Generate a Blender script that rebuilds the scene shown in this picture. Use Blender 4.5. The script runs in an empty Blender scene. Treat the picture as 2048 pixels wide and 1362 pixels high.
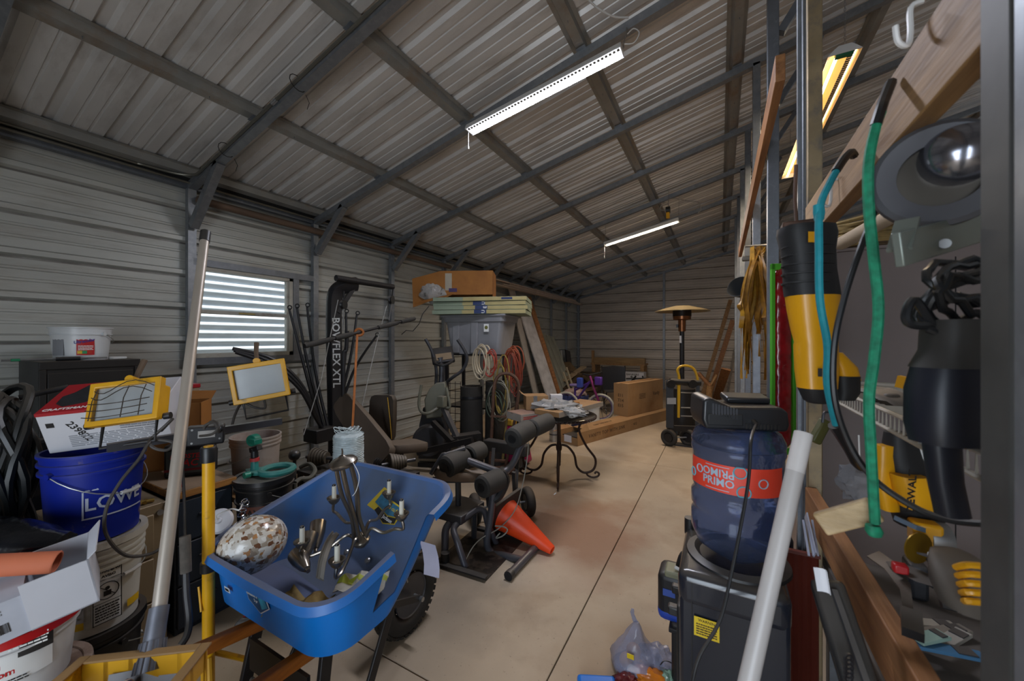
import bpy, math, random
from mathutils import Vector, Matrix, Euler, noise
random.seed(7)
R = math.radians
PI = math.pi
SC = bpy.context.scene
COL = SC.collection

# ------------------------------------------------------------------ camera
FPX, CAMZ = 760.0, 1.55                      # focal length for a 2048 px wide frame, lens height
YAW = math.atan2(416.0, FPX)                 # the shed runs along +Y; the lens looks left of it
cd = bpy.data.cameras.new('camera'); cam = bpy.data.objects.new('camera', cd); COL.objects.link(cam)
cam.location = (0, 0, CAMZ); cam.rotation_euler = (R(90), 0, YAW)
cd.sensor_width = 36; cd.lens = 36 * FPX / 2048; cd.shift_y = -3 / 2048; cd.clip_start = .02
cd.dof.use_dof = True; cd.dof.focus_distance = 2.5; cd.dof.aperture_fstop = 3.5
SC.camera = cam
# ------------------------------------------------------------------ sky, sun, daylight, exposure
w = bpy.data.worlds.new('sky'); SC.world = w; w.use_nodes = True
bg = w.node_tree.nodes['Background']; bg.inputs[0].default_value = (.72, .85, 1, 1); bg.inputs[1].default_value = 1.15
sl = bpy.data.lights.new('sun', 'SUN'); sun = bpy.data.objects.new('sun', sl); COL.objects.link(sun)
sl.energy = 5.5; sl.angle = R(2); sl.color = (1, .96, .9)
sun.rotation_euler = Vector((-.30, .12, -1)).to_track_quat('-Z', 'Y').to_euler()
# daylight that comes in through the open shed door behind the camera
dl = bpy.data.lights.new('door_daylight', 'AREA'); door_l = bpy.data.objects.new('door_daylight', dl); COL.objects.link(door_l)
dl.shape = 'RECTANGLE'; dl.size = 2.0; dl.size_y = 2.0; dl.energy = 66; dl.color = (.78, .88, 1)
door_l.location = (-.1, -1.95, 1.1); door_l.rotation_euler = (R(70), 0, 0)          # sky light falls in at a slant
SC.view_settings.view_transform = 'Standard'; SC.view_settings.look = 'None'
SC.view_settings.exposure = 0.28; SC.view_settings.gamma = 1
SC.view_settings.use_curve_mapping = False

# ------------------------------------------------------------------ helpers: places
_c = Vector((-math.sin(YAW), math.cos(YAW), 0)); _r = Vector((math.cos(YAW), math.sin(YAW), 0)); _u = Vector((0, 0, 1))
C0 = Vector((0, 0, CAMZ))
def ray(x, y): return _c + _r * ((x - 1024) / FPX) + _u * ((678 - y) / FPX)
def at(x, y, d): return C0 + ray(x, y) * d                       # d metres deep
def atX(x, y, X): v = ray(x, y); return C0 + v * (X / v.x)
def atY(x, y, Y): v = ray(x, y); return C0 + v * (Y / v.y)
def atZ(x, y, Z): v = ray(x, y); return C0 + v * ((Z - CAMZ) / v.z)

# ------------------------------------------------------------------ helpers: colours and materials
def lin(c):
    if isinstance(c, str):
        c = [int(c[i:i + 2], 16) / 255 for i in (0, 2, 4)]
    return tuple(v / 12.92 if v <= .04045 else ((v + .055) / 1.055) ** 2.4 for v in c)
M = {}
def _n(nt, t, **k):
    n = nt.nodes.new(t)
    for a, b in k.items(): setattr(n, a, b)
    return n
def mat(name, col, rough=.5, metal=0, var=.12, scale=6, bump=0, bscale=60, dust=0, dustc='8f8478', col2=None, c2lo=.5, c2hi=.62,
        c2scale=5, stretch=None, emit=0, trans=0, ior=1.45, alpha=1, coat=0, spec=.5, coord='Object'):
    """procedural surface: base colour with noise variation, optional second tone in patches, settled dust, bump"""
    if name in M: return M[name]
    m = bpy.data.materials.new(name); m.use_nodes = True; nt = m.node_tree; b = nt.nodes['Principled BSDF']; L = nt.links.new
    c = lin(col); b.inputs['Roughness'].default_value = rough; b.inputs['Metallic'].default_value = metal
    b.inputs['Specular IOR Level'].default_value = spec
    tc = _n(nt, 'ShaderNodeTexCoord'); src = tc.outputs[coord]
    if stretch:
        mp = _n(nt, 'ShaderNodeMapping'); mp.inputs['Scale'].default_value = stretch; L(src, mp.inputs[0]); src = mp.outputs[0]
    no = _n(nt, 'ShaderNodeTexNoise'); no.inputs['Scale'].default_value = scale; no.inputs['Detail'].default_value = 5; L(src, no.inputs['Vector'])
    mr = _n(nt, 'ShaderNodeMapRange'); mr.inputs[1].default_value = .3; mr.inputs[2].default_value = .7
    mr.inputs[3].default_value = 1 - var; mr.inputs[4].default_value = 1 + var; L(no.outputs[0], mr.inputs[0])
    mx = _n(nt, 'ShaderNodeMix', data_type='RGBA', blend_type='MULTIPLY'); mx.inputs[0].default_value = 1
    mx.inputs[6].default_value = (*c, 1); L(mr.outputs[0], mx.inputs[7]); out = mx.outputs[2]
    if col2:
        n2 = _n(nt, 'ShaderNodeTexNoise'); n2.inputs['Scale'].default_value = c2scale; n2.inputs['Detail'].default_value = 7
        n2.inputs['Roughness'].default_value = .65; L(src, n2.inputs['Vector'])
        r2 = _n(nt, 'ShaderNodeMapRange'); r2.inputs[1].default_value = c2lo; r2.inputs[2].default_value = c2hi; L(n2.outputs[0], r2.inputs[0])
        m2 = _n(nt, 'ShaderNodeMix', data_type='RGBA'); L(r2.outputs[0], m2.inputs[0]); L(out, m2.inputs[6]); m2.inputs[7].default_value = (*lin(col2), 1); out = m2.outputs[2]
    if dust:
        ge = _n(nt, 'ShaderNodeNewGeometry'); sp = _n(nt, 'ShaderNodeSeparateXYZ'); L(ge.outputs['Normal'], sp.inputs[0])
        r3 = _n(nt, 'ShaderNodeMapRange'); r3.inputs[1].default_value = .25; r3.inputs[2].default_value = .95; r3.inputs[4].default_value = dust; L(sp.outputs[2], r3.inputs[0])
        m4 = _n(nt, 'ShaderNodeMath', operation='MULTIPLY'); L(r3.outputs[0], m4.inputs[0]); L(mr.outputs[0], m4.inputs[1])
        m3 = _n(nt, 'ShaderNodeMix', data_type='RGBA'); L(m4.outputs[0], m3.inputs[0]); L(out, m3.inputs[6]); m3.inputs[7].default_value = (*lin(dustc), 1); out = m3.outputs[2]
    L(out, b.inputs['Base Color'])
    if bump:
        nb = _n(nt, 'ShaderNodeTexNoise'); nb.inputs['Scale'].default_value = bscale; nb.inputs['Detail'].default_value = 4; L(src, nb.inputs['Vector'])
        bu = _n(nt, 'ShaderNodeBump'); bu.inputs['Strength'].default_value = bump; bu.inputs['Distance'].default_value = .01
        L(nb.outputs[0], bu.inputs['Height']); L(bu.outputs[0], b.inputs['Normal'])
    if emit:
        b.inputs['Emission Color'].default_value = (*c, 1); b.inputs['Emission Strength'].default_value = emit
    if trans: b.inputs['Transmission Weight'].default_value = trans; b.inputs['IOR'].default_value = ior
    if coat: b.inputs['Coat Weight'].default_value = coat; b.inputs['Coat Roughness'].default_value = .1
    if alpha < 1: b.inputs['Alpha'].default_value = alpha
    M[name] = m; return m
def wood(name, col, col2, axis=1, rough=.6, s=1.0):
    st = [9, 9, 9]; st[axis] = .7
    return mat(name, col, rough, var=.22, scale=5 * s, stretch=tuple(st), col2=col2, c2lo=.42, c2hi=.7, c2scale=3 * s, bump=.15, bscale=14)

# ------------------------------------------------------------------ helpers: meshes
def catmull(P, n=6, closed=False):
    P = [Vector(p) for p in P]; out = []; N = len(P)
    for i in range(N if closed else N - 1):
        g = (lambda k: P[k % N]) if closed else (lambda k: P[min(max(k, 0), N - 1)])
        a, b, c, d = g(i - 1), g(i), g(i + 1), g(i + 2)
        for k in range(n):
            t = k / n
            out.append(.5 * (2 * b + (c - a) * t + (2 * a - 5 * b + 4 * c - d) * t * t + (3 * b - a - 3 * c + d) * t ** 3))
    if not closed: out.append(P[-1])
    return out
def frame(z, up=None):
    z = Vector(z).normalized(); up = Vector(up) if up else (Vector((0, 0, 1)) if abs(z.z) < .95 else Vector((0, 1, 0)))
    x = up.cross(z).normalized(); y = z.cross(x)
    return Matrix((x, y, z)).transposed()
def TM(loc=(0, 0, 0), rot=(0, 0, 0)): return Matrix.Translation(Vector(loc)) @ Euler([R(a) for a in rot]).to_matrix().to_4x4()
class MB:
    def __init__(s): s.v = []; s.f = []
    def add(s, vs, fs):
        o = len(s.v); s.v += [Vector(p) for p in vs]; s.f += [tuple(i + o for i in f) for f in fs]; return s
    def box(s, c, d, m=None, taper=None):
        """centre, size; m = extra matrix; taper = (sx, sy) of the top"""
        x, y, z = d[0] / 2, d[1] / 2, d[2] / 2; tx, ty = taper or (1, 1)
        vs = [(-x, -y, -z), (x, -y, -z), (x, y, -z), (-x, y, -z), (-x * tx, -y * ty, z), (x * tx, -y * ty, z), (x * tx, y * ty, z), (-x * tx, y * ty, z)]
        c = Vector(c); vs = [Vector(p) + c for p in vs]
        if m: vs = [m @ p for p in vs]
        return s.add(vs, [(3, 2, 1, 0), (4, 5, 6, 7), (0, 1, 5, 4), (1, 2, 6, 5), (2, 3, 7, 6), (3, 0, 4, 7)])
    def span(s, a, b):
        a, b = Vector(a), Vector(b); return s.box((a + b) / 2, [abs(v) for v in (b - a)])
    def beam(s, p, q, wd, ht, up=None):
        """rectangular bar from p to q"""
        p, q = Vector(p), Vector(q); Q = frame(q - p, up).to_4x4(); Q.translation = (p + q) / 2
        return s.box((0, 0, 0), (wd, ht, (q - p).length), Q)
    def tube(s, P, r, n=8, closed=False, caps=True):
        P = [Vector(p) for p in P]; N = len(P); rr = r if isinstance(r, (list, tuple)) else [r] * N
        T = []
        for i in range(N):
            a = P[i - 1] if (i or closed) else P[0]; b = P[(i + 1) % N] if (i < N - 1 or closed) else P[-1]
            T.append((b - a).normalized() if (b - a).length > 1e-9 else Vector((0, 0, 1)))
        Q = frame(T[0]); x = Q.col[0].copy(); rings = []
        for i in range(N):
            x = (x - T[i] * x.dot(T[i])); x = x.normalized() if x.length > 1e-6 else frame(T[i]).col[0].copy()
            y = T[i].cross(x)
            rings.append([P[i] + (x * math.cos(2 * PI * k / n) + y * math.sin(2 * PI * k / n)) * rr[i] for k in range(n)])
        return s.loft(rings, closed, caps)
    def loft(s, rings, closed=False, caps=True, wrap=True):
        o = len(s.v); n = len(rings[0]); N = len(rings)
        for g in rings: s.v += [Vector(p) for p in g]
        for i in range(N if closed else N - 1):
            a, b = o + i * n, o + ((i + 1) % N) * n
            for k in range(n if wrap else n - 1): s.f.append((a + k, a + (k + 1) % n, b + (k + 1) % n, b + k))
        if caps and not closed and wrap:
            s.f.append(tuple(o + k for k in reversed(range(n)))); s.f.append(tuple(o + (N - 1) * n + k for k in range(n)))
        return s
    def cyl(s, p, q, r, r2=None, n=14): return s.tube([p, q], [r, r if r2 is None else r2], n)
    def lathe(s, prof, m=None, n=24, closed=False, ang=2 * PI):
        m = m or Matrix(); full = abs(ang - 2 * PI) < 1e-6
        rings = [[m @ Vector((max(r, 1e-4) * math.cos(ang * k / n), max(r, 1e-4) * math.sin(ang * k / n), z)) for k in range(n if full else n + 1)] for r, z in prof]
        return s.loft(rings, closed, caps=full and not closed, wrap=full)
    def prism(s, poly, h, m=None):
        """polygon in local xy pushed from z=0 to z=h"""
        m = m or Matrix(); n = len(poly)
        vs = [m @ Vector((p[0], p[1], 0)) for p in poly] + [m @ Vector((p[0], p[1], h)) for p in poly]
        return s.add(vs, [tuple(reversed(range(n))), tuple(range(n, 2 * n))] + [(k, (k + 1) % n, n + (k + 1) % n, n + k) for k in range(n)])
    def sheet(s, grid, th=0.0):
        """surface through a grid of points; th gives it thickness"""
        nr, nc = len(grid), len(grid[0])
        if not th:
            return s.loft(grid, caps=False, wrap=False)
        G = [[Vector(p) for p in row] for row in grid]; back = []
        for i in range(nr):
            row = []
            for j in range(nc):
                a = G[min(i + 1, nr - 1)][j] - G[max(i - 1, 0)][j]; b = G[i][min(j + 1, nc - 1)] - G[i][max(j - 1, 0)]
                nn = b.cross(a); row.append(G[i][j] - (nn.normalized() if nn.length > 1e-12 else Vector((0, 0, 1))) * th)
            back.append(row)
        o = len(s.v)
        for row in G + back: s.v += row
        B = o + nr * nc; ix = lambda i, j: o + i * nc + j; jx = lambda i, j: B + i * nc + j
        for i in range(nr - 1):
            for j in range(nc - 1):
                s.f.append((ix(i, j), ix(i, j + 1), ix(i + 1, j + 1), ix(i + 1, j))); s.f.append((jx(i, j), jx(i + 1, j), jx(i + 1, j + 1), jx(i, j + 1)))
        ed = [(0, j) for j in range(nc)] + [(i, nc - 1) for i in range(1, nr)] + [(nr - 1, j) for j in range(nc - 2, -1, -1)] + [(i, 0) for i in range(nr - 2, 0, -1)]
        for k in range(len(ed)):
            a, b = ed[k], ed[(k + 1) % len(ed)]; s.f.append((ix(*b), ix(*a), jx(*a), jx(*b)))
        return s
    def xf(s, m):
        s.v = [m @ p for p in s.v]; return s
    def build(s, name, m, parent=None, world=False, bevel=0, smooth=True, ang=38, seg=2, fix=True, **props):
        me = bpy.data.meshes.new(name)
        vs = s.v
        if world and parent is not None:
            inv = WM[parent.name].inverted(); vs = [inv @ p for p in vs]
        me.from_pydata([tuple(p) for p in vs], [], s.f); me.validate()
        if fix:
            import bmesh
            bm = bmesh.new(); bm.from_mesh(me); bmesh.ops.recalc_face_normals(bm, faces=bm.faces); bm.to_mesh(me); bm.free()
        if smooth:
            me.shade_smooth(); me.set_sharp_from_angle(angle=R(ang))
        me.materials.append(m)
        o = bpy.data.objects.new(name, me); COL.objects.link(o)
        WM[o.name] = Matrix()
        if parent is not None: o.parent = parent; WM[o.name] = WM[parent.name]
        if bevel:
            bv = o.modifiers.new('bevel', 'BEVEL'); bv.width = bevel; bv.segments = seg; bv.limit_method = 'ANGLE'; bv.angle_limit = R(40)
        for k, v in props.items(): o[k] = v
        return o
WM = {}                                                    # world matrix of each built object
def thing(name, label, cat, loc=(0, 0, 0), rot=(0, 0, 0), group=None, m=None):
    o = bpy.data.objects.new(name, None); COL.objects.link(o); o.empty_display_size = .05
    mw = m if m is not None else TM(loc, rot); o.matrix_world = mw; WM[o.name] = mw.copy()
    o['label'] = label; o['category'] = cat
    if group: o['group'] = group
    return o
def struct(name):
    o = bpy.data.objects.new(name, None); COL.objects.link(o); o.empty_display_size = .05; o['kind'] = 'structure'; WM[o.name] = Matrix(); return o
def tag(o, label, cat, group=None):
    o['label'] = label; o['category'] = cat
    if group: o['group'] = group
    return o
def copy_tree(root, mw, label, group=None):
    c = root.copy(); COL.objects.link(c); c.matrix_world = mw; WM[c.name] = mw.copy(); c['label'] = label
    if group: c['group'] = group
    for ch in root.children:
        k = ch.copy(); COL.objects.link(k); k.parent = c; WM[k.name] = mw.copy()
        for g in ch.children: j = g.copy(); COL.objects.link(j); j.parent = k
    return c
def lettering(txt, size, m4, material, parent, name='lettering', ext=.0006, world=True, wrap=None, align='CENTER', sx=1.0, shear=0, spacing=1.0):
    """flat print as thin raised letters; wrap = (radius, matrix): bend around a cylinder whose axis is local y"""
    cu = bpy.data.curves.new(name, 'FONT'); cu.body = txt; cu.size = size; cu.align_x = align; cu.align_y = 'CENTER'; cu.extrude = ext; cu.shear = shear
    cu.resolution_u = 2; cu.offset = size * .016; cu.space_character = spacing
    t = bpy.data.objects.new(name, cu); COL.objects.link(t)
    me = bpy.data.meshes.new_from_object(t); COL.objects.unlink(t); bpy.data.objects.remove(t)
    inv = WM[parent.name].inverted() if (parent is not None and world) else Matrix()
    for v in me.vertices:
        p = v.co.copy(); p.x *= sx
        if wrap:
            a = p.x / wrap; rr = wrap + p.z; p = Vector((rr * math.sin(a), p.y, rr * math.cos(a) - wrap))
        v.co = inv @ (m4 @ p)
    me.materials.clear(); me.materials.append(material); me.name = name
    o = bpy.data.objects.new(name, me); COL.objects.link(o); o.parent = parent; WM[o.name] = WM[parent.name]
    return o
def face_m(o, xdir, ydir):
    """matrix whose local x, y lie along xdir, ydir at o: for print on a face"""
    x = Vector(xdir).normalized(); z = x.cross(Vector(ydir)).normalized(); y = z.cross(x)
    m = Matrix((x, y, z)).transposed().to_4x4(); m.translation = Vector(o); return m
def patch(name, m4, wd, ht, material, parent, off=.0006, world=True, wrap=None, nseg=10, poly=None, th=.0005):
    """a printed label: thin sheet on a face, or bent round a cylinder of radius wrap"""
    b = MB()
    if wrap:
        g = []
        for j in range(2):
            row = []
            for k in range(nseg + 1):
                a = (k / nseg - .5) * wd / wrap; rr = wrap + off
                row.append(m4 @ Vector((rr * math.sin(a), (j - .5) * ht, rr * math.cos(a) - wrap)))
            g.append(row)
        b.sheet(g)
    elif poly: b.prism(poly, th, m4 @ Matrix.Translation((0, 0, off)))
    else: b.box((0, 0, off + th / 2), (wd, ht, th), m4)
    return b.build(name, material, parent, world=world)
# ================================================================== materials of the shell
def panel_mat(name, base, stain, axis):
    m = mat(name, base, .45, .25, var=.16, scale=2.2, col2=stain, c2lo=.52, c2hi=.78, c2scale=3.4, bump=.05, bscale=40,
            stretch=(1, .35, 2.2) if axis == 1 else ((.35, 1, 2.2) if axis == 0 else (.4, 1.6, 1)))
    return m
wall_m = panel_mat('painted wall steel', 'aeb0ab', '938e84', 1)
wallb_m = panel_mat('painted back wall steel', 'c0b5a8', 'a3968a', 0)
roof_m = panel_mat('painted roof steel', 'cccbc9', 'a8a49f', 2)
def grime_shade_lines(m, lo, hi, amt, axis=2):
    """brown grime and painted-in rib shadow along the lower edge of each wall rib"""
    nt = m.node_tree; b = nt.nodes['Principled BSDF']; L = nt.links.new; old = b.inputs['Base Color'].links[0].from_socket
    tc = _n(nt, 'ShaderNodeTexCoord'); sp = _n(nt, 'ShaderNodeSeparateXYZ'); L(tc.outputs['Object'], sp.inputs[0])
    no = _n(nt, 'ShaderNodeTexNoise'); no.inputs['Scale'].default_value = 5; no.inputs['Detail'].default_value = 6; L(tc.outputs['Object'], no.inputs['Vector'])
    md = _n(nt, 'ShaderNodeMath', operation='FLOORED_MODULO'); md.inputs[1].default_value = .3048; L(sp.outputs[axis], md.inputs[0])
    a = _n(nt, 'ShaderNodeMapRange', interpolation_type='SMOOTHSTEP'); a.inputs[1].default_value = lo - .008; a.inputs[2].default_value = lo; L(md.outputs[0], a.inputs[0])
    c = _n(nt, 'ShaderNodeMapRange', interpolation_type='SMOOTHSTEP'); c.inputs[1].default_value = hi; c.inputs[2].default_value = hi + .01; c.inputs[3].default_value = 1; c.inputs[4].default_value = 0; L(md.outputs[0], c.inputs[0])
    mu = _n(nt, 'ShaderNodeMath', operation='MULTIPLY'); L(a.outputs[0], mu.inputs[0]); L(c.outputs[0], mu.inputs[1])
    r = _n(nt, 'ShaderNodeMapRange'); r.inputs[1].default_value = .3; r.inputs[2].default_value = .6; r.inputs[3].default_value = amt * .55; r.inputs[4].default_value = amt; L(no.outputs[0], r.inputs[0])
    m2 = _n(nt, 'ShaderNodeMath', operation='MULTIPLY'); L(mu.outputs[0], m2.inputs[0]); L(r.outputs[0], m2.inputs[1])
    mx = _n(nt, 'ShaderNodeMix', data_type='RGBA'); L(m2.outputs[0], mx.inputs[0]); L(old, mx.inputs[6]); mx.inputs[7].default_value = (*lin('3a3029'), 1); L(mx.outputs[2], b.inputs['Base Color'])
grime_shade_lines(wall_m, .294, .3048, .75); grime_shade_lines(wallb_m, .290, .3048, .85)  # grime colour also carries the shade line under each rib, both walls
galv = mat('galvanised steel', '878c92', .42, .6, var=.12, scale=14, col2='979ca1', c2lo=.5, c2hi=.75, c2scale=25)
galv_d = mat('dull galvanised steel', '747980', .45, .6, var=.12, scale=14, col2='858b90', c2lo=.55, c2hi=.75, c2scale=25)
galv_r = mat('rust tinted purlin steel', '93938f', .40, .4, var=.12, scale=6, col2='8a7c6e', c2lo=.5, c2hi=.66, c2scale=3)
dark_gap = mat('dark joint filler', '2a251f', .9)
conc = mat('broom finished concrete', 'a3917a', .62, var=.14, scale=1.6, col2='8a745c', c2lo=.50, c2hi=.74, c2scale=1.1, bump=.07, bscale=90)
def conc_nodes():
    nt = conc.node_tree; b = nt.nodes['Principled BSDF']; L = nt.links.new; old = b.inputs['Base Color'].links[0].from_socket
    tc = _n(nt, 'ShaderNodeTexCoord')
    # rust coloured spill near the aisle
    def blot(cx, cy, rx, ry, colr, amt, prev):
        mp = _n(nt, 'ShaderNodeMapping'); mp.inputs['Location'].default_value = (-cx / rx, -cy / ry, 0); mp.inputs['Scale'].default_value = (1 / rx, 1 / ry, 0); L(tc.outputs['Object'], mp.inputs[0])
        ln = _n(nt, 'ShaderNodeVectorMath', operation='LENGTH'); L(mp.outputs[0], ln.inputs[0])
        no = _n(nt, 'ShaderNodeTexNoise'); no.inputs['Scale'].default_value = 3.5; no.inputs['Detail'].default_value = 6; L(tc.outputs['Object'], no.inputs['Vector'])
        ad = _n(nt, 'ShaderNodeMath', operation='MULTIPLY_ADD'); L(no.outputs[0], ad.inputs[0]); ad.inputs[1].default_value = 1.3; L(ln.outputs['Value'], ad.inputs[2])
        mr = _n(nt, 'ShaderNodeMapRange'); mr.inputs[1].default_value = 1.75; mr.inputs[2].default_value = 1.15; mr.inputs[3].default_value = 0; mr.inputs[4].default_value = amt; L(ad.outputs[0], mr.inputs[0])
        mx = _n(nt, 'ShaderNodeMix', data_type='RGBA'); L(mr.outputs[0], mx.inputs[0]); L(prev, mx.inputs[6]); mx.inputs[7].default_value = (*lin(colr), 1); return mx.outputs[2]
    o = blot(-1.0, 2.95, .62, .75, '7d5238', .7, old)
    o = blot(-1.6, 3.6, .8, .5, '8a6a4a', .5, o)
    o = blot(-.3, 1.75, .5, .45, '8d7355', .55, o)
    o = blot(-2.4, 1.9, 1.5, .5, '5f5348', .5, o)
    o = blot(-1.2, 2.35, .5, .3, 'b9ac98', .5, o)
    # fine dark specks
    n3 = _n(nt, 'ShaderNodeTexNoise'); n3.inputs['Scale'].default_value = 55; n3.inputs['Detail'].default_value = 3; L(tc.outputs['Object'], n3.inputs['Vector'])
    r3 = _n(nt, 'ShaderNodeMapRange'); r3.inputs[1].default_value = .66; r3.inputs[2].default_value = .74; r3.inputs[4].default_value = .5; L(n3.outputs[0], r3.inputs[0])
    m3 = _n(nt, 'ShaderNodeMix', data_type='RGBA'); L(r3.outputs[0], m3.inputs[0]); L(o, m3.inputs[6]); m3.inputs[7].default_value = (*lin('4d4136'), 1)
    L(m3.outputs[2], b.inputs['Base Color'])
conc_nodes()
clear_glass = mat('window glass', 'f2f6f6', .02, trans=1, var=0, ior=1.1)
alu = mat('dirty white window frame', 'aaa79c', .5, .1, col2='857a6a', c2lo=.55, c2hi=.75, c2scale=9)

# ================================================================== floor: slabs parted by saw-cut joints
XL, YB, YF, XR = -4.31, 12.6, -2.0, 6.2                       # left wall, back wall, front end, right wall
EAVE, SLOPE = 3.05, .2425
def roof_z(X): return EAVE + SLOPE * (X - XL) if X < 4.0 else EAVE + SLOPE * (8.0 - X - XL)
fl = struct('floor')
MB().span((XL - .3, YF - 3, -.12), (XR + .3, YB + .3, -.012)).build('slab_base', dark_gap, fl)
xs = [XL - .2, -.69, 2.9, XR + .2]; ys = [YF - 3, 1.33, 4.95, 8.6, YB + .2]
for i in range(3):
    for j in range(4):
        g = .003
        MB().span((xs[i] + g, ys[j] + g, -.03), (xs[i + 1] - g, ys[j + 1] - g, 0)).build('slab', conc, fl, bevel=.003, seg=1)

# ================================================================== ribbed steel sheets
WALL_RIB = ((0, 0), (.014, .034), (.050, .034), (.064, 0), (.130, 0), (.136, .006), (.150, .006), (.156, 0), (.212, 0), (.218, .006), (.232, .006), (.238, 0))
ROOF_RIB = ((0, 0), (.012, .020), (.062, .026), (.082, 0), (.136, 0), (.140, .007), (.152, .007), (.156, 0), (.218, 0), (.222, .007), (.234, .007), (.238, 0))
def rib_profile(length, pitch=.3048, flip=1, phase=0.0, rib=WALL_RIB):
    """(u, height) points along the sheet's width: a bold rib each foot, two low ribs between"""
    pts = []; u = -(phase % pitch); L0 = length; full = []
    while u < length + pitch:
        for a, h in rib:
            full.append((u + a, h * flip))
        u += pitch
    def hgt(x):
        for (a, p), (b, q) in zip(full, full[1:]):
            if a <= x <= b: return p + (q - p) * (x - a) / max(b - a, 1e-9)
        return 0
    return [(0, hgt(0))] + [q for q in full if 1e-5 < q[0] < length - 1e-5] + [(length, hgt(length))]
def ribbed(origin, wdir, ldir, ndir, width, length, off=0, rib=WALL_RIB):
    o, wd, ld, nd = Vector(origin), Vector(wdir), Vector(ldir), Vector(ndir)
    pr = rib_profile(width, phase=off, rib=rib)
    A = [o + wd * u + nd * h for u, h in pr]
    return MB().loft([A, [p + ld * length for p in A]], caps=False, wrap=False)
wl = struct('wall_left')
WY0, WY1, WZ0, WZ1 = 1.66, 2.60, 1.37, 2.235                  # window opening
def wl_piece(y0, y1, z0, z1):
    z = z0
    while z < z1 - .01:
        zz = min(z + .9144, z1)
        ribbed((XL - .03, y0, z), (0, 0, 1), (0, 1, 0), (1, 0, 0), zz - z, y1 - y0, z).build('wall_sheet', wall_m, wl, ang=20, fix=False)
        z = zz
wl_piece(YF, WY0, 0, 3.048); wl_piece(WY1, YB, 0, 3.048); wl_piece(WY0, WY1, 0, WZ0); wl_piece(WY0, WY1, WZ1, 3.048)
# posts, knee braces and girts of the frames
PY = [1.62 + 1.22 * n for n in range(-3, 10)]
T = .064
for y in PY:
    yy = min(y, YB - .05)
    MB().span((XL + .005, yy, 0), (XL + .005 + T * .85, yy + T, 2.98)).build('post', galv, wl)
    if yy < YB - .3:
        MB().beam((XL + .085, yy + .032, 2.58), (XL + .56, yy + .032, 3.06), .066, T, (0, 1, 0)).build('knee_brace', galv, wl)
MB().span((XL - .01, YF, 2.93), (XL + .05, YB, 2.99)).build('eave_rail', galv_d, wl)
MB().span((XL - .01, YF, 3.0), (XL + .02, YB, 3.05)).build('eave_trim', mat('dark eave steel', '4b4a48', .5, .5), wl)
MB().span((XL - .08, YB - .02, 0), (XL + .07, YB + .08, 3.1)).build('corner_post', galv_d, wl)
# the sliding window
wn = struct('window_1')
def fr(a, b, m=alu, name='window_frame'): return MB().span(a, b).build(name, m, wn, bevel=.003)
fx0, fx1 = XL - .05, XL + .045
fr((fx0, WY0, WZ1 - .035), (fx1, WY1, WZ1)); fr((fx0, WY0, WZ0), (fx1, WY1, WZ0 + .045)); fr((fx0, WY0, WZ0), (fx1, WY0 + .03, WZ1)); fr((fx0, WY1 - .045, WZ0), (fx1, WY1, WZ1))
zm = 1.81
MB().span((XL - .03, WY0 + .03, zm - .018), (XL + .03, WY1 - .045, zm + .018)).build('meeting_rail', alu, wn, bevel=.003)
MB().span((XL + .03, 2.05, zm - .006), (XL + .036, 2.20, zm + .004)).build('rail_sticker', mat('yellow sticker', 'b39a3a', .5), wn)
MB().span((XL + .005, WY1 - .06, WZ0 + .045), (XL + .03, WY1 - .045, WZ1 - .035)).build('sash_stile', alu, wn)
MB().span((XL - .012, WY0 + .03, zm), (XL - .008, WY1 - .045, WZ1 - .035)).build('pane', clear_glass, wn)
MB().span((XL + .010, WY0 + .03, WZ0 + .045), (XL + .014, WY1 - .045, zm)).build('pane', clear_glass, wn)
# galvanised framing round the window
MB().span((XL + .005, WY0, WZ1), (XL + .06, 2.84, WZ1 + .064)).build('girt', galv_d, wl); MB().span((XL + .005, WY0, WZ0 - .064), (XL + .06, 2.84, WZ0)).build('girt', galv_d, wl)
MB().span((XL + .005, WY1, WZ0), (XL + .055, WY1 + .064, WZ1)).build('jamb_stud', galv_d, wl)
# back wall
wb = struct('wall_back')
z = 0
while z < 5.4:
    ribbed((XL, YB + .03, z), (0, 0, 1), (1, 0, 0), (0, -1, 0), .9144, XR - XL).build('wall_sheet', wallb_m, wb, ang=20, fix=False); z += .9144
for x in (-1.55, 1.5, 3.6):
    MB().span((x, YB - .07, 0), (x + T, YB - .005, roof_z(x) - .1)).build('post', galv, wb)
# right and front ends (the front stays open at the wide door behind the camera)
wr = struct('wall_right')
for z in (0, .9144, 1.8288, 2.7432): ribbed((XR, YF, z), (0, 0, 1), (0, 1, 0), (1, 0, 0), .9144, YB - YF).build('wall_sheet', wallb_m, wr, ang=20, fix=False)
wf = struct('wall_front')
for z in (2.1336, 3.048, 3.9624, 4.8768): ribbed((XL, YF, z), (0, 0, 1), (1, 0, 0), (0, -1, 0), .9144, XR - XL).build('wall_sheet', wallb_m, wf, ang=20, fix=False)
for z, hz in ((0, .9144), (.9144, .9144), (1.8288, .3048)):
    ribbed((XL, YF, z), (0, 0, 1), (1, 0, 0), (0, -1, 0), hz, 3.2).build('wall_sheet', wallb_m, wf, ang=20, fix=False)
    ribbed((.95, YF, z), (0, 0, 1), (1, 0, 0), (0, -1, 0), hz, XR - .95).build('wall_sheet', wallb_m, wf, ang=20, fix=False)

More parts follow.
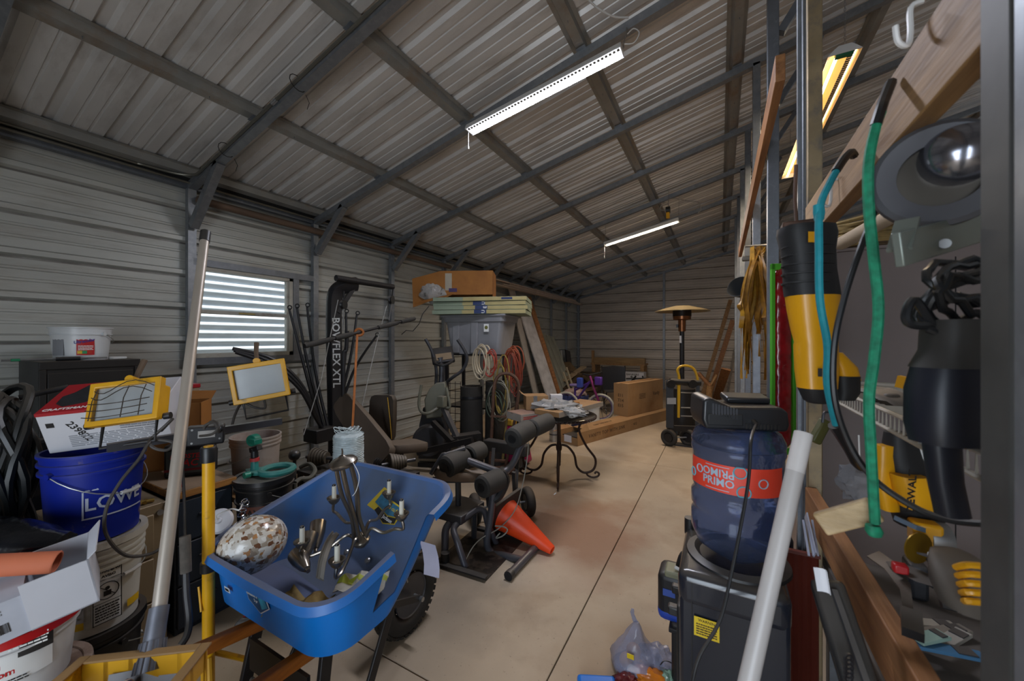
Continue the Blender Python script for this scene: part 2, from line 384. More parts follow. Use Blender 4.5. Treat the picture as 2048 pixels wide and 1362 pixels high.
# ================================================================== ceiling: roof sheets, rafters, hat-channel purlins
ce = struct('ceiling')
sl_d = Vector((1, 0, SLOPE)).normalized(); sl_n = Vector((-SLOPE, 0, 1)).normalized()
sr_d = Vector((-1, 0, SLOPE)).normalized(); sr_n = Vector((SLOPE, 0, 1)).normalized()
LS = (4.0 - XL + .15) / sl_d.x
y = YF
while y < YB + .05:
    wdt = min(.9144, YB + .1 - y)
    ribbed(Vector((XL - .15, y, EAVE - .03)), (0, 1, 0), sl_d, sl_n, wdt, LS, 0, ROOF_RIB).build('roof_sheet', roof_m, ce, ang=20, fix=False)
    ribbed(Vector((12.31 + .15, y, EAVE - .03)), (0, 1, 0), sr_d, sr_n, wdt, LS, 0, ROOF_RIB).build('roof_sheet', roof_m, ce, ang=20, fix=False)
    y += .9144
def on_roof(X, d): return Vector((X, 0, EAVE + SLOPE * (X - XL))) - sl_n * d     # d below the sheet
for y in PY:
    yy = min(y, YB - .05)
    a, b = on_roof(XL + .02, .105), on_roof(3.98, .105)
    MB().beam(a + Vector((0, yy + .032, 0)), b + Vector((0, yy + .032, 0)), T, T, sl_n).build('rafter', galv, ce)
def hat(X):
    """hat channel seen from below: open trough between two flanges"""
    o = on_roof(X, 0); prof = [(-.075, .004), (-.045, .004), (-.033, .062), (.033, .062), (.045, .004), (.075, .004)]
    A = [o + sl_d * u - sl_n * v for u, v in prof]
    return MB().loft([[p + Vector((0, YF, 0)) for p in A], [p + Vector((0, YB, 0)) for p in A]], caps=False, wrap=False)
for X in (-4.2, -3.18, -2.07, -.96, .12, 1.2, 2.3, 3.4): hat(X).build('purlin', galv_r, ce, ang=20)
# screw tips through the purlins
sc_ = MB()
for X in (-3.18, -2.07, -.96, .12):
    for k in range(30):
        o = on_roof(X, .062) + Vector((0, YF + 1.5 + k * .3048, 0)); sc_.cyl(o, o - sl_n * .018, .003, .001, 5)
sc_.build('screw_tips', galv, ce, kind='stuff')
# wire conduit along the eave and up the first rafter
cm = mat('conduit steel', '6d6c64', .4, .6)
b = MB(); b.tube([(XL + .09, YF, 2.965), (XL + .09, YB, 2.965)], .012, 8); b.build('conduit', cm, wl)
r0 = PY[3] - .02
b = MB(); b.tube(catmull([(XL + .09, YF, 3.0), (XL + .09, .9, 3.0), (XL + .10, 1.30, 3.0), (XL + .2, r0 - .02, 3.0), (XL + .5, r0, roof_z(XL + .5) - .12), (-2.6, r0, roof_z(-2.6) - .12), (1.0, r0, roof_z(1.0) - .12)], 6), .012, 8); b.build('conduit', cm, ce)
p = Vector((-2.85, r0, roof_z(-2.85) - .12)); MB().cyl(p - sl_d * .03, p + sl_d * .03, .017).build('conduit_coupling', mat('zinc', 'b9bcc0', .25, .9), ce)
black_pl = mat('black plastic', '17181a', .42, var=.2, dust=.25)
for X in (-3.6, -2.62):
    c = Vector((X, r0 + .03, roof_z(X) - .1)); q = frame(sl_d)
    pts = [c + q @ Vector((.058 * math.cos(a), .062 * math.sin(a), 0)) for a in [k * PI / 6 for k in range(12)]]
    b = MB(); b.tube(pts, .003, 5, closed=True); b.tube([c + Vector((0, .06, -.05)), c + Vector((.01, .08, -.10)), c + Vector((.0, .07, -.15))], .0022, 5); b.build('cable_tie', black_pl, ce)

# ================================================================== the steel-stud partition on the right
pt = struct('wall_partition')
XP = .30
tan_steel = mat('weathered tan steel', '9c8a6c', .45, .5, var=.2, scale=9, col2='7d7468', c2lo=.5, c2hi=.68, c2scale=14)
for n, y in enumerate(PY[3:10]):
    if n == 0:                                                # doubled post beside the bottle
        y = 1.99
        MB().span((XP, y - .035, 0), (XP + .06, y + .02, 3.9)).build('post', galv_d, pt, bevel=.004)
        MB().span((XP + .01, y - .075, 0), (XP + .058, y - .037, 3.9)).build('post', tan_steel, pt, bevel=.004)
        MB().span((XP - .012, y - .004, 0), (XP, y + .026, 3.9)).build('post_lip', galv, pt)
    else:
        MB().span((XP - .04, y, 0), (XP + .02, y + T, roof_z(XP) - .12)).build('post', galv_d if n % 2 else galv, pt, bevel=.003)
        MB().beam((XP + .03, y + .03, 3.45), (XP + .45, y + .03, roof_z(XP + .45) - .16), .045, .05, (0, 1, 0)).build('knee_brace', galv_d, pt)
MB().span((.285, .64, 0), (.36, .70, 3.9)).build('door_post', mat('dark painted steel', '4e4e4c', .55, .4, var=.2, scale=12), pt, bevel=.004)
MB().span((.285, .60, 0), (.32, .638, 3.9)).build('door_post_edge', galv, pt, bevel=.004)
pine = wood('pine framing lumber', 'a07a4e', '7a5630', 1)
pine_o = wood('orange pine lumber', '97683f', '74492a', 1)
MB().span((XP, .705, 1.935), (XP + .038, 1.90, 2.075)).build('rail', pine, pt, bevel=.003)
MB().span((XP, .4, .841), (XP + .038, 1.905, .957)).build('rail', pine_o, pt, bevel=.003)

# ================================================================== what the window looks out on
ng = struct('wall_neighbour')
nbm = mat('bright corrugated siding', 'dfe3e7', .45, .1, var=.06)
A = []
for k in range(0, 241):
    z = .3 + k * .0125; A.append(Vector((-6.1 - .015 * math.cos(z * 2 * PI / .1125), -4, z)))
MB().loft([A, [p + Vector((0, 14, 0)) for p in A]], caps=False, wrap=False).build('siding', nbm, ng)
gr_ = MB().span((-9, -12, -.2), (XL - .3, YB + 3, -.05)).build('trim_1', mat('outside gravel', '5a564e', .9), None); gr_['kind'] = 'structure'
gr2 = MB().span((-9, -14, -.2), (9, YF - 3, -.05)).build('trim_2', M['outside gravel'], None); gr2['kind'] = 'structure'

# ================================================================== shop lights
white_pl = mat('white enamel', 'd8d8d6', .4, var=.05)
chain_m = mat('chain steel', 'a0a0a0', .35, .8)
def shop_light(a, bpt, label, emit, col, wid=.115, reflector=None, name='shop_light', energy=14):
    a, bpt = Vector(a), Vector(bpt); d = (bpt - a); L = d.length; z = d.normalized()
    x = Vector((0, 1, 0)); x = (x - z * x.dot(z)).normalized() if abs(z.y) < .9 else Vector((1, 0, 0)); up = x.cross(z)
    if up.z < 0: x = -x; up = -up
    m4 = Matrix((x, z, up)).transposed().to_4x4(); m4.translation = (a + bpt) / 2
    t = thing(name, label, 'light', m=m4)
    rf = reflector or white_pl
    prof = [(-wid / 2, -.028), (-wid * .30, .012), (-wid * .18, .03), (wid * .18, .03), (wid * .30, .012), (wid / 2, -.028)]
    inner = [(u * .96, v - .004) for u, v in reversed(prof)]
    poly = prof + inner
    b = MB(); rings = [[Vector((u, s_ * L / 2, v)) for u, v in poly] for s_ in (-1, 1)]; b.loft(rings); b.build('housing', rf, t)
    em = bpy.data.materials.get('lamp %s' % col) or mat('lamp %s' % col, col, .4, emit=emit, var=0)
    for xo, rt_ in ((-wid * .18, .011), (wid * .34, .005)): MB().cyl((xo, -L / 2 + .03, -.014), (xo, L / 2 - .03, -.014), rt_).build('lamp_tube', em, t)
    for s_ in (-1, 1): MB().prism(prof, .006, Matrix.Translation((0, s_ * L / 2 + .003, 0)) @ Euler((R(90), 0, 0)).to_matrix().to_4x4()).build('end_cap', white_pl, t)
    b = MB()
    for k in range(int(L / .028)): b.box((wid * .22, -L / 2 + .02 + k * .028, -.022), (wid * .16, .016, .006))
    b.build('vent_slots', mat('vent slot shade', '55524a', .7), t)
    ld = bpy.data.lights.new(name, 'AREA'); lo = bpy.data.objects.new(name + '_glow', ld); COL.objects.link(lo); lo.parent = t
    ld.shape = 'RECTANGLE'; ld.size = wid * .52; ld.size_y = L * .95; ld.energy = energy; ld.color = lin(col); lo.location = (-wid * .16, 0, -.028)
    return t, m4, L
def chain(p, q, parent, n=None):
    p, q = Vector(p), Vector(q); n = n or max(2, int((q - p).length / .02)); b = MB(); d = (q - p) / n; Q = frame(d)
    for k in range(n):
        c = p + d * (k + .5); e = Q.col[k % 2]; f_ = d.normalized()
        b.tube([c + e * .006 * math.cos(t) + f_ * .013 * math.sin(t) for t in [j * PI / 4 for j in range(8)]], .0015, 4, closed=True)
    return b.build('chain', chain_m, parent, world=True)
LA, LB = atY(937, 258, 2.66), atY(1243, 96, 2.66)
t1, m1, L1 = shop_light(LA, LB, 'long white shop light hung nearest the camera, lit under the steel roof', 9, 'eef1ff', energy=42)
for P in (LA, LB):
    q = P + Vector((0, .05, .03)); chain(q, Vector((P.x, 2.83, roof_z(P.x) - .13)), t1)
b = MB(); e = LA + Vector((-.0, 0, -.03)); b.tube([e, e + Vector((0, 0, -.12))], .0014, 5); b.cyl(e + Vector((0, 0, -.12)), e + Vector((0, 0, -.14)), .004); b.build('pull_cord', white_pl, t1, world=True)
b = MB(); e = LB + Vector((.02, 0, .02)); b.tube(catmull([e, e + Vector((.06, .02, 0)), e + Vector((.09, .04, .07)), e + Vector((.05, .06, .13)), e + Vector((0, .1, .14))], 5), .004, 6); b.build('power_cord', white_pl, t1, world=True)
LC, LD = atY(1209, 488, 6.4), atY(1357, 439, 6.4)
t2, m2, L2 = shop_light(LC, LD, 'slim white shop light hung far back near the yellow cord reel', 9, 'ffeedd', energy=44)
for P in (LC, LD): chain(P + Vector((0, .03, .03)), Vector((P.x, 6.5, roof_z(P.x) - .13)), t2)
b = MB(); e = LC + Vector((0, 0, -.03)); b.tube([e, e + Vector((0, 0, -.20))], .0025, 5); b.build('pull_cord', white_pl, t2, world=True)
cr = atY(1336, 428, 6.35)
t = thing('cord_reel', 'small black cord reel with yellow plug hung beside the far shop light', 'cord reel', cr)
MB().cyl((-.03, 0, .06), (.03, 0, .06), .055).build('drum', black_pl, t); MB().box((0, -.01, -.02), (.05, .05, .1)).build('plug', mat('yellow plastic', 'd9a21b', .4, var=.08), t, bevel=.008)
b = MB(); b.tube(catmull([(-.03, 0, .06), (-.12, .02, .1), (-.05, .05, .22), (.1, .05, .24), (.3, .05, .16), (.42, .02, .12), (.46, 0, 0), (.42, 0, -.05)], 5), .006, 6); b.build('cord', mat('grey cord', '9a9690', .5), t)
b = MB(); b.tube([(0, .02, .1), (0, .1, .42)], .004, 5); b.build('hanger', chain_m, t)
warm_ref = mat('yellowed reflector', 'e0b873', .45, var=.06)
rA, rB = Vector((.80, 3.6, 3.67)), Vector((.80, 6.05, 3.67))
t3, m3, _ = shop_light(rA, rB, 'long warm lit shop light with yellowed reflector right of the bare posts', 7, 'ffe6c0', .20, warm_ref, energy=40)
MB().box((0, -1.20, -.02), (.10, .04, .04)).build('lamp_holder', mat('green lamp holder', '1f6b4a', .5), t3)
for P in (rA, rB): chain(P + Vector((0, 0, .03)), Vector((P.x, P.y, roof_z(P.x) - .02)), t3)
# clips where the purlins cross the rafters, white cable along a purlin
for X in (-3.18, -2.07, -.96, .12, 1.2):
    for y in PY[2:9]:
        o = on_roof(X, .072) + Vector((0, y + .032, 0)); Q = Matrix((sl_d, Vector((0, 1, 0)), sl_n)).transposed().to_4x4(); Q.translation = o
        MB().box((0, -.045, .0), (.075, .03, .004), Q).build('purlin_clip', galv, ce)
MB().tube(catmull([on_roof(-.86, .03) + Vector((0, 1.0, 0)), on_roof(-.86, .05) + Vector((0, 2.0, 0)), on_roof(-.80, .08) + Vector((0, 2.45, 0)), on_roof(-.70, .10) + Vector((0, 2.68, 0)), on_roof(-.60, .09) + Vector((0, 2.80, 0))], 5), .007, 7).build('white_cable', white_pl, ce)
# ================================================================== common small builders
wire_m = mat('bail wire', 'b5b5b0', .35, .8)
steel = mat('bare steel', 'a4a5a6', .3, .85, var=.15, scale=14)
dk_steel = mat('dark grey steel tube', '4a4b50', .4, .5, var=.15, dust=.5, dustc='7d7468')
black_m = mat('black painted steel', '1c1c1f', .45, .2, var=.2, dust=.3, dustc='6f675c')
rubber = mat('tyre rubber', '24221f', .75, var=.25, scale=9, dust=.45, dustc='6b5b49')
cardb = mat('brown cardboard', '92704a', .75, var=.12, scale=3, col2='83592f', c2lo=.5, c2hi=.75, c2scale=2)
cardb_o = mat('orange cardboard', '996328', .75, var=.14, scale=3, col2='7f4d1e', c2lo=.5, c2hi=.75, c2scale=2)
ink = mat('black ink', '1a1613', .7, var=0); ink_w = mat('white ink', 'e3e3e0', .6, var=0); ink_r = mat('red ink', 'b3161c', .5, var=0)
ink_b = mat('faded print', '4a3620', .8, var=.1); ink_g = mat('grey print', '8a8d92', .7, var=0)
white_box = mat('white coated card', 'c9c9cd', .55, var=.06)
yel = mat('yellow enamel', 'd29b12', .38, var=.12, scale=9, col2='8a6a22', c2lo=.6, c2hi=.72, c2scale=14, dust=.2)
grey_w = mat('white plastic', 'c6c6c4', .4, var=.06, dust=.1)
def bucket(name, label, loc, rt, rb, h, m, lid=None, bail=None, group=None, rings=(.86, .93), rot=(0, 0, 0), cat='bucket', grip=True, lidname='lid', bail_m=None, drop=1.0):
    t = thing(name, label, cat, loc, rot, group)
    pr = [(0, 0), (rb, 0), (rb, .008)] ; n = 10
    R_ = lambda f: rb + (rt - rb) * f
    for f in [.1, .3, .5, .7, .8]: pr.append((R_(f), h * f))
    for f in rings: pr += [(R_(f), h * (f - .03)), (R_(f) + .008, h * (f - .025)), (R_(f) + .008, h * f), (R_(f), h * (f + .005))]
    pr += [(rt, h * .965), (rt + .007, h * .97), (rt + .007, h), (rt - .004, h)]
    pr += [(R_(.5) - .005, h * .5), (rb - .005, .012), (0, .012)]
    MB().lathe(pr, n=40).build('body', m, t, ang=30)
    if lid:
        MB().lathe([(0, h - .004), (rt - .012, h - .004), (rt - .01, h + .006), (rt + .012, h + .006), (rt + .014, h - .02), (rt + .010, h - .02), (rt + .009, h + .001), (0, h + .001)], n=40).build(lidname, lid, t, ang=30)
    if bail is not None:
        a0 = R(bail); ax = Vector((math.cos(a0), math.sin(a0), 0)); fo = Vector((-math.sin(a0), math.cos(a0), 0)); z0 = h * .80; rr = rt + .006
        pts = []
        for k in range(15):
            u = PI * k / 14; s_ = math.sin(u); q = ax * (rr * math.cos(u)) + fo * (rr * 1.01 * s_)
            pts.append(q + Vector((0, 0, z0 - .62 * drop * rt * s_)))
        hb = MB().tube(pts, .0022, 6).build('bail', bail_m or wire_m, t)
        for s_ in (-1, 1): MB().cyl(ax * s_ * (rr - .012) + Vector((0, 0, z0)), ax * s_ * (rr + .006) + Vector((0, 0, z0)), .012).build('bail_ear', m, t)
        if grip: MB().tube(pts[6:9], .008, 8).build('grip', grey_w, hb)
    return t
def cylface(t, az, z, r, tilt=0):
    """print frame on the wall of a round thing: local x runs round it, y up"""
    a = R(az); o = Vector((math.cos(a), math.sin(a), 0)) * r + Vector((0, 0, z))
    m = face_m(o, (-math.sin(a), math.cos(a), 0), (tilt * math.cos(a), tilt * math.sin(a), 1)); return WM[t.name] @ m
def obox(BL, BR, TL, wd, ht, dp):
    """matrix of a box from its front lower-left corner: local x right, y into the box, z up"""
    x = (BR - BL).normalized(); z = (TL - BL); z = (z - x * z.dot(x)).normalized(); y = z.cross(x)
    m = Matrix((x, y, z)).transposed().to_4x4(); m.translation = BL; return m
def faceof(m, fx, fz, off=.0): # print frame on an obox front
    return m @ Matrix.Translation((fx, -off, fz)) @ Euler((R(90), 0, 0)).to_matrix().to_4x4()
def carton(name, label, m4, d, m, flaps=False, cat='box', tape=None, seam=True):
    t = thing(name, label, cat, m=m4); x, y, z = d
    MB().box((x / 2, y / 2, z / 2), d).build('body', m, t, bevel=.003)
    return t
def lines(name, m4, wd, ht, n, material, parent, seed=1, world=True, hgt=.5):
    """rows of small unreadable print"""
    rnd = random.Random(seed); b = MB()
    for k in range(n):
        yy = ht / 2 - (k + .5) * ht / n; x = -wd / 2
        while x < wd / 2 - .004:
            l = min(rnd.uniform(.06, .2) * wd, wd / 2 - x); b.box((x + l / 2, yy, .0009), (l, ht / n * hgt, .0005), m4); x += l + .02 * wd
    return b.build(name, material, parent, world=world)
def barcode(m4, wd, ht, parent, seed=3, n=22):
    rnd = random.Random(seed); b = MB(); x = -wd / 2
    while x < wd / 2:
        l = rnd.choice((.4, .7, 1.1)) * wd / n * .7; b.box((x + l / 2, 0, .0009), (l, ht, .0004), m4); x += l + rnd.choice((.4, .8)) * wd / n * .7
    return b.build('barcode', ink, parent, world=True)

# ================================================================== black steel cabinet by the left wall, things on it
cab_m = mat('black brown cabinet steel', '201e1c', .5, .2, var=.15, dust=.5, dustc='6e6357')
cX = -3.72
pA, pB = atX(78, 724, cX), atX(281, 716, cX)
cz = 1.405
t = thing('steel_cabinet', 'tall black steel cabinet against the left wall carrying a white pail', 'cabinet', (cX, (pA.y + pB.y) / 2, 0))
wy = pB.y - pA.y
MB().span((-.50, -wy / 2, 0), (-.012, wy / 2, cz)).build('body', cab_m, t, bevel=.004)
MB().span((-.012, -wy / 2, cz - .05), (.0, wy / 2, cz)).build('top_rail', cab_m, t, bevel=.003)
for s_ in (-1, 1): MB().span((-.012, s_ * wy / 2 - s_ * .03, 0), (0, s_ * wy / 2, cz - .05)).build('stile', cab_m, t, bevel=.003)
for k in range(3): MB().span((-.012, -wy / 2 + .035, .06 + k * .43), (-.006, wy / 2 - .035, .06 + k * .43 + .41)).build('drawer', cab_m, t, bevel=.004)
pp = atX(163, 704, cX - .22)
t = bucket('mortar_pail', 'white plastic pail with red label on the black cabinet', (pp.x, pp.y, cz), .150, .128, .225, mat('bright white pail plastic', 'd2d6d8', .35, var=.04), bail=30, rings=(.80,), drop=.75)
mm = cylface(t, -5, .11, .141); patch('label', mm, .085, .15, ink_r, t, wrap=.141); patch('label_text', cylface(t, -62, .11, .141), .075, .15, ink_g, t, wrap=.1412)
lettering('MAPEI', .016, cylface(t, -6, .172, .1425), ink_w, t, wrap=.142)
lettering('Ultracolor', .03, cylface(t, -8, .13, .1432, 0) @ Matrix.Rotation(R(12), 4, 'Z'), mat('blue print', '2d3c93', .5, var=0), t, wrap=.143, shear=.3, sx=.8)
lines('small_print', cylface(t, -5, .085, .1425), .07, .035, 4, ink_w, t, 5)
for k, c in enumerate(('d8b21d', '2f8f5d', 'b3301c')): patch('colour_swatch', cylface(t, -16 + k * 9, .055, .1425), .022, .02, mat('print ' + c, c, .5, var=0), t, wrap=.142)
q0, q1 = atX(2, 711, cX - .12), atX(214, 703, cX - .06); q0.z = q1.z = cz + .014
t = thing('tension_rod', 'thin metal rod with black foam grip lying on the black cabinet', 'rod', q0)
MB().tube([q0, q1], .007, 8).build('shaft', steel, t, world=True)
MB().tube([q0.lerp(q1, .48), q0.lerp(q1, .72)], .013, 10).build('grip', black_pl, t, world=True)
MB().tube([q0.lerp(q1, .08), q0.lerp(q1, .16)], .009, 10).build('green_band', mat('green band', '1f7a52', .5), t, world=True)
kn = atX(208, 712, cX - .03); kn.z = cz + .012
t = thing('putty_knife', 'small putty knife with pale handle at the cabinet edge under the pail', 'knife', kn)
MB().box((0, -.02, 0), (.05, .12, .003)).build('blade', steel, t); MB().box((0, .07, 0), (.022, .09, .018)).build('handle', grey_w, t, bevel=.006)

# ================================================================== bucket stack
bX, bY = -2.31, .56
blk_b = mat('black bucket plastic', '151517', .4, var=.25, dust=.2)
t = bucket('black_bucket', 'black bucket at the bottom of the bucket stack, mostly hidden', (bX - .02, bY, 0), .152, .132, .36, blk_b, lid=blk_b, bail=20)
wbk = mat('grubby white bucket plastic', 'b9b6ac', .45, var=.08, col2='8a8272', c2lo=.56, c2hi=.75, c2scale=7)
t = bucket('white_bucket', 'white five gallon bucket with yellow label and warning box, under the blue bucket', (bX + .0, bY, .372), .150, .130, .36, wbk, bail=-60, rings=(.72, .79, .86, .93), lid=wbk, drop=.9)
az0 = math.degrees(math.atan2(-bY, -bX))                     # towards the lens
yl = mat('yellow print', 'c9a018', .5, var=.05); pw = mat('white print ground', 'cfcfcc', .5, var=.03)
patch('label', cylface(t, az0 + 14, .15, .142), .085, .22, pw, t, wrap=.142)
patch('label', cylface(t, az0 - 38, .145, .142), .13, .20, mat('grey print ground', '9a9694', .5, var=.03), t, wrap=.142)
for zz in (.245, .055): patch('label_band', cylface(t, az0 - 38, zz, .1425), .13, .028, yl, t, wrap=.1428)
for zz in (.26, .07): patch('label_band', cylface(t, az0 + 52, zz, .1425), .06, .03, yl, t, wrap=.1428)
lines('small_print', cylface(t, az0 - 38, .15, .143), .11, .14, 9, ink_g, t, 2)
mw_ = cylface(t, az0 + 14, .15, .1432)
b = MB()
for u0, v0, u1, v1 in ((-.042, -.11, -.039, .11), (.039, -.11, .042, .11), (-.042, .107, .042, .11), (-.042, -.11, .042, -.107), (-.042, .06, .042, .062), (-.042, -.03, .042, -.028)): b.box(((u0 + u1) / 2, (v0 + v1) / 2, .0009), (u1 - u0, v1 - v0, .0008), mw_)
b.tube([mw_ @ Vector((.033 * math.cos(a), .015 + .033 * math.sin(a), .001)) for a in [k * PI / 10 for k in range(20)]], .0018, 4, closed=True)
b.beam(mw_ @ Vector((-.023, .038, .001)), mw_ @ Vector((.023, -.008, .001)), .003, .002); b.box((0, .005, .0009), (.022, .02, .0006), mw_); b.cyl(mw_ @ Vector((0, .025, 0)), mw_ @ Vector((0, .025, .0012)), .007)
b.build('warning_mark', ink, t, world=True)
lettering('WARNING', .017, mw_ @ Matrix.Translation((.004, .095, .0006)), ink, t, wrap=.14, sx=.85); lettering('AVISO', .015, mw_ @ Matrix.Translation((.004, .075, .0006)), ink, t, wrap=.14)
lines('small_print', mw_ @ Matrix.Translation((0, -.068, 0)), .07, .065, 6, ink, t, 9)
blue_b = mat('cobalt bucket plastic', '0b2288', .5, spec=.3, var=.12, col2='7a6a5c', c2lo=.62, c2hi=.70, c2scale=7, dust=.25, dustc='8d8fa0')
t = bucket('blue_bucket', 'dirty cobalt blue bucket with white lettering on top of the stack', (bX + .005, bY, .742), .152, .132, .355, blue_b, bail=-64, rings=(.80, .90), drop=1.15)
mw_ = cylface(t, az0 + 26, .155, .1425)
lettering('LOWE', .07, mw_, mat('chalky white print', 'b6bccb', .6), t, wrap=.141, sx=.95)
b = MB()
for u0, v0, u1, v1 in ((-.10, -.055, .10, -.05), (-.10, -.055, -.095, .06), (-.10, .055, -.06, .06), (-.06, .055, -.055, .085), (-.055, .08, .03, .085)):
    n_ = 8
    for k in range(n_):
        ua, ub = u0 + (u1 - u0) * k / n_, u0 + (u1 - u0) * (k + 1) / n_; a_ = (ua + ub) / 2 / .141
        c_ = mw_ @ Vector((.142 * math.sin(a_), (v0 + v1) / 2, .142 * math.cos(a_) - .141)); q = mw_ @ Matrix.Rotation(a_, 4, 'Y'); q.translation = c_
        b.box((0, 0, 0), ((ub - ua) * 1.04, v1 - v0, .001), q)
b.build('printed_outline', M['chalky white print'], t, world=True)

# ------------------------------------------------------------------ the red and white tool carton tilted on the blue bucket
red_c = mat('red coated card', 'a01520', .45, var=.08)
m4 = obox(at(99, 918, 1.50), at(345, 884, 1.66), at(47, 832, 1.42), .37, .17, .22)
m4 = Matrix.Translation((0, 0, .02)) @ m4
t = thing('tool_carton', 'red and white tool carton lying tilted on the blue bucket', 'box', m=m4)
MB().box((.19, .12, .09), (.38, .24, .18)).build('body', white_box, t, bevel=.003)
MB().span((.0, .0, .1803), (.15, .24, .1812)).build('red_panel', red_c, t); MB().span((.0, -.0012, .168), (.38, -.0003, .181)).build('red_edge', red_c, t)
pf = MB(); pf.prism([(.03, .07), (.06, .04), (.12, .06), (.135, .11), (.10, .17), (.115, .21), (.07, .22), (.05, .16), (.025, .13)], .0008, Matrix.Translation((0, 0, .1814))); pf.build('tool_picture', mat('dark picture ink', '23272b', .4, var=.5, scale=40), t)
lettering('CRAFTSMAN', .022, WM[t.name] @ Matrix.Translation((.075, .022, .1815)), ink_w, t)
lettering('COMPRESSOR', .022, WM[t.name] @ Matrix.Translation((.245, .05, .1805)), ink_g, t, shear=.3)
mf = faceof(m4, .0, .0, .0006)
lettering('239822', .034, mf @ Matrix.Translation((.105, .085, 0)) @ Matrix.Rotation(R(-62), 4, 'Z'), ink, t); lettering('*00990', .022, mf @ Matrix.Translation((.245, .145, 0)), ink, t)
barcode(mf @ Matrix.Translation((.16, .115, 0)), .03, .028, t); lines('small_print', mf @ Matrix.Translation((.20, .045, 0)), .26, .055, 7, ink_g, t, 4); lines('small_print', mf @ Matrix.Translation((.285, .095, 0)), .12, .04, 4, ink_g, t, 6)
MB().box((.03, -.0008, .125), (.022, .0006, .02)).build('printed_mark', ink, t)

# ================================================================== twin work light on its yellow stand
wd_ = 1.5
jp = at(408, 876, wd_); pz = at(417, 893, wd_)
t = thing('work_light', 'yellow twin-head halogen work light on a yellow stand before the bench', 'work light', (pz.x, pz.y, 0))
b = MB(); b.cyl((pz.x, pz.y, .0), (pz.x, pz.y, pz.z - .03), .0205, n=18); b.build('pole', yel, t, world=True)
MB().lathe([(.021, pz.z - .06), (.026, pz.z - .06), (.027, pz.z - .005), (.024, pz.z), (.018, pz.z), (.018, pz.z - .01), (.0, pz.z - .01)], Matrix.Translation((pz.x, pz.y, 0)), 20).build('collar', black_pl, t, world=True)
MB().cyl((pz.x, pz.y, pz.z - .01), (pz.x, pz.y, pz.z + .003), .016).build('pole_cap', yel, t, world=True)
zc = at(420, 1132, 1.5).z
cl = MB().cyl((pz.x, pz.y, zc - .018), (pz.x, pz.y, zc + .018), .027, n=18).build('clamp', black_pl, t, world=True)
b = MB(); b.cyl((pz.x - .03, pz.y - .02, zc - .08), (pz.x + .01, pz.y - .028, zc - .16), .004); b.build('clamp_lever', yel, t, world=True)
for a in (100, 220, 340):
    e = Vector((pz.x + .30 * math.cos(R(a)), pz.y + .30 * math.sin(R(a)), .012)); s0 = Vector((pz.x + .02 * math.cos(R(a)), pz.y + .02 * math.sin(R(a)), .30))
    lg = MB().tube([s0, e], .011, 8).build('leg', yel, t, world=True)
barA, barB = at(214, 896, 1.40), at(562, 842, 1.86)
MB().beam(barA, barB, .03, .03).build('crossbar', dk_steel, t, world=True)
m4 = obox(at(375, 893, 1.5), at(443, 886, 1.56), at(374, 858, 1.5), .1, .07, .05)
MB().box((.055, .03, .035), (.12, .06, .075), m4).build('switch_box', black_m, t, world=True, bevel=.006)
MB().box((.058, -.001, .042), (.055, .001, .028), m4).build('plate', mat('grey name plate', '8f8c88', .5), t, world=True)
for u, v in ((.012, .062), (.012, .010), (.1, .02), (.1, .064)): MB().cyl(m4 @ Vector((u, -.002, v)), m4 @ Vector((u, .004, v)), .004, n=8).build('screw', steel, t, world=True)
glass_h = mat('frosted lamp glass', '9fa4a6', .25, var=.08, dust=.15)
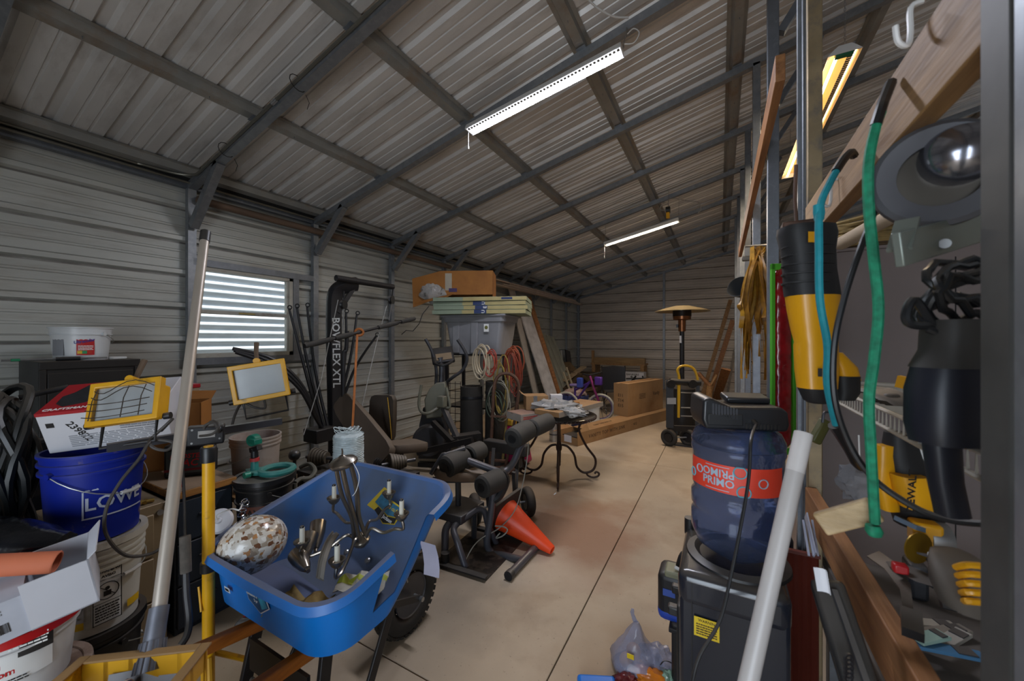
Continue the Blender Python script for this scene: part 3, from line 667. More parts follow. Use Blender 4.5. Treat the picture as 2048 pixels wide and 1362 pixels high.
def lamp_head(m4, wd, ht, guard, cable):
    """flood lamp: tray-like housing with glass, bracket arms, grip"""
    hs = MB(); d = .075
    hs.box((0, d / 2 + .012, 0), (wd * .86, d, ht * .80), m4)
    h = hs.build('lamp_housing', yel, t, world=True, bevel=.008)
    o = [(-wd / 2, -ht / 2), (wd / 2, -ht / 2), (wd / 2, ht / 2), (-wd / 2, ht / 2)]; i_ = [(x * .84, z * .76) for x, z in o]
    b = MB(); rings = []
    for (pts, yv) in ((o, .02), (o, -.012), (i_, -.012), (i_, .012)): rings.append([m4 @ Vector((x, yv, z)) for x, z in pts])
    b.loft(rings, caps=False); b.build('lamp_frame', yel, h, world=True, bevel=.003)
    MB().box((0, .008, 0), (wd * .85, .004, ht * .77), m4).build('lamp_glass', glass_h, h, world=True)
    # grip on top
    b = MB(); b.tube([m4 @ Vector((.0, .03, ht / 2)), m4 @ Vector((.0, .05, ht / 2 + .05)), m4 @ Vector((.008, .06, ht / 2 + .10))], [.009, .010, .011], 8); b.build('grip', mat('worn brown grip', '5b4a3a', .8), h, world=True)
    MB().cyl(m4 @ Vector((.0, .0, ht / 2 + .008)), m4 @ Vector((0, .04, ht / 2 + .008)), .014).build('grip_boss', yel, h, world=True)
    for s_ in (-1, 1): MB().cyl(m4 @ Vector((s_ * wd * .5, .03, -ht * .42)), m4 @ Vector((s_ * (wd * .5 + .022), .03, -ht * .42)), .013).build('tilt_knob', black_pl, h, world=True)
    b = MB()
    b.tube([m4 @ Vector((-wd * .36, .03, -ht * .45)), m4 @ Vector((-wd * .36, .03, -ht * .45 - .085)), m4 @ Vector((wd * .40, .03, -ht * .45 - .085)), m4 @ Vector((wd * .40, .03, -ht * .45))], .0055, 6); b.build('bracket', black_m, h, world=True)
    if guard:
        b = MB()
        for k in range(5):
            zz = ht * (.30 - .16 * k); P = []
            for j in range(9):
                u = (j / 8 - .5); P.append(m4 @ Vector((wd * .84 * u, -.012 - .035 * (1 - (2 * u) ** 2) - .01 * k, zz - (.02 * math.sin(j * .8) if k < 2 else .016 * (1 - 4 * u * u)))))
            b.tube(P, .0017, 5)
        for u in (-.3, .12, .36): b.tube([m4 @ Vector((wd * u, -.035, ht * .30)), m4 @ Vector((wd * u, -.055, 0)), m4 @ Vector((wd * u, -.06, -ht * .44))], .0017, 5)
        b.build('wire_guard', mat('rusty guard wire', '3a322a', .6, .4), h, world=True)
    b = MB(); b.tube(catmull(cable, 6), .0055, 8); b.build('cable', mat('dusty black cable', '3b3733', .6), h, world=True)
A, B_ = at(176, 800, 1.38), at(326, 790, 1.47); x = (B_ - A).normalized(); up = Vector((0, 0, 1)); nrm = x.cross(up).normalized()
def headm(P, Q, tilt, roll):
    x = (Q - P).normalized(); y = Vector((0, 0, 1)).cross(x).normalized(); z = x.cross(y)
    m = Matrix((x, y, z)).transposed().to_4x4(); m.translation = (P + Q) / 2
    return m @ Euler((R(tilt), R(roll), 0)).to_matrix().to_4x4()
ha = headm(at(172, 806, 1.42), at(328, 800, 1.48), -20, -6); hw = .225
lamp_head(ha, .225, .165, True, [at(322, 862, 1.49), at(345, 838, 1.49), at(330, 852, 1.47), at(308, 872, 1.46), at(298, 885, 1.44), at(310, 897, 1.44), at(335, 900, 1.46), at(345, 885, 1.48), at(310, 880, 1.46), at(295, 890, 1.43), at(278, 918, 1.40), at(240, 965, 1.35), at(212, 1020, 1.33), at(213, 1070, 1.33), at(250, 1110, 1.34), at(300, 1108, 1.40), at(330, 1090, 1.48)])
hb_ = headm(at(464, 768, 1.80), at(572, 757, 1.90), -4, -5)
lamp_head(hb_, .235, .185, False, [at(528, 800, 1.86), at(530, 816, 1.86), at(510, 815, 1.86), at(485, 806, 1.84), at(470, 830, 1.8), at(460, 862, 1.76), at(440, 866, 1.6), at(437, 860, 1.53), at(428, 845, 1.51), at(412, 850, 1.50), at(408, 858, 1.50)])
b = MB(); b.tube(catmull([at(400, 872, 1.49), at(425, 868, 1.47), at(438, 852, 1.48), at(425, 842, 1.5), at(408, 856, 1.51)], 5), .005, 7); b.build('cable_loop', M['dusty black cable'], t, world=True)

# ================================================================== bench behind: worktop on two file cabinets, beige cabinet
navy = mat('slate blue cabinet steel', '2e3742', .45, .3, var=.12, dust=.3)
beige = mat('beige cabinet steel', '8c7a5e', .5, .2, var=.1, dust=.3)
top_o = wood('orange edged worktop', '9a6a33', '6f4a22', 1); top_d = mat('dusty worktop', '8a7560', .7, var=.15, scale=6)
bz = .75
t = thing('worktop', 'dusty wooden worktop with orange edge lying on the slate cabinets', 'worktop', (-2.80, 1.03, bz))
MB().span((-.45, -.15, -.036), (.335, .14, 0)).build('board', top_o, t, bevel=.003); MB().span((-.445, -.145, .0002), (.325, .135, .0012)).build('dust_layer', top_d, t)
t = thing('file_cabinet', 'slate blue file cabinet carrying the small worktop', 'cabinet', (-2.82, 1.03, 0))
MB().span((-.42, -.14, 0), (.33, .13, bz - .037)).build('body', navy, t, bevel=.004)
for j in range(3):
    dr = MB().span((.33, -.13, .03 + j * .225), (.345, .12, .03 + j * .225 + .215)).build('drawer', navy, t, bevel=.004)
    MB().span((.345, -.04, .15 + j * .225), (.354, .04, .162 + j * .225)).build('handle', dk_steel, dr, bevel=.003)
t = thing('file_cabinet', 'beige steel file cabinet with round lock behind the bucket stack', 'cabinet', (-2.5, .66, 0))
MB().span((-.42, -.16, 0), (.0, .205, .715)).build('body', beige, t, bevel=.004)
for j in range(3): MB().span((0, -.15, .02 + j * .22), (.012, .15, .02 + j * .22 + .21)).build('drawer', beige, t, bevel=.004)
MB().cyl((.0, .175, .67), (.012, .175, .67), .014).build('lock', steel, t)
# things on the worktop
m4 = TM((-2.76, .93, bz + .002), (0, 0, 50))
t = thing('jump_starter', 'black and red jump starter pack with clamp leads on the worktop', 'jump starter', m=m4)
MB().box((.10, .08, .095), (.20, .13, .19)).build('body', black_m, t, bevel=.015); b = MB(); b.tube(catmull([(.02, .08, .19), (.03, .08, .225), (.10, .08, .232), (.17, .08, .225), (.18, .08, .19)], 5), .012, 8); b.build('handle', black_m, t)
fm = faceof(m4, .10, .09, -.0135)
patch('label', fm, .17, .13, mat('grey green label', '3d4442', .5), t); lettering('BOOSTER', .036, fm @ Matrix.Translation((.01, .032, .0012)), ink_r, t, shear=.2); lettering('PAC', .055, fm @ Matrix.Translation((.01, -.008, .0012)), ink_r, t, shear=.2)
patch('red_band', fm @ Matrix.Translation((0, -.045, .0006)), .19, .014, mat('dark red print', '6b1218', .5), t)
for k, (u, c) in enumerate(((.215, 'black_clamp'), (.24, 'black_clamp'))):
    b = MB(); b.beam((u, .02, .03), (u, .03, .15), .018, .03); b.tube(catmull([(u, .03, .15), (u - .01, .05, .2), (u - .06, .06, .21)], 4), .006, 6); b.build(c, black_pl, t)
m4 = TM((-3.02, .93, bz + .002), (0, 0, 52))
t = thing('cardboard_box', 'open orange cardboard box raised behind the jump starter and silver pole', 'box', m=m4)
b = MB(); x, y, z = .28, .2, .40
for a, c in (((0, 0, 0), (x, .005, z)), ((0, y - .005, 0), (x, y, z)), ((0, 0, 0), (.005, y, z)), ((x - .005, 0, 0), (x, y, z)), ((0, 0, 0), (x, y, .005))): b.span(a, c)
b.build('body', cardb_o, t)
b = MB(); b.sheet([[(0, 0, .22), (x, 0, .22)], [(-.01, -.09, .19), (x + .01, -.09, .195)]], .004); b.build('flap', cardb, t)
b = MB(); b.sheet([[(0, y, z), (x, y, z)], [(0, y + .1, z + .05), (x, y + .1, z + .04)]], .004); b.build('flap', cardb_o, t)
m4 = TM((-3.46, 1.20, 0), (0, 0, 0))
t = thing('flat_carton', 'tall pale carton with red lid edge behind the orange box', 'box', m=m4)
MB().box((.0, .0, .60), (.30, .26, 1.20)).build('body', mat('dusty pale card', '97836c', .75), t, bevel=.003); MB().box((0, 0, 1.213), (.31, .27, .028)).build('lid', red_c, t, bevel=.004)
m4 = TM((-2.64, .67, .718), (0, 0, 60))
t = thing('small_carton', 'small white carton with red print under the near lamp head', 'box', m=m4)
MB().box((0, 0, .13), (.15, .09, .26)).build('body', white_box, t, bevel=.002)
for s_, ml in ((0, ink_r),): patch('red_panel', m4 @ face_m((.045, -.0455, .17), (1, 0, 0), (0, 0, 1)), .05, .16, red_c, t)
lettering('40', .05, m4 @ face_m((-.025, -.0462, .21), (1, 0, 0), (0, 0, 1)) @ Matrix.Rotation(R(60), 4, 'Z'), ink_r, t); lettering('3A', .04, m4 @ face_m((-.03, -.0462, .15), (1, 0, 0), (0, 0, 1)) @ Matrix.Rotation(R(60), 4, 'Z'), ink_r, t)
sp = Vector((-2.56, .93, bz))
t = thing('red_driver', 'red handled nut driver standing beside the jump starter', 'tool', (sp.x, sp.y, bz))
MB().cyl((0, 0, 0), (.012, .0, .10), .017, .014).build('red_handle', mat('red plastic', 'a0161c', .4), t); MB().cyl((.012, 0, .10), (.016, 0, .17), .016).build('black_sleeve', black_pl, t)
dp = at(313, 975, 1.66)
t = thing('brass_fittings', 'small heap of brass fittings on the beige cabinet edge', 'fittings', (-2.54, .80, .717)); 
for k in range(4): MB().cyl((random.uniform(-.02, .03), random.uniform(-.04, .04), .01), (random.uniform(-.02, .05), random.uniform(-.05, .05), .014), .009).build('fitting', mat('brass', 'a58a4a', .35, .8), t)

# ================================================================== far left corner: monitor, hose, sacks, roll, carton, paste tub
t = thing('flat_monitor', 'black flat monitor with blue sticker standing at the left behind the blue bucket', 'monitor', m=TM((-3.05, .445, .615), (0, 0, 90)))
MB().box((.2, .03, .20), (.46, .05, .44)).build('body', black_m, t, bevel=.006); MB().box((.2, .003, .22), (.40, .004, .36)).build('screen', mat('dark screen', '0c0d10', .15), t)
MB().box((.09, -.002, .018), (.03, .002, .022)).build('sticker', mat('light blue sticker', '3f93c4', .5), t); MB().box((.16, -.002, .020), (.07, .002, .006)).build('print_strip', ink_g, t)
t = thing('slatted_crate', 'dusty pale wooden crate under the black monitor', 'crate', (-3.32, .61, 0))
for k in range(4): MB().span((-.28, -.27, .01 + k * .15), (.30, .27, .01 + k * .15 + .14)).build('slat', mat('dusty pale wood', '6d6250', .8), t, bevel=.004)
hc = at(8, 945, 1.60)
t = thing('hose_coil', 'thick coil of dark hose standing at the left edge by the monitor', 'hose', (hc.x, hc.y, hc.z - .35))
rnd = random.Random(3); hm = mat('dark green hose', '0f1213', .4, var=.2, dust=.3)
b = MB()
for k in range(7):
    rx, rz = .16 + rnd.uniform(-.03, .03), .33 + rnd.uniform(-.04, .04); o = Vector((rnd.uniform(-.04, .04), rnd.uniform(-.06, .06), .35))
    b.tube([o + Vector((rx * math.cos(a), .03 * math.sin(3 * a + k), rz * math.sin(a))) for a in [j * PI / 14 for j in range(28)]], .016, 8, closed=True)
b.build('coils', hm, t)
t2_ = MB().cyl((.0, .04, .66), (.0, .18, .69), .012).build('hook', black_m, t)
sk = at(-10, 1110, 1.28)
t = thing('plastic_sack', 'glossy black plastic sack lying under the orange paper roll', 'sack', sk)
g = []
for i in range(13):
    row = []
    for j in range(17):
        a = 2 * PI * j / 16; u = i / 12; rr = .10 * math.sin(PI * min(max(u, .04), .96)) ** .5
        row.append(Vector((-.40 + .64 * u, rr * 1.0 * math.cos(a), rr * .62 * math.sin(a) + .05 + .015 * noise.noise(Vector((u * 6, math.cos(a) * 2, math.sin(a) * 2))))) )
    g.append(row)
MB().loft(g, caps=True).build('sack', mat('glossy black film', '14161a', .18, var=.3, bump=.5, bscale=18), t)
t.rotation_euler = (0, 0, YAW); WM[t.name] = TM(sk, (0, 0, math.degrees(YAW))); 
MB().span((-.45, -.10, -.30), (.14, .10, -.02)).build('bulge', M['glossy black film'], t, bevel=.05, seg=4)
pa, pb = at(-60, 1134, 1.10), at(112, 1124, 1.18)
t = thing('paper_roll', 'salmon orange paper roll poking in from the left edge', 'roll', pa)
dirr = (pb - pa).normalized(); Q = frame(dirr).to_4x4(); Q.translation = pa; L = (pb - pa).length; rr = .031
MB().lathe([(rr, 0), (rr, L), (rr - .004, L), (rr - .004, 0)], Q, 28, closed=True).build('paper', mat('salmon paper', 'c06a48', .75, var=.08), t, world=True)
spi = [pb + Q.to_3x3() @ Vector((rr * (.98 - .1 * k / 24) * math.cos(k * PI / 8), rr * (.98 - .1 * k / 24) * math.sin(k * PI / 8), .001)) for k in range(24)]
MB().tube(spi, .0022, 5).build('rolled_edge', M['salmon paper'], t, world=True)
m4 = obox(at(64, 1262, 1.10), at(192, 1205, 1.19), at(54, 1150, 1.08), .2, .14, .2)
t = thing('white_carton', 'plain white cardboard carton with raised flap resting on the paste tub', 'box', m=m4)
bh, bw = .150, .135
MB().span((0, 0, 0), (bw, .004, bh)).build('front_panel', mat('white card', 'b9bac0', .7, var=.04), t); MB().span((0, .18, 0), (bw, .184, bh)).build('back_panel', M['white card'], t)
MB().span((bw - .004, 0, 0), (bw, .184, bh)).build('side_panel', M['white card'], t); MB().span((0, 0, 0), (bw, .184, .004)).build('bottom_panel', M['white card'], t)
MB().span((-.16, .004, .0), (0, .18, bh * .8)).build('printed_side', mat('printed white card', 'a9acb5', .7), t)
b = MB(); b.sheet([[(bw, .004, bh), (bw, .18, bh)], [(bw + .02, 0, bh + .02), (bw + .03, .18, bh + .03)]], .003); b.build('flap', M['white card'], t)
mfp = m4 @ face_m((-.08, .0035, .06), (1, 0, 0), (0, 0, 1)); barcode(mfp @ Matrix.Translation((.02, -.02, 0)), .05, .03, t); lines('small_print', mfp @ Matrix.Translation((-.01, .03, 0)), .10, .02, 2, ink_g, t, 8)
jx = at(30, 1300, 1.20)
tubr = mat('red lid plastic', 'b01a20', .3, var=.06)
t = bucket('paste_tub', 'white joint compound tub with red lid at the lower left corner', (jx.x, jx.y, .47), .135, .115, .20, grey_w, lid=tubr, rings=(.8,))
azj = math.degrees(math.atan2(-jx.y, -jx.x))
mj = cylface(t, azj - 2, .138, .130)
patch('label', mj @ Matrix.Translation((0, -.02, 0)), .16, .10, pw, t, wrap=.127); patch('dark_panel', mj @ Matrix.Translation((.028, .028, .0008)), .10, .06, ink, t, wrap=.126)
lettering('Wallboard', .026, mj @ Matrix.Translation((-.05, -.012, .0012)), ink_r, t, wrap=.126); lettering('Joint Compound', .026, mj @ Matrix.Translation((-.015, -.035, .0012)), ink_r, t, wrap=.126)
lines('panel_print', mj @ Matrix.Translation((.03, .035, .002)), .075, .038, 4, ink_w, t, 3); lettering('DAP', .018, mj @ Matrix.Translation((-.06, .02, .0012)), mat('blue emblem print', '27356b', .5), t, wrap=.126)
lines('small_print', mj @ Matrix.Translation((-.02, -.062, .001)), .10, .016, 2, ink, t, 13)
t = bucket('pinkish_bucket', 'plaster smeared pinkish bucket under the paste tub', (jx.x + .0, jx.y + .005, .11), .150, .130, .350, mat('plaster smeared plastic', '8a7263', .6, var=.15, col2='b09a8a', c2lo=.5, c2hi=.65, c2scale=9), lid=M['plaster smeared plastic'])
t = bucket('grey_bucket', 'grey bucket at the very bottom under the pinkish bucket', (jx.x + .0, jx.y + .005, 0), .150, .140, .105, blk_b, lid=None)

# ================================================================== yellow crate with rope, long scraper
cyel = mat('yellow crate plastic', 'cf9a1a', .45, var=.12, col2='7a5a2a', c2lo=.6, c2hi=.75, c2scale=12, dust=.45, dustc='8a7a66')
ct = at(405, 1292, .98); ccz = ct.z
m4 = obox(Vector((at(130, 1365, 1.0).x, at(130, 1365, 1.0).y, ccz)), Vector((at(335, 1372, .82).x, at(335, 1372, .82).y, ccz)), Vector((0, 0, 5)), .3, .2, .3)
c1, c2, c3 = atZ(330, 1262, ccz), atZ(408, 1296, ccz), atZ(355, 1362, ccz)
x = (c3 - c2); y = (c1 - c2); 
m4 = Matrix.Translation(c2) @ Matrix.Rotation(math.atan2(x.y, x.x), 4, 'Z'); CL, CW, CH = .36, .27, .26   # x along the near side, y away (left)
m4 = m4 @ Matrix.Translation((0, 0, -CH))
t = thing('plastic_crate', 'yellow plastic crate with rope and tools at the bottom left', 'crate', m=m4)
# walls: corner posts, rails and slats so that the slots are real holes
yy = -CW if (WM[t.name].inverted() @ c1).y < 0 else CW
def crate_wall(p, q, nm):
    p, q = Vector(p), Vector(q); d = q - p
    b = MB(); up = Vector((0, 0, 1)); n = d.normalized().cross(up)
    b.beam(p + up * .02, q + up * .02, .04, .006, n) if False else None
    for z0, z1 in ((0, .07), (CH - .055, CH)):
        b.box(((p + q) / 2 + up * ((z0 + z1) / 2)), (abs(d.x) + .006, abs(d.y) + .006, z1 - z0))
    N = max(4, int(d.length / .05))
    for k in range(N + 1):
        c = p + d * k / N; b.box(c + up * CH / 2, (.014 if abs(d.x) > .01 else .006, .014 if abs(d.y) > .01 else .006, CH))
    b.box((p + q) / 2 + up * (CH * .52), (abs(d.x) + .004, abs(d.y) + .004, .02))
    b.build(nm, cyel, t, bevel=.002)
crate_wall((0, 0, 0), (CL, 0, 0), 'side_wall'); crate_wall((0, yy, 0), (CL, yy, 0), 'side_wall'); crate_wall((0, 0, 0), (0, yy, 0), 'end_wall'); crate_wall((CL, 0, 0), (CL, yy, 0), 'end_wall')
MB().span((0, 0, 0), (CL, yy, .006)).build('bottom', cyel, t)
b = MB()
for p, q, e_ in (((0, 0), (CL, 0), .012), ((0, yy), (CL, yy), .012), ((0, 0), (0, yy), -.0125), ((CL, 0), (CL, yy), -.0125)): b.span((min(p[0], q[0]) - .012, min(p[1], q[1]) - e_, CH + .0005), (max(p[0], q[0]) + .012, max(p[1], q[1]) + e_, CH + .006))
b.build('rim', mat('grubby crate rim', '8f6f45', .6), t, bevel=.002)
crate_top = ccz; MT = WM[t.name]
t = thing('trestle_box', 'wooden box the yellow crate stands on at the lower edge', 'box', m=MT @ Matrix.Translation((CL / 2, yy / 2, 0)))
hz = MT.translation.z
for k in range(4): MB().span((-CL * .55, -CW * .55, -hz * (k + 1) / 4 + .004), (CL * .55, CW * .55, -hz * k / 4 - .001)).build('board', pine, t, bevel=.004)
# striped rope heap
rp = MT @ Vector((.20, yy * .5, .12))
t = thing('rope_bundle', 'heap of blue and white striped rope in the yellow crate', 'rope', rp)
def stripe_mat():
    m = mat('striped rope', 'b8b2ac', .8, var=.1); nt = m.node_tree; b = nt.nodes['Principled BSDF']; tc = _n(nt, 'ShaderNodeTexCoord')
    wv = _n(nt, 'ShaderNodeTexWave'); wv.inputs['Scale'].default_value = 28; wv.inputs['Distortion'].default_value = 3; nt.links.new(tc.outputs['Object'], wv.inputs[0])
    rp_ = _n(nt, 'ShaderNodeValToRGB'); rp_.color_ramp.elements[0].color = (*lin('3a3550'), 1); rp_.color_ramp.elements[1].color = (*lin('b8aca4'), 1); rp_.color_ramp.elements[0].position = .35; rp_.color_ramp.elements[1].position = .5
    nt.links.new(wv.outputs['Color'], rp_.inputs[0]); nt.links.new(rp_.outputs[0], b.inputs['Base Color']); return m
rnd = random.Random(11); b = MB()
for k in range(7):
    o = Vector((rnd.uniform(-.08, .09), rnd.uniform(-.06, .06), rnd.uniform(.0, .06))); a0 = rnd.uniform(0, PI); w_ = rnd.uniform(.06, .10)
    pts = [o + Vector((w_ * math.cos(a) * math.cos(a0), w_ * math.cos(a) * math.sin(a0), w_ * .9 * math.sin(a) + .012 * math.sin(5 * a))) for a in [j * PI / 12 for j in range(24)]]
    b.tube(pts, .011, 8, closed=True)
b.build('strands', stripe_mat(), t)
rr_ = MT @ Vector((.05, yy * .62, .15))
t = thing('red_handle_tool', 'red plastic tool grip lying in the yellow crate', 'tool', rr_)
MB().tube(catmull([(-.06, -.03, 0), (0, 0, .02), (.07, .02, .03)], 5), [.014] * 3 + [.018] * 5 + [.014] * 3, 10).build('grip', M['red plastic'], t); MB().cyl((.07, .02, .03), (.1, .03, .03), .008).build('shank', dk_steel, t)
# the long pole
p0, p1 = at(411, 466, 1.62), at(318, 1222, 1.02)
ps = at(296, 1344, .955)
t = thing('floor_scraper', 'long silver handled floor scraper leaning out of the yellow crate', 'scraper', ps)
dv = (p1 - p0).normalized()
hand = mat('dusty silver handle', 'a69c90', .42, .35, var=.08, col2='8a5b52', c2lo=.55, c2hi=.75, c2scale=1.2)
MB().cyl(p0 + dv * .03, p1, .0165, n=16).build('handle', hand, t, world=True)
MB().cyl(p0 - dv * .005, p0 + dv * .05, .0185, n=16).build('end_cap', black_pl, t, world=True)
fm_ = mat('grey ferrule steel', '6a6c74', .45, .5, var=.2, scale=14)
pm = p1.lerp(ps, .5)
MB().cyl(p1 - dv * .01, pm, .0215, .022, 16).build('ferrule', fm_, t, world=True)
b = MB(); b.tube([pm, ps], [.026, .030], 16); b.build('socket', fm_, t, world=True)
b = MB()
for k in range(14):
    a = 2 * PI * k / 14; q = frame(ps - pm); e = q @ Vector((math.cos(a), math.sin(a), 0)); b.tube([pm + e * .026, ps + e * .030], .0022, 4)
b.build('socket_flutes', fm_, t, world=True)
bx = (at(350, 1336, .97) - at(270, 1352, .94)).normalized()
m4 = Matrix((bx, dv.cross(bx).normalized(), dv)).transposed().to_4x4(); m4.translation = ps
MB().box((.0, 0, .015), (.15, .006, .05), m4).build('blade', dk_steel, t, world=True)
# pry bar hanging in front of the slate cabinet
a_, b2 = at(370, 1078, 1.42), at(372, 1270, 1.30)
t = thing('garden_tool', 'dark bent steel bar with grey taped grip standing left of the yellow pole', 'tool', b2)
MB().tube(catmull([at(371, 1140, 1.40), at(373, 1190, 1.37), at(378, 1240, 1.34), at(374, 1270, 1.31), at(362, 1290, 1.29)], 5), .011, 8).build('bar', black_m, t, world=True)
MB().tube([at(370, 1072, 1.42), at(372, 1145, 1.40)], .017, 10).build('taped_grip', mat('grey taped grip', '4d4740', .85, var=.3, scale=30), t, world=True)
MB().tube([at(364, 900, 1.62), at(368, 990, 1.52), at(370, 1075, 1.43)], .005, 6).build('rod', black_m, t, world=True)
# ================================================================== wheelbarrow
bluep = mat('blue barrow paint', '0872c8', .38, var=.08, scale=5, col2='5b5f66', c2lo=.70, c2hi=.85, c2scale=5, dust=.75, dustc='6e6459', spec=.35)
def dusty_inside():
    nt = bluep.node_tree; b = nt.nodes['Principled BSDF']; L = nt.links.new; old = b.inputs['Base Color'].links[0].from_socket
    g = _n(nt, 'ShaderNodeNewGeometry'); tc = _n(nt, 'ShaderNodeTexCoord')
    no = _n(nt, 'ShaderNodeTexNoise'); no.inputs['Scale'].default_value = 4; no.inputs['Detail'].default_value = 6; L(tc.outputs['Object'], no.inputs['Vector'])
    at_ = _n(nt, 'ShaderNodeAttribute', attribute_name='inside')
    mr = _n(nt, 'ShaderNodeMapRange'); mr.inputs[1].default_value = .3; mr.inputs[2].default_value = .62; mr.inputs[3].default_value = .25; mr.inputs[4].default_value = .8; L(no.outputs[0], mr.inputs[0])
    mu = _n(nt, 'ShaderNodeMath', operation='MULTIPLY'); L(mr.outputs[0], mu.inputs[0]); L(at_.outputs['Fac'], mu.inputs[1])
    mx = _n(nt, 'ShaderNodeMix', data_type='RGBA'); L(mu.outputs[0], mx.inputs[0]); L(old, mx.inputs[6]); mx.inputs[7].default_value = (*lin('58606b'), 1); L(mx.outputs[2], b.inputs['Base Color'])
dusty_inside()
WX = -1.46
t = thing('wheelbarrow', 'blue wheelbarrow with orange wooden handles holding light fittings', 'wheelbarrow', (WX, 1.1, 0))
def rrect(cx, cy, hx, hy, r, n=9):
    P = []
    for sx, sy, a0 in ((1, 1, 0), (-1, 1, 90), (-1, -1, 180), (1, -1, 270)):
        for k in range(n): a = R(a0 + 90 * k / (n - 1)); P.append((cx + sx * (hx - r) + r * math.cos(a), cy + sy * (hy - r) + r * math.sin(a)))
    # straight runs get extra points so the side can bend
    out = []
    for i in range(len(P)):
        p, q = P[i], P[(i + 1) % len(P)]; out.append(p)
        if i % n == n - 1:
            for k in range(1, 6): out.append((p[0] + (q[0] - p[0]) * k / 6, p[1] + (q[1] - p[1]) * k / 6))
    return out
topP = rrect(WX, 1.085, .385, .335, .13); botP = rrect(WX, .95, .365, .175, .12)
def topz(y): f = (y - .75) / .67; return .695 + .165 * max(0, f) ** 1.1
def botz(y): return .505 + .02 * (y - .84)
n_ = len(topP); rings = []
for f in (0, .25, .5, .75, .93, 1.0):
    ring = []
    for (tx, ty), (bx, by) in zip(topP, botP):
        g = f ** .85 if ty > 1.2 else f
        ring.append(Vector((bx + (tx - bx) * (f if f < .95 else f), by + (ty - by) * g, botz(by) + (topz(ty) - botz(by)) * f)))
    rings.append(ring)
gapk = [i for i, (x, y) in enumerate(topP) if x > WX + .36 and 1.00 < y < 1.27]      # the torn place in the near side
th = .004
outer, inner = MB(), MB()
def add_wall(rings, off, b):
    o = len(b.v)
    for ring in rings: b.v += [p + Vector((0, 0, 0)) + (Vector((WX, 1.03, p.z)) - p).normalized() * off for p in ring]
    for i in range(len(rings) - 1):
        for k in range(n_):
            if i >= 1 and (k in gapk and (k + 1) % n_ in gapk): continue
            b.f.append((o + i * n_ + k, o + i * n_ + (k + 1) % n_, o + (i + 1) * n_ + (k + 1) % n_, o + (i + 1) * n_ + k))
    b.f.append(tuple(o + k for k in range(n_)))
add_wall(rings, 0, outer); add_wall(rings, th, inner)
no_ = len(outer.v)
tray = MB(); tray.add(outer.v, outer.f); tray.add(inner.v, inner.f)
# rolled rim: up, out and down
last = rings[-1]; rim = []
for i, p in enumerate(last):
    d = Vector((p.x - WX, p.y - 1.05, 0)).normalized(); rim.append([p - d * th, p + Vector((0, 0, .012)) + d * .008, p + d * .030 + Vector((0, 0, .010)), p + d * .040 - Vector((0, 0, .016)), p + d * .036 - Vector((0, 0, .020))])
ro = len(tray.v)
for a in rim: tray.v += a
for k in range(n_):
    if k in gapk and (k + 1) % n_ in gapk: continue
    o, o2 = ro + 5 * k, ro + 5 * ((k + 1) % n_)
    for j in range(4): tray.f.append((o + j, o + j + 1, o2 + j + 1, o2 + j))
tr = tray.build('tray', bluep, t, world=True, ang=50)
me = tr.data; atr = me.attributes.new('inside', 'FLOAT', 'POINT')
for i in range(len(me.vertices)): atr.data[i].value = 1.0 if no_ <= i < 2 * no_ else (.3 if i >= 2 * no_ else .0)
# print and stickers on the handle end (faces the lens)
stk = mat('dark blue sticker', '16507f', .4, var=.1); wht = mat('sticker white', 'd5d8da', .5, var=.03)
sf = face_m(atY(518, 1196, .760), (1, 0, 0), (0, -.16, 1))
patch('sticker', sf, 0, 0, wht, tr, off=.006, poly=[(-.075, .045), (.055, .045), (.075, -.012), (.01, -.055), (-.06, -.02)], th=.0008)
patch('sticker_print', sf, 0, 0, stk, tr, off=.0072, poly=[(-.070, .041), (.051, .041), (.070, -.011), (.01, -.050), (-.056, -.017)], th=.0008)
patch('sticker_picture', sf, 0, 0, mat('teal picture', '2a93b5', .4, var=.4, scale=30), tr, off=.0082, poly=[(.012, .018), (.048, .030), (.064, -.01), (.026, -.03)], th=.0006)
lettering('JACKSON M6', .014, sf @ Matrix.Translation((-.004, .035, .0085)), wht, tr); lettering('EXTRA', .012, sf @ Matrix.Translation((-.038, .020, .0085)), wht, tr); lettering('6 cu. ft', .013, sf @ Matrix.Translation((-.012, .010, .0085)), wht, tr); lettering('CAPACITY', .010, sf @ Matrix.Translation((-.04, .008, .0085)), wht, tr); lettering('2 yr', .015, sf @ Matrix.Translation((-.008, -.008, .0085)), wht, tr)
sb_ = face_m(atY(458, 1177, .757), (1, 0, 0), (0, -.16, 1)); patch('price_tag', sb_, .038, .02, wht, tr, off=.006); barcode(sb_ @ Matrix.Translation((0, 0, .0066)), .026, .010, tr, n=14)
# warning sticker inside the nose
wy = mat('yellow sticker print', 'b39b2c', .5, var=.1)
sn = face_m((-1.37, 1.285, .745), (1, .0, 0), (0, .62, .78))
sn = sn @ Matrix.Rotation(R(-12), 4, 'Z')
patch('nose_sticker', sn, 0, 0, wy, tr, off=.012, poly=[(-.12, -.03), (-.09, .075), (-.03, .075), (-.02, .045), (.10, .045), (.095, -.03), (.03, -.055), (-.05, -.03)], th=.001)
patch('nose_sticker_print', sn, 0, 0, mat('blue sticker print', '2f5f78', .5, var=.3, scale=40), tr, off=.0135, poly=[(-.085, .0), (-.075, .065), (-.035, .068), (-.025, .038), (.09, .038), (.086, -.0), (.03, -.015)], th=.0008)
patch('nose_sticker_print', sn, 0, 0, ink, tr, off=.0135, poly=[(-.06, -.028), (.03, -.05), (.09, -.027), (.086, -.005), (.03, -.02), (-.05, -.008)], th=.0008)
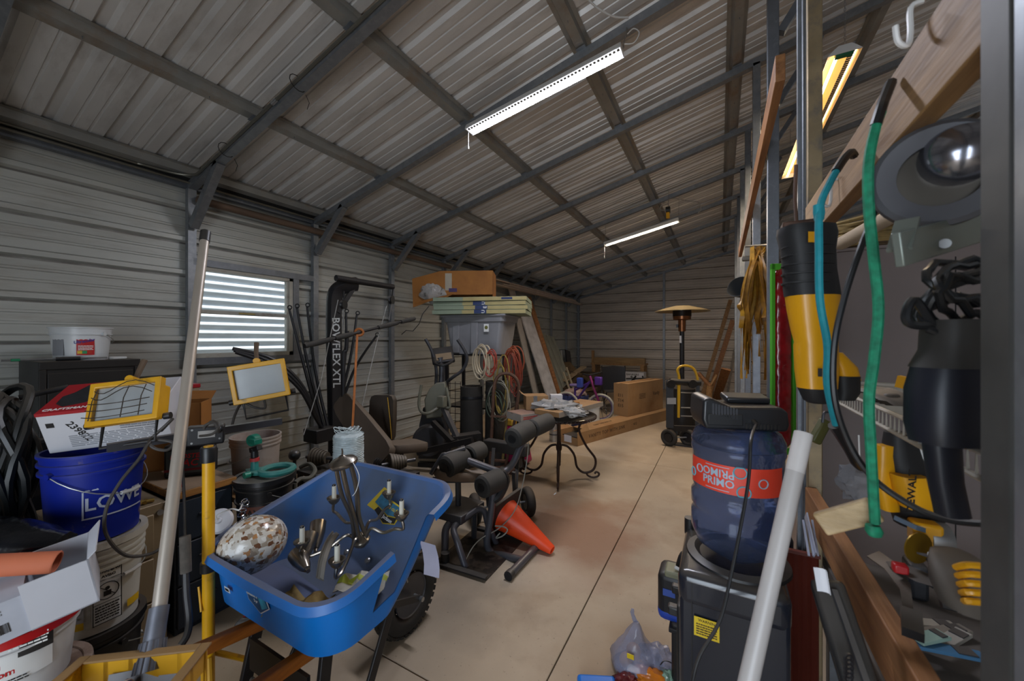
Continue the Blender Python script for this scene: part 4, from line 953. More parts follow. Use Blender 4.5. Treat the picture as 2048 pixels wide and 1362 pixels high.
lettering('6 cu.ft.', .024, sn @ Matrix.Translation((.045, .018, .0145)), wy, tr); lettering('Jackson', .022, sn @ Matrix.Translation((.04, -.028, .0145)), wht, tr)
# bolts
for x_, y_ in ((-1.50, 1.13), (-1.36, 1.13)): MB().lathe([(0, .008), (.01, .006), (.014, 0)], face_m((x_, y_ + .03, .575), (1, 0, 0), (0, .6, .8)), 12).build('bolt', steel, tr, world=True)
# frame: wooden handles, legs, axle brackets, wheel
hw_ = wood('orange stained handle', 'b4691f', '8a4a12', 1)
for s_, xx in ((1, -1.245), (-1, -1.60)):
    xh = xx; p, q = Vector((xh + s_ * .03, .30, .50)), Vector((WX + s_ * .085, 1.66, .30))
    p = Vector((xh + s_ * .015, .28, .52)); q = p.lerp(q, .62)
    hnd = MB(); hnd.beam(p, q, .036, .046, (0, 0, 1)); hnd.build('handle', hw_, t, world=True, bevel=.006)
    # folded steel leg with brace
    lx = xh + s_ * .03
    lg = MB(); lg.beam((lx, .86, .45), (lx + s_ * .03, .78, .008), .045, .02, (1, 0, 0)); lg.beam((lx + s_ * .03, .78, .008), (lx + s_ * .03, .92, .008), .045, .012, (1, 0, 0)); lg.beam((lx + s_ * .03, .92, .008), (lx, 1.16, .42), .04, .014, (1, 0, 0))
    lg.build('leg', black_m, t, world=True, bevel=.004)
    for z_ in (.36, .22): MB().cyl((lx + .024, .835 + (.36 - z_) * -.15, z_), (lx + .034, .835 + (.36 - z_) * -.15, z_), .009, n=10).build('bolt', steel, t, world=True)
    MB().cyl((WX + s_ * .055, 1.50, .205), (WX + s_ * .115, 1.50, .205), .012).build('axle', steel, t, world=True)
    MB().beam((WX + s_ * .09, 1.50, .205), q, .03, .012, (1, 0, 0)).build('axle_bracket', black_m, t, world=True)
MB().beam((-1.60, .81, .33), (-1.24, .81, .33), .012, .12, (0, 0, 1)).build('leg_brace', black_m, t, world=True)
MB().beam((-1.62, .90, .492), (-1.22, .90, .492), .05, .02, (0, 0, 1)).build('tray_riser', mat('dusty plank', '6b5540', .8), t, world=True)
def tyre_wheel(parent, c, axis, r, w, rimf=.52, name='wheel', world=True, tread=True, rim_m=None):
    Q = frame(axis).to_4x4(); Q.translation = Vector(c); rt = (r * (1 - rimf)) / 2; rc = r - rt
    pr = [(rc + rt * math.cos(a), w / 2 * math.sin(a) * (1 if abs(math.sin(a)) < .99 else 1)) for a in [2 * PI * k / 14 for k in range(14)]]
    wh = MB().lathe(pr, Q, 36, closed=True).build(name, rubber, parent, world=world)
    ri = r * rimf
    MB().lathe([(ri, -w * .36), (ri * 1.05, -w * .42), (ri * 1.05, -w * .30), (ri * .86, -w * .22), (ri * .80, 0), (ri * .42, w * .04), (ri * .30, w * .28), (0, w * .28), (0, -w * .28), (ri * .30, -w * .28), (ri * .40, -w * .1), (ri * .78, -w * .1), (ri * .84, w * .22), (ri * 1.05, w * .30), (ri * 1.05, w * .42), (ri, w * .36)], Q, 28).build('rim', rim_m or dk_steel, wh, world=world)
    if tread:
        b = MB()
        for k in range(36):
            a = 2 * PI * k / 36
            for j, u in enumerate((-.30, 0, .30)):
                aa = a + (PI / 36 if j == 1 else 0); rad = rc + rt * math.sqrt(max(0, 1 - (2 * u) ** 2)); m = Q @ Matrix.Rotation(aa, 4, 'Z') @ Matrix.Translation((rad, 0, u * w)); b.box((0, 0, 0), (.012, 2 * PI * r / 36 * .62, w * .22), m)
        b.build('tread_blocks', rubber, wh, world=world, kind='stuff')
    return wh
tyre_wheel(t, (WX, 1.50, .205), (1, 0, 0), .205, .095, .5)
MB().tube([(WX + .05, 1.45, .32), (WX + .052, 1.455, .30)], .004, 6).build('valve', steel, t, world=True)
# clear plastic tag on the torn edge
g = [[Vector((-1.085 + .012 * math.sin(i), 1.19 + .03 * i / 4, .72 - .05 * i)) + Vector((.012 * j, .055 * j / 3 * 1.0, -.012 * j)) for j in range(4)] for i in range(4)]
MB().sheet(g, .0008).build('plastic_tag', mat('pale plastic film', 'a9a9bd', .2, var=.1), t, world=True)

# ================================================================== shell mosaic pendant lying in the tray
gp = at(506, 1089, 1.60); gr = .128
def shell_mat():
    m = bpy.data.materials.new('shell mosaic'); m.use_nodes = True; nt = m.node_tree; b = nt.nodes['Principled BSDF']; L = nt.links.new
    tc = _n(nt, 'ShaderNodeTexCoord'); vo = _n(nt, 'ShaderNodeTexVoronoi'); vo.inputs['Scale'].default_value = 62; vo.distance = 'CHEBYCHEV'; L(tc.outputs['Object'], vo.inputs['Vector'])
    rp = _n(nt, 'ShaderNodeValToRGB'); e = rp.color_ramp; e.interpolation = 'CONSTANT'
    e.elements[0].color = (*lin('c9c3b8'), 1); e.elements[1].position = .22; e.elements[1].color = (*lin('a39684'), 1)
    for p, c in ((.38, 'dcd9d2'), (.58, '8d7d6c'), (.72, 'c2bbb0'), (.88, '6e4a33'), (.94, 'a8794e')): q = e.elements.new(p); q.color = (*lin(c), 1)
    sx = _n(nt, 'ShaderNodeSeparateColor'); L(vo.outputs['Color'], sx.inputs[0]); L(sx.outputs[0], rp.inputs[0]); L(rp.outputs[0], b.inputs['Base Color']); b.inputs['Roughness'].default_value = .22; b.inputs['Specular IOR Level'].default_value = .7
    bu = _n(nt, 'ShaderNodeBump'); bu.inputs['Strength'].default_value = .4; bu.inputs['Distance'].default_value = .004; L(sx.outputs[1], bu.inputs['Height']); L(bu.outputs[0], b.inputs['Normal']); return m
gx = Vector((-.55, .05, .75)).normalized()
m4 = frame(gx).to_4x4(); m4.translation = gp
t = thing('pendant_globe', 'shell mosaic pendant globe with chrome chain lying in the wheelbarrow', 'lamp', m=m4)
pr = [(gr * math.sin(a), -gr * .86 * math.cos(a)) for a in [PI * k / 18 for k in range(1, 18)]]
MB().lathe([(0, -gr * .86)] + pr, n=36).build('globe', shell_mat(), t)
chrome = mat('chrome', 'd4d6da', .08, 1, var=.03)
MB().lathe([(.05, gr * .79), (.045, gr * .84), (.018, gr * .9), (.012, gr * .98), (0, gr * .98)], n=24).build('cap', chrome, t)
b = MB()
for k in range(5):
    a = k * .9; b.tube([Vector((.012 * math.cos(a) + .014 * math.cos(j * PI / 4), .012 * math.sin(a) + .014 * math.sin(j * PI / 4) * math.cos(a), gr + .01 + k * .013 + .006 * math.sin(j * PI / 4 + a))) for j in range(8)], .0024, 5, closed=True)
b.build('chain', chrome, t)
cp = at(438, 1042, 1.66); ca = (Vector((.5, -.35, .35))).normalized(); Q = frame(ca).to_4x4(); Q.translation = cp
MB().lathe([(.048, -.012), (.052, -.010), (.052, -.004), (.044, .006), (.014, .012), (.010, .02), (0, .02)], Q, 28).build('ceiling_rose', mat('white rose enamel', 'c4c6cc', .3, var=.03), t, world=True)
b = MB(); b.tube(catmull([cp + ca * .018, cp + ca * .04 + Vector((.0, 0, .02)), at(462, 1018, 1.62), at(478, 1020, 1.6), m4 @ Vector((0, 0, gr + .05))], 5), .003, 6); b.build('cord', white_pl, t, world=True)

# ================================================================== brushed nickel chandelier standing in the tray
nick = mat('brushed nickel', '8e867c', .28, .95, var=.12, scale=20)
hub = at(722, 1080, 1.60); top = at(686, 922, 1.56); rod_b = hub + Vector((0, 0, .02))
t = thing('chandelier', 'brushed nickel five arm chandelier standing in the wheelbarrow', 'lamp', hub)
axis = (top - hub).normalized(); Q = frame(axis).to_4x4(); Q.translation = top
MB().lathe([(0, -.02), (.050, -.02), (.055, -.012), (.055, -.002), (.046, .008), (.02, .016), (.010, .024), (0, .024)], Q, 28).build('top_disc', nick, t, world=True)
lp = top + axis * .022; MB().tube(catmull([lp, lp + Vector((.004, 0, .018)), lp + Vector((0, 0, .03))], 4), .0032, 6).build('hook', nick, t, world=True)
Qh = frame(axis).to_4x4(); Qh.translation = hub
MB().lathe([(0, -.035), (.012, -.03), (.03, -.016), (.038, 0), (.034, .008), (.015, .02), (.008, .035), (0, .035)], Qh, 24).build('hub', nick, t, world=True)
for k in range(5):
    a = 2 * PI * k / 5 + .4; e = Q.to_3x3() @ Vector((math.cos(a), math.sin(a), 0))
    c0, c1 = top - axis * .02 + e * .030, hub + e * .026 + axis * .01
    MB().tube(catmull([c0, c0.lerp(c1, .35) + e * .004, c0.lerp(c1, .7) - e * .012, c1], 5), .0085, 8).build('rod', nick, t, world=True)
for (x0, y0, d0) in ((668, 1002, 1.74), (778, 992, 1.76), (803, 1035, 1.56), (674, 1128, 1.42), (604, 1090, 1.52)):
    s0 = at(x0, y0, d0); out = Vector((s0.x - hub.x, s0.y - hub.y, 0)).normalized(); lo = Vector((hub.x, hub.y, min(hub.z, s0.z) - .035))
    ar = MB().tube(catmull([hub + out * .02 + Vector((0, 0, .0)), hub.lerp(s0, .25) + Vector((0, 0, .025)), hub.lerp(s0, .55) + Vector((0, 0, -.02)), Vector((s0.x, s0.y, s0.z - .05)) - out * .03, s0 + Vector((0, 0, -.045)) + out * .008, s0], 6), .0065, 8).build('arm', nick, t, world=True)
    MB().lathe([(0, -.012), (.012, -.012), (.022, -.002), (.026, .010), (.030, .012), (.031, .018), (.024, .018), (.018, .006), (0, .006)], Matrix.Translation(s0), 20).build('bobeche', nick, ar, world=True)
    MB().cyl(s0 + Vector((0, 0, .006)), s0 + Vector((.001, 0, .07)), .0095, n=12).build('candle_sleeve', mat('ivory sleeve', 'cdc9ba', .5, var=.04), ar, world=True)
    MB().cyl(s0 + Vector((0, 0, .07)), s0 + Vector((0, 0, .076)), .0085, .007).build('socket_tip', black_pl, ar, world=True)
b = MB(); b.tube(catmull([at(700, 915, 1.52), at(718, 950, 1.52), at(713, 980, 1.5), at(705, 992, 1.5)], 5), .0013, 5); b.build('loose_wire', white_pl, t, world=True)
# loose fittings, card and strip in the tray
tz = .515
def cup(p, ax, label):
    m4 = frame(ax).to_4x4(); m4.translation = p
    t = thing('lamp_cup', label, 'lamp part', m=m4, group='loose nickel lamp cups in the wheelbarrow')
    MB().lathe([(0, -.06), (.012, -.055), (.022, -.03), (.032, .02), (.034, .06), (.031, .06), (.029, .02), (.018, -.03), (0, -.05)], n=22).build('shade', nick, t); MB().cyl((0, 0, -.07), (0, 0, -.05), .008).build('stem', nick, t)
cup(at(604, 1124, 1.50), (-.95, .25, .1), 'nickel lamp cup lying nearest the mosaic globe, pointing right')
cup(at(612, 1098, 1.56), (-.5, .6, .55), 'nickel lamp cup leaning behind the other one in the tray')
cup(at(634, 1072, 1.66), (-.6, .5, .55), 'nickel lamp cup farthest back, under the rear chandelier arm')
gs = catmull([at(636, 1158, 1.36), at(642, 1120, 1.40), at(655, 1085, 1.48), at(668, 1066, 1.56)], 6)
t = thing('rubber_strip', 'grey ribbed rubber strip curling up out of the wheelbarrow', 'strip', gs[0])
rg = [[p + Vector((u, .3 * abs(u), v)) for u, v in ((-.022, 0), (-.008, .006), (-.006, .0), (.006, 0), (.008, .006), (.022, 0), (.022, -.006), (-.022, -.006))] for p in gs]
MB().loft(rg).build('strip', mat('grey rubber', '6c665d', .6, var=.15), t, world=True)
for k, (px, py, dd, rz, c, lb) in enumerate(((600, 1150, 1.42, 20, 'a58a4e', 'crumpled brown card lying in the tray before the cups'), (725, 1115, 1.52, 35, 'b8b4a6', 'white card with green band lying in the tray right of the chandelier'))):
    p = at(px, py, dd); p.z = tz + .035 + .03 * k
    t = thing('card_sheet', lb, 'card', p, (0, 0, rz)); W_, D_ = (.20, .14) if k == 0 else (.19, .12)
    g = [[Vector((-W_ / 2 + W_ * i / 10, -D_ / 2 + D_ * j / 7, .03 * noise.noise(Vector((i * .6, j * .7, k * 5))) + (.018 if k == 0 else .0) * math.sin(i * 1.3))) for j in range(8)] for i in range(11)]
    MB().sheet(g, .002).build('sheet', mat('card ' + c, c, .7, col2='7d6434' if k == 0 else 'a9a79a', c2lo=.5, c2hi=.6, c2scale=9), t)
    if k == 1: MB().sheet([[v + Vector((0, 0, .0025)) for v in row[3:6]] for row in g], .0008).build('green_band', mat('lime band', 'a6ad35', .6), t)

# ================================================================== buckets and sprinkler behind the barrow
q = at(530, 985, 2.30)
bk2 = mat('dusty black bucket', '1b1b1d', .35, var=.2, dust=.55, dustc='7a7268')
t = bucket('black_bucket', 'lower black bucket behind the wheelbarrow, mostly hidden', (q.x, q.y, 0), .150, .132, .36, bk2, lid=bk2)
t = bucket('black_bucket', 'black bucket with orange lettering carrying the teal sprinkler', (q.x, q.y, .368), .150, .132, .36, bk2, lid=bk2, bail=-20, rings=(.66, .86, .93))
mo = cylface(t, math.degrees(math.atan2(-q.y, -q.x)) - 14, .190, .1455)
patch('label', mo, .20, .085, mat('faded orange print', '6a3a2a', .5, var=.1), t, wrap=.1415); lettering('LEAVE IN', .062, mo @ Matrix.Translation((.0, -.005, .0015)), ink, t, wrap=.141, sx=.9)
bt = Vector((q.x, q.y, .7345))
teal = mat('teal plastic', '2f7f78', .45, var=.12, dust=.2); tealg = mat('green plastic', '13705a', .4)
t = thing('sprinkler', 'teal ring base pulse sprinkler on top of the black bucket', 'sprinkler', bt + Vector((0, 0, .003)))
b = MB(); rg = [Vector((.04 + .085 * math.cos(a), .05 + .085 * math.sin(a), .014)) for a in [2 * PI * k / 28 for k in range(28)]]; b.tube(rg, .019, 8, closed=True); b.build('ring_base', teal, t)
b = MB(); b.prism([(-.12, -.05), (-.03, -.085), (.02, -.05), (-.02, .0), (-.07, .03)], .02, Matrix.Translation((0, 0, .002))); b.build('base_plate', teal, t, bevel=.004)
MB().cyl((-.055, -.03, .02), (-.055, -.03, .075), .024, .018).build('riser', teal, t); MB().cyl((-.055, -.03, .075), (-.055, -.03, .095), .026).build('red_collar', mat('red collar', 'b03a3a', .45), t)
MB().cyl((.0, -.085, .02), (.0, -.115, .02), .018).build('hose_inlet', tealg, t)
hd = MB(); hd.cyl((-.055, -.03, .095), (-.058, -.03, .15), .021, .018); hd.beam((-.09, -.03, .135), (.0, -.03, .165), .03, .03); hd.build('head', black_pl, t, bevel=.004)
b = MB(); b.lathe([(.0, -.022), (.034, -.022), (.036, 0), (.034, .022), (0, .022)], Matrix.Translation((-.065, -.03, .20)) @ Euler((R(90), 0, R(20))).to_matrix().to_4x4(), 18); b.box((-.03, -.04, .20), (.07, .045, .03)); b.build('deflector', tealg, t, bevel=.003)
q2 = at(512, 985, 2.70)
dw = mat('dirty white bucket', '9a8e84', .55, var=.12, col2='7a6353', c2lo=.52, c2hi=.7, c2scale=6)
t = bucket('white_bucket', 'dirty open white bucket behind the sprinkler', (q2.x, q2.y, .50), .150, .130, .37, dw, bail=160, rings=(.86, .93))
MB().lathe([(0, .30), (.138, .30), (.138, .304), (0, .304)], n=30).build('dried_paint', mat('dried lilac paint', '7f7488', .7), t)
t = thing('wooden_stool', 'low wooden stool under the dirty white bucket', 'stool', (q2.x, q2.y, 0))
MB().box((0, 0, .48), (.34, .34, .035)).build('seat', pine, t, bevel=.004)
for sx in (-1, 1):
    for sy in (-1, 1): MB().box((sx * .14, sy * .14, .23), (.04, .04, .46)).build('leg', pine, t, bevel=.003)
# spool of clear line
q3 = at(697, 905, 2.32)
t = thing('line_spool', 'white spool of clear line behind the chandelier', 'spool', (q3.x, q3.y, at(697, 948, 2.32).z - .03))
lm = mat('clear line', 'b4c0c2', .3, var=.12, scale=40, bump=.3, bscale=60)
MB().lathe([(.0, 0), (.085, 0), (.085, .27), (.07, .28), (.0, .275)], n=32).build('winding', lm, t)
b = MB(); rnd = random.Random(2)
for k in range(26):
    z = .01 + k * .0102; dz = rnd.uniform(-.012, .012); b.tube([Vector((.0865 * math.cos(a), .0865 * math.sin(a), z + dz * math.sin(a))) for a in [2 * PI * j / 24 for j in range(24)]], .0022, 4, closed=True)
for k in range(6):
    a0 = rnd.uniform(0, 6.28); o = Vector((.035 * math.cos(a0), .035 * math.sin(a0), .285 + .006 * k)); rr = rnd.uniform(.045, .06); b.tube([o + Vector((rr * math.cos(a), rr * math.sin(a), .012 * math.sin(2 * a))) for a in [2 * PI * j / 20 for j in range(20)]], .002, 4, closed=True)
b.build('line_turns', lm, t, kind='stuff')
t = thing('box_stand', 'upturned dark crate under the spool of clear line', 'crate', (q3.x, q3.y, 0))
hh = at(697, 948, 2.32).z - .032
for k in range(3): MB().span((-.16, -.16, k * hh / 3), (.16, .16, (k + 1) * hh / 3 - .008)).build('slat', mat('dark crate wood', '33291f', .8), t, bevel=.004)
# white stick and plug bits on the floor
def floor_bit(px, py, name, label, cat, fn):
    p = atZ(px, py, 0); t = thing(name, label, cat, p); fn(t)
floor_bit(806, 1264, 'chalk_stick', 'short white stick on the floor before the barrow wheel', 'stick', lambda t: MB().cyl((-.03, -.01, .004), (.03, .012, .004), .004).build('stick', white_pl, t))
floor_bit(1110, 988, 'white_scrap', 'tiny white scrap on the floor behind the cone', 'scrap', lambda t: MB().box((0, 0, .002), (.012, .05, .004)).build('scrap', white_pl, t, bevel=.001))
wt = atZ(490, 1262, 0)
t = thing('fitting_pack', 'clear blister pack with blue card on the floor behind the barrow leg', 'packet', (wt.x, wt.y, 0), (0, 0, 30))
MB().box((0, 0, .03), (.11, .08, .06), taper=(.7, .6)).build('blister', mat('clear blister', 'a5a4a0', .12, trans=.6), t, bevel=.012); MB().box((0, .03, .045), (.10, .004, .07), TM((0, 0, 0), (-35, 0, 0))).build('card', mat('blue red card', '2a3f7c', .5, col2='a02a2a', c2lo=.5, c2hi=.52, c2scale=12), t)
# ================================================================== home gym by the window
dust_br = mat('dusty brown vinyl', '51453a', .7, var=.15, dust=.5, dustc='6e6050'); dark_br = mat('dark brown vinyl', '33291f', .6, var=.15, dust=.3)
foam = mat('black foam grip', '2a2927', .85, var=.2, dust=.45, dustc='5c564d')
bm0 = at(672, 890, 3.9)
t = thing('home_gym', 'black home gym tower with rods and brown bench pads by the window', 'exercise machine', (bm0.x, bm0.y, 0))
def rr_loft(P, wx, wy, nm, m, par, up=(0, 1, 0), c=.25):
    rings = []
    for i, p in enumerate(P):
        d = (P[min(i + 1, len(P) - 1)] - P[max(i - 1, 0)]).normalized(); Q = frame(d, up); ring = []
        for k in range(12):
            a = 2 * PI * (k + .5) / 12; ca, sa = math.cos(a), math.sin(a); f = 1 / max(abs(ca), abs(sa)); f = min(f, 1.18); ring.append(p + Q @ Vector((ca * f * wx / 2, sa * f * wy / 2, 0)))
        rings.append(ring)
    return MB().loft(rings).build(nm, m, par, world=True)
mp = catmull([at(672, 880, 3.9), at(670, 780, 3.9), at(668, 680, 3.9), at(668, 620, 3.9), at(672, 585, 3.9), at(690, 572, 3.95), at(712, 568, 4.05)], 5)
ms = rr_loft(mp, .10, .15, 'mast', mat('matt black mast', '15161a', .5, dust=.15), t)
mdir = (at(671, 855, 3.83) - at(668, 645, 3.83)).normalized(); mfx = face_m(at(675, 700, 3.78), mdir, Vector((math.cos(YAW), math.sin(YAW), 0)))
lettering('BOWFLEX XTL', .105, face_m(at(672, 705, 3.79), mdir, Vector((math.cos(YAW), math.sin(YAW), 0))), ink_w, ms)
MB().cyl((bm0.x, bm0.y, 0), (bm0.x, bm0.y, at(672, 880, 3.9).z), .075, n=12).build('lower_column', black_m, t, world=True)
MB().tube([atX(672, 556, -3.35), atX(786, 574, -3.35)], .032, 10).build('top_bar', black_m, t, world=True)
MB().beam(at(712, 568, 4.05), at(675, 625, 3.9), .05, .04).build('top_strut', black_m, t, world=True)
A, B_ = atX(609, 692, -3.0), atX(829, 637, -3.0)
lb = MB().tube([A, B_], .014, 10).build('lat_bar', black_m, t, world=True)
for f0, f1 in ((0, .20), (.22, .36), (.60, .80), (.84, 1.0)): MB().tube([A.lerp(B_, f0), A.lerp(B_, (f0 + f1) / 2), A.lerp(B_, f1)], [.021, .026, .021], 10).build('foam_grip', foam, lb, world=True)
for (x0, y0, x1, y1, d0) in ((786, 578, 778, 640, 3.95), (688, 582, 686, 660, 3.7)):
    p, q = at(x0, y0, d0), at(x1, y1, d0); m_ = p.lerp(q, .35)
    MB().lathe([(.0, -.015), (.045, -.015), (.038, 0), (.045, .015), (0, .015)], Matrix.Translation(m_) @ Euler((0, R(90), R(20))).to_matrix().to_4x4(), 16).build('pulley', black_pl, t, world=True)
    MB().tube([p, m_], .008, 6).build('pulley_strap', black_m, t, world=True); MB().tube([m_ - Vector((0, 0, .04)), q], .006, 6).build('snap_hook', steel, t, world=True)
cab = [(at(676, 600, 3.7), at(642, 760, 3.3)), (at(642, 760, 3.3), at(607, 870, 3.1)), (at(775, 605, 3.95), at(752, 690, 3.8)), (at(752, 690, 3.8), at(722, 820, 3.5))]
for p, q in cab: MB().tube([p, q], .004, 5).build('cable', mat('grey gym cable', '8b8a86', .5), t, world=True)
rod_m = mat('power rod black', '191a1d', .45, dust=.2)
bs = at(646, 872, 3.75)
for k, (x1, y1, d1, x2, y2, d2) in enumerate(((610, 740, 3.75, 578, 617, 3.75), (618, 740, 3.8, 593, 614, 3.8), (630, 740, 3.85, 614, 612, 3.85), (690, 720, 4.0, 692, 624, 4.05), (700, 720, 4.0, 714, 628, 4.1), (706, 745, 4.0, 753, 671, 4.1))):
    b_ = bs + Vector((.01 * k, .03 * k, 0)) if k < 3 else at(664, 870, 3.85); e_ = at(x2, y2, d2)
    rd = MB().tube(catmull([b_, at(x1, y1, d1), e_], 6), [.017 - .0005 * i for i in range(13)], 8).build('power_rod', rod_m, t, world=True)
    Q = frame(Vector((math.cos(YAW), math.sin(YAW), 0)).cross(Vector((0, 0, 1)))).to_4x4(); Q.translation = e_ + Vector((.012, 0, .01)); MB().tube([Q @ Vector((.019 * math.cos(a), .019 * math.sin(a), 0)) for a in [j * PI / 6 for j in range(12)]], .006, 6, closed=True).build('end_ring', rod_m, rd, world=True)
for k, o in enumerate((0, 7, 14)): MB().tube(catmull([bs + Vector((0, .02 * k, 0)), at(632, 830 + o * .5, 3.6), at(600, 765 + o, 3.45), at(545, 718 + o, 3.3), at(465 + 3 * k, 697 + o * .5, 3.15)], 6), .016, 8).build('power_rod', rod_m, t, world=True)
MB().box(at(640, 868, 3.72), (.20, .22, .13)).build('rod_box', black_m, t, world=True, bevel=.01)
MB().box((bm0.x + .3, bm0.y - .1, .05), (1.3, .12, .07)).build('base_rail', black_m, t, world=True, bevel=.006)
MB().tube(catmull([at(694, 662, 3.5), at(692, 700, 3.48), at(687, 716, 3.46), at(687, 860, 3.4)], 4), .019, 8).build('arm_post', black_m, t, world=True)
def pad(P, Q_, wd, th, up, nm, m, par=None, taper=.8):
    d = (Q_ - P); Q = frame(d, up); L = d.length; b = MB(); rings = []
    for f, s_ in ((0, .55), (.03, .8), (.12, .95), (.5, 1), (.88, .97), (.97, .85), (1, .6)):
        ww = wd * s_ * (taper + (1 - taper) * f); rings.append([P + d * f + Q @ Vector((u * ww / 2, v * th / 2, 0)) for u, v in ((-1, -.5), (-.92, -1), (.92, -1), (1, -.5), (1, .5), (.92, 1), (-.92, 1), (-1, .5))])
    b.loft(rings); return b.build(nm, m, par or t, world=True, ang=50)
pad(at(682, 800, 3.45), at(772, 922, 3.0), .27, .07, (-.2, -.9, .5), 'bench_back', dust_br)
pd2 = pad(at(764, 884, 3.55), at(767, 790, 3.6), .26, .08, (.35, -.9, 0), 'upright_pad', dark_br, taper=1)
MB().tube([at(775, 795, 3.52), at(780, 840, 3.5), at(783, 878, 3.5)], .004, 5).build('piping', mat('yellow piping', 'b08a2a', .5), pd2, world=True)
pad(at(775, 896, 3.1), at(842, 889, 3.35), .26, .07, (0, 0, 1), 'seat', dust_br, taper=.9)
sd = at(800, 905, 3.2); MB().cyl((sd.x, sd.y, 0), (sd.x, sd.y, sd.z), .03).build('seat_post', black_m, t, world=True)
for k in range(5): MB().tube([at(755 + 5 * k, 925, 3.0) + Vector((0, 0, .035 * math.cos(a))) + Vector((.0, .035 * math.sin(a), 0)) for a in [j * PI / 7 for j in range(14)]], .006, 6, closed=True).build('spring_coil', black_m, t, world=True)
# orange strap looped over the lat bar
sa = A.lerp(B_, .42)
t = thing('ratchet_strap', 'orange printed strap hanging from the lat bar of the home gym', 'strap', sa - Vector((0, 0, .5)))
om = mat('orange webbing', '9a5a26', .7, var=.2, scale=20)
MB().beam(sa + Vector((0, -.02, -.01)), at(705, 856, 3.2), .024, .003, (1, 0, 0)).build('webbing', om, t, world=True)
MB().tube([sa + Vector((.02 * math.cos(a), -.0, .0)) + Vector((0, 0, .032 * math.sin(a))) + Vector((0, .03 * math.cos(a), 0)) for a in [j * PI / 6 for j in range(12)]], .012, 6, closed=True).build('knot', om, t, world=True)
# wire hanging from the torn box on the wall
t = thing('loose_wire', 'bent dark wire hanging down the wall below the torn box', 'wire', at(858, 612, 4.6))
MB().tube([at(858, 612, 4.65), at(845, 628, 4.6), at(838, 648, 4.6), at(826, 662, 4.6), at(812, 661, 4.55), at(803, 669, 4.55)], .005, 5).build('wire', black_pl, t, world=True)
# dumbbells and plates on the floor left of the bench
for k, (px, py, d, lb) in enumerate(((640, 915, 3.05, 'dusty plate loaded dumbbell beside the clear line spool'), (795, 925, 2.95, 'black spring weight lying under the gym bench'))):
    p = at(px, py, d)
    m4 = TM((p.x, p.y, p.z), (0, 90, 20 + 40 * k)); t = thing('weight_stack', lb, 'weight', m=m4)
    for j in range(6): MB().lathe([(0, 0), (.075 - .006 * j, 0), (.078 - .006 * j, .008), (.075 - .006 * j, .018), (0, .018)], Matrix.Translation((0, 0, -.06 + j * .021)), 22).build('plate', mat('dusty iron', '4f483d', .6, .3, dust=.4), t)
    MB().cyl((0, 0, -.12), (0, 0, .14), .014).build('handle', dk_steel, t)
    t = thing('low_stand', 'low dark stand under the weight%s' % (' by the line spool' if k == 0 else ' before the bench'), 'stand', (p.x, p.y, 0)); zz = p.z - .085
    MB().span((-.12, -.12, zz - .03), (.12, .12, zz)).build('top', black_m, t, bevel=.004)
    for sx in (-1, 1):
        for sy in (-1, 1): MB().span((sx * .1 - .015, sy * .1 - .015, 0), (sx * .1 + .015, sy * .1 + .015, zz - .03)).build('leg', black_m, t)
bl = at(589, 910, 2.75)
t = thing('rubber_ball', 'small black rubber ball on a stem behind the sprinkler', 'ball', (bl.x, bl.y, 0)); MB().cyl((0, 0, 0), (0, 0, bl.z), .012).build('stem', black_m, t); MB().lathe([(.04 * math.sin(a), .04 * math.cos(a)) for a in [PI * k / 10 for k in range(11)]], Matrix.Translation((0, 0, bl.z)), 16).build('ball', black_pl, t)
hp = [at(600, 935, 2.6), at(618, 928, 2.6), at(630, 940, 2.55), at(620, 955, 2.5), at(600, 958, 2.45), at(590, 966, 2.4)]
t = thing('grey_hose', 'dusty grey hose looping behind the wheelbarrow tray', 'hose', hp[-1]); MB().tube(catmull(hp, 6), .014, 8).build('hose', mat('dusty grey hose', '56544b', .6), t, world=True); MB().tube([hp[-1], Vector((hp[-1].x, hp[-1].y, 0))], .014, 8).build('hose_end', M['dusty grey hose'], t, world=True)

# ================================================================== elliptical trainer
D = 4.6; fo = at(880, 925, D)
t = thing('elliptical_trainer', 'grey elliptical trainer standing beside the gym bench', 'exercise machine', (fo.x, fo.y, 0))
shell_g = mat('green grey plastic', '6a6a5c', .5, var=.12, dust=.35); dk_pl = mat('charcoal plastic', '2e2f33', .5, var=.15, dust=.3)
b = MB(); prof = [(852, 838), (848, 800), (858, 778), (872, 766), (890, 764), (894, 790), (890, 812), (882, 835)]
for dd in (0,):
    n = len(prof); fr_ = [at(x, y, D - .06) for x, y in prof]; bk_ = [at(x, y, D - .06) + _c * .16 for x, y in prof]
    b.add(fr_ + bk_, [tuple(range(n)), tuple(range(2 * n - 1, n - 1, -1))] + [(k, n + k, n + (k + 1) % n, (k + 1) % n) for k in range(n)])
b.build('front_shroud', shell_g, t, world=True, bevel=.015)
cc = at(860, 880, D); MB().lathe([(0, -.09), (.17, -.09), (.20, -.06), (.20, .06), (.17, .09), (0, .09)], Matrix.Translation(cc) @ (frame(_c).to_4x4()), 28).build('flywheel_cover', dk_pl, t, world=True)
b = MB(); prof = [(836, 918), (838, 850), (846, 815), (880, 820), (896, 870), (900, 918)]; n = len(prof)
fr_ = [at(x, y, D + .05) for x, y in prof]; bk_ = [at(x, y, D + .05) + _c * .12 for x, y in prof]; b.add(fr_ + bk_, [tuple(range(n)), tuple(range(2 * n - 1, n - 1, -1))] + [(k, n + k, n + (k + 1) % n, (k + 1) % n) for k in range(n)]); b.build('housing', dk_pl, t, world=True, bevel=.012)
MB().tube([at(882, 775, D), at(884, 735, D), at(880, 715, D)], .035, 10).build('console_post', dk_steel, t, world=True)
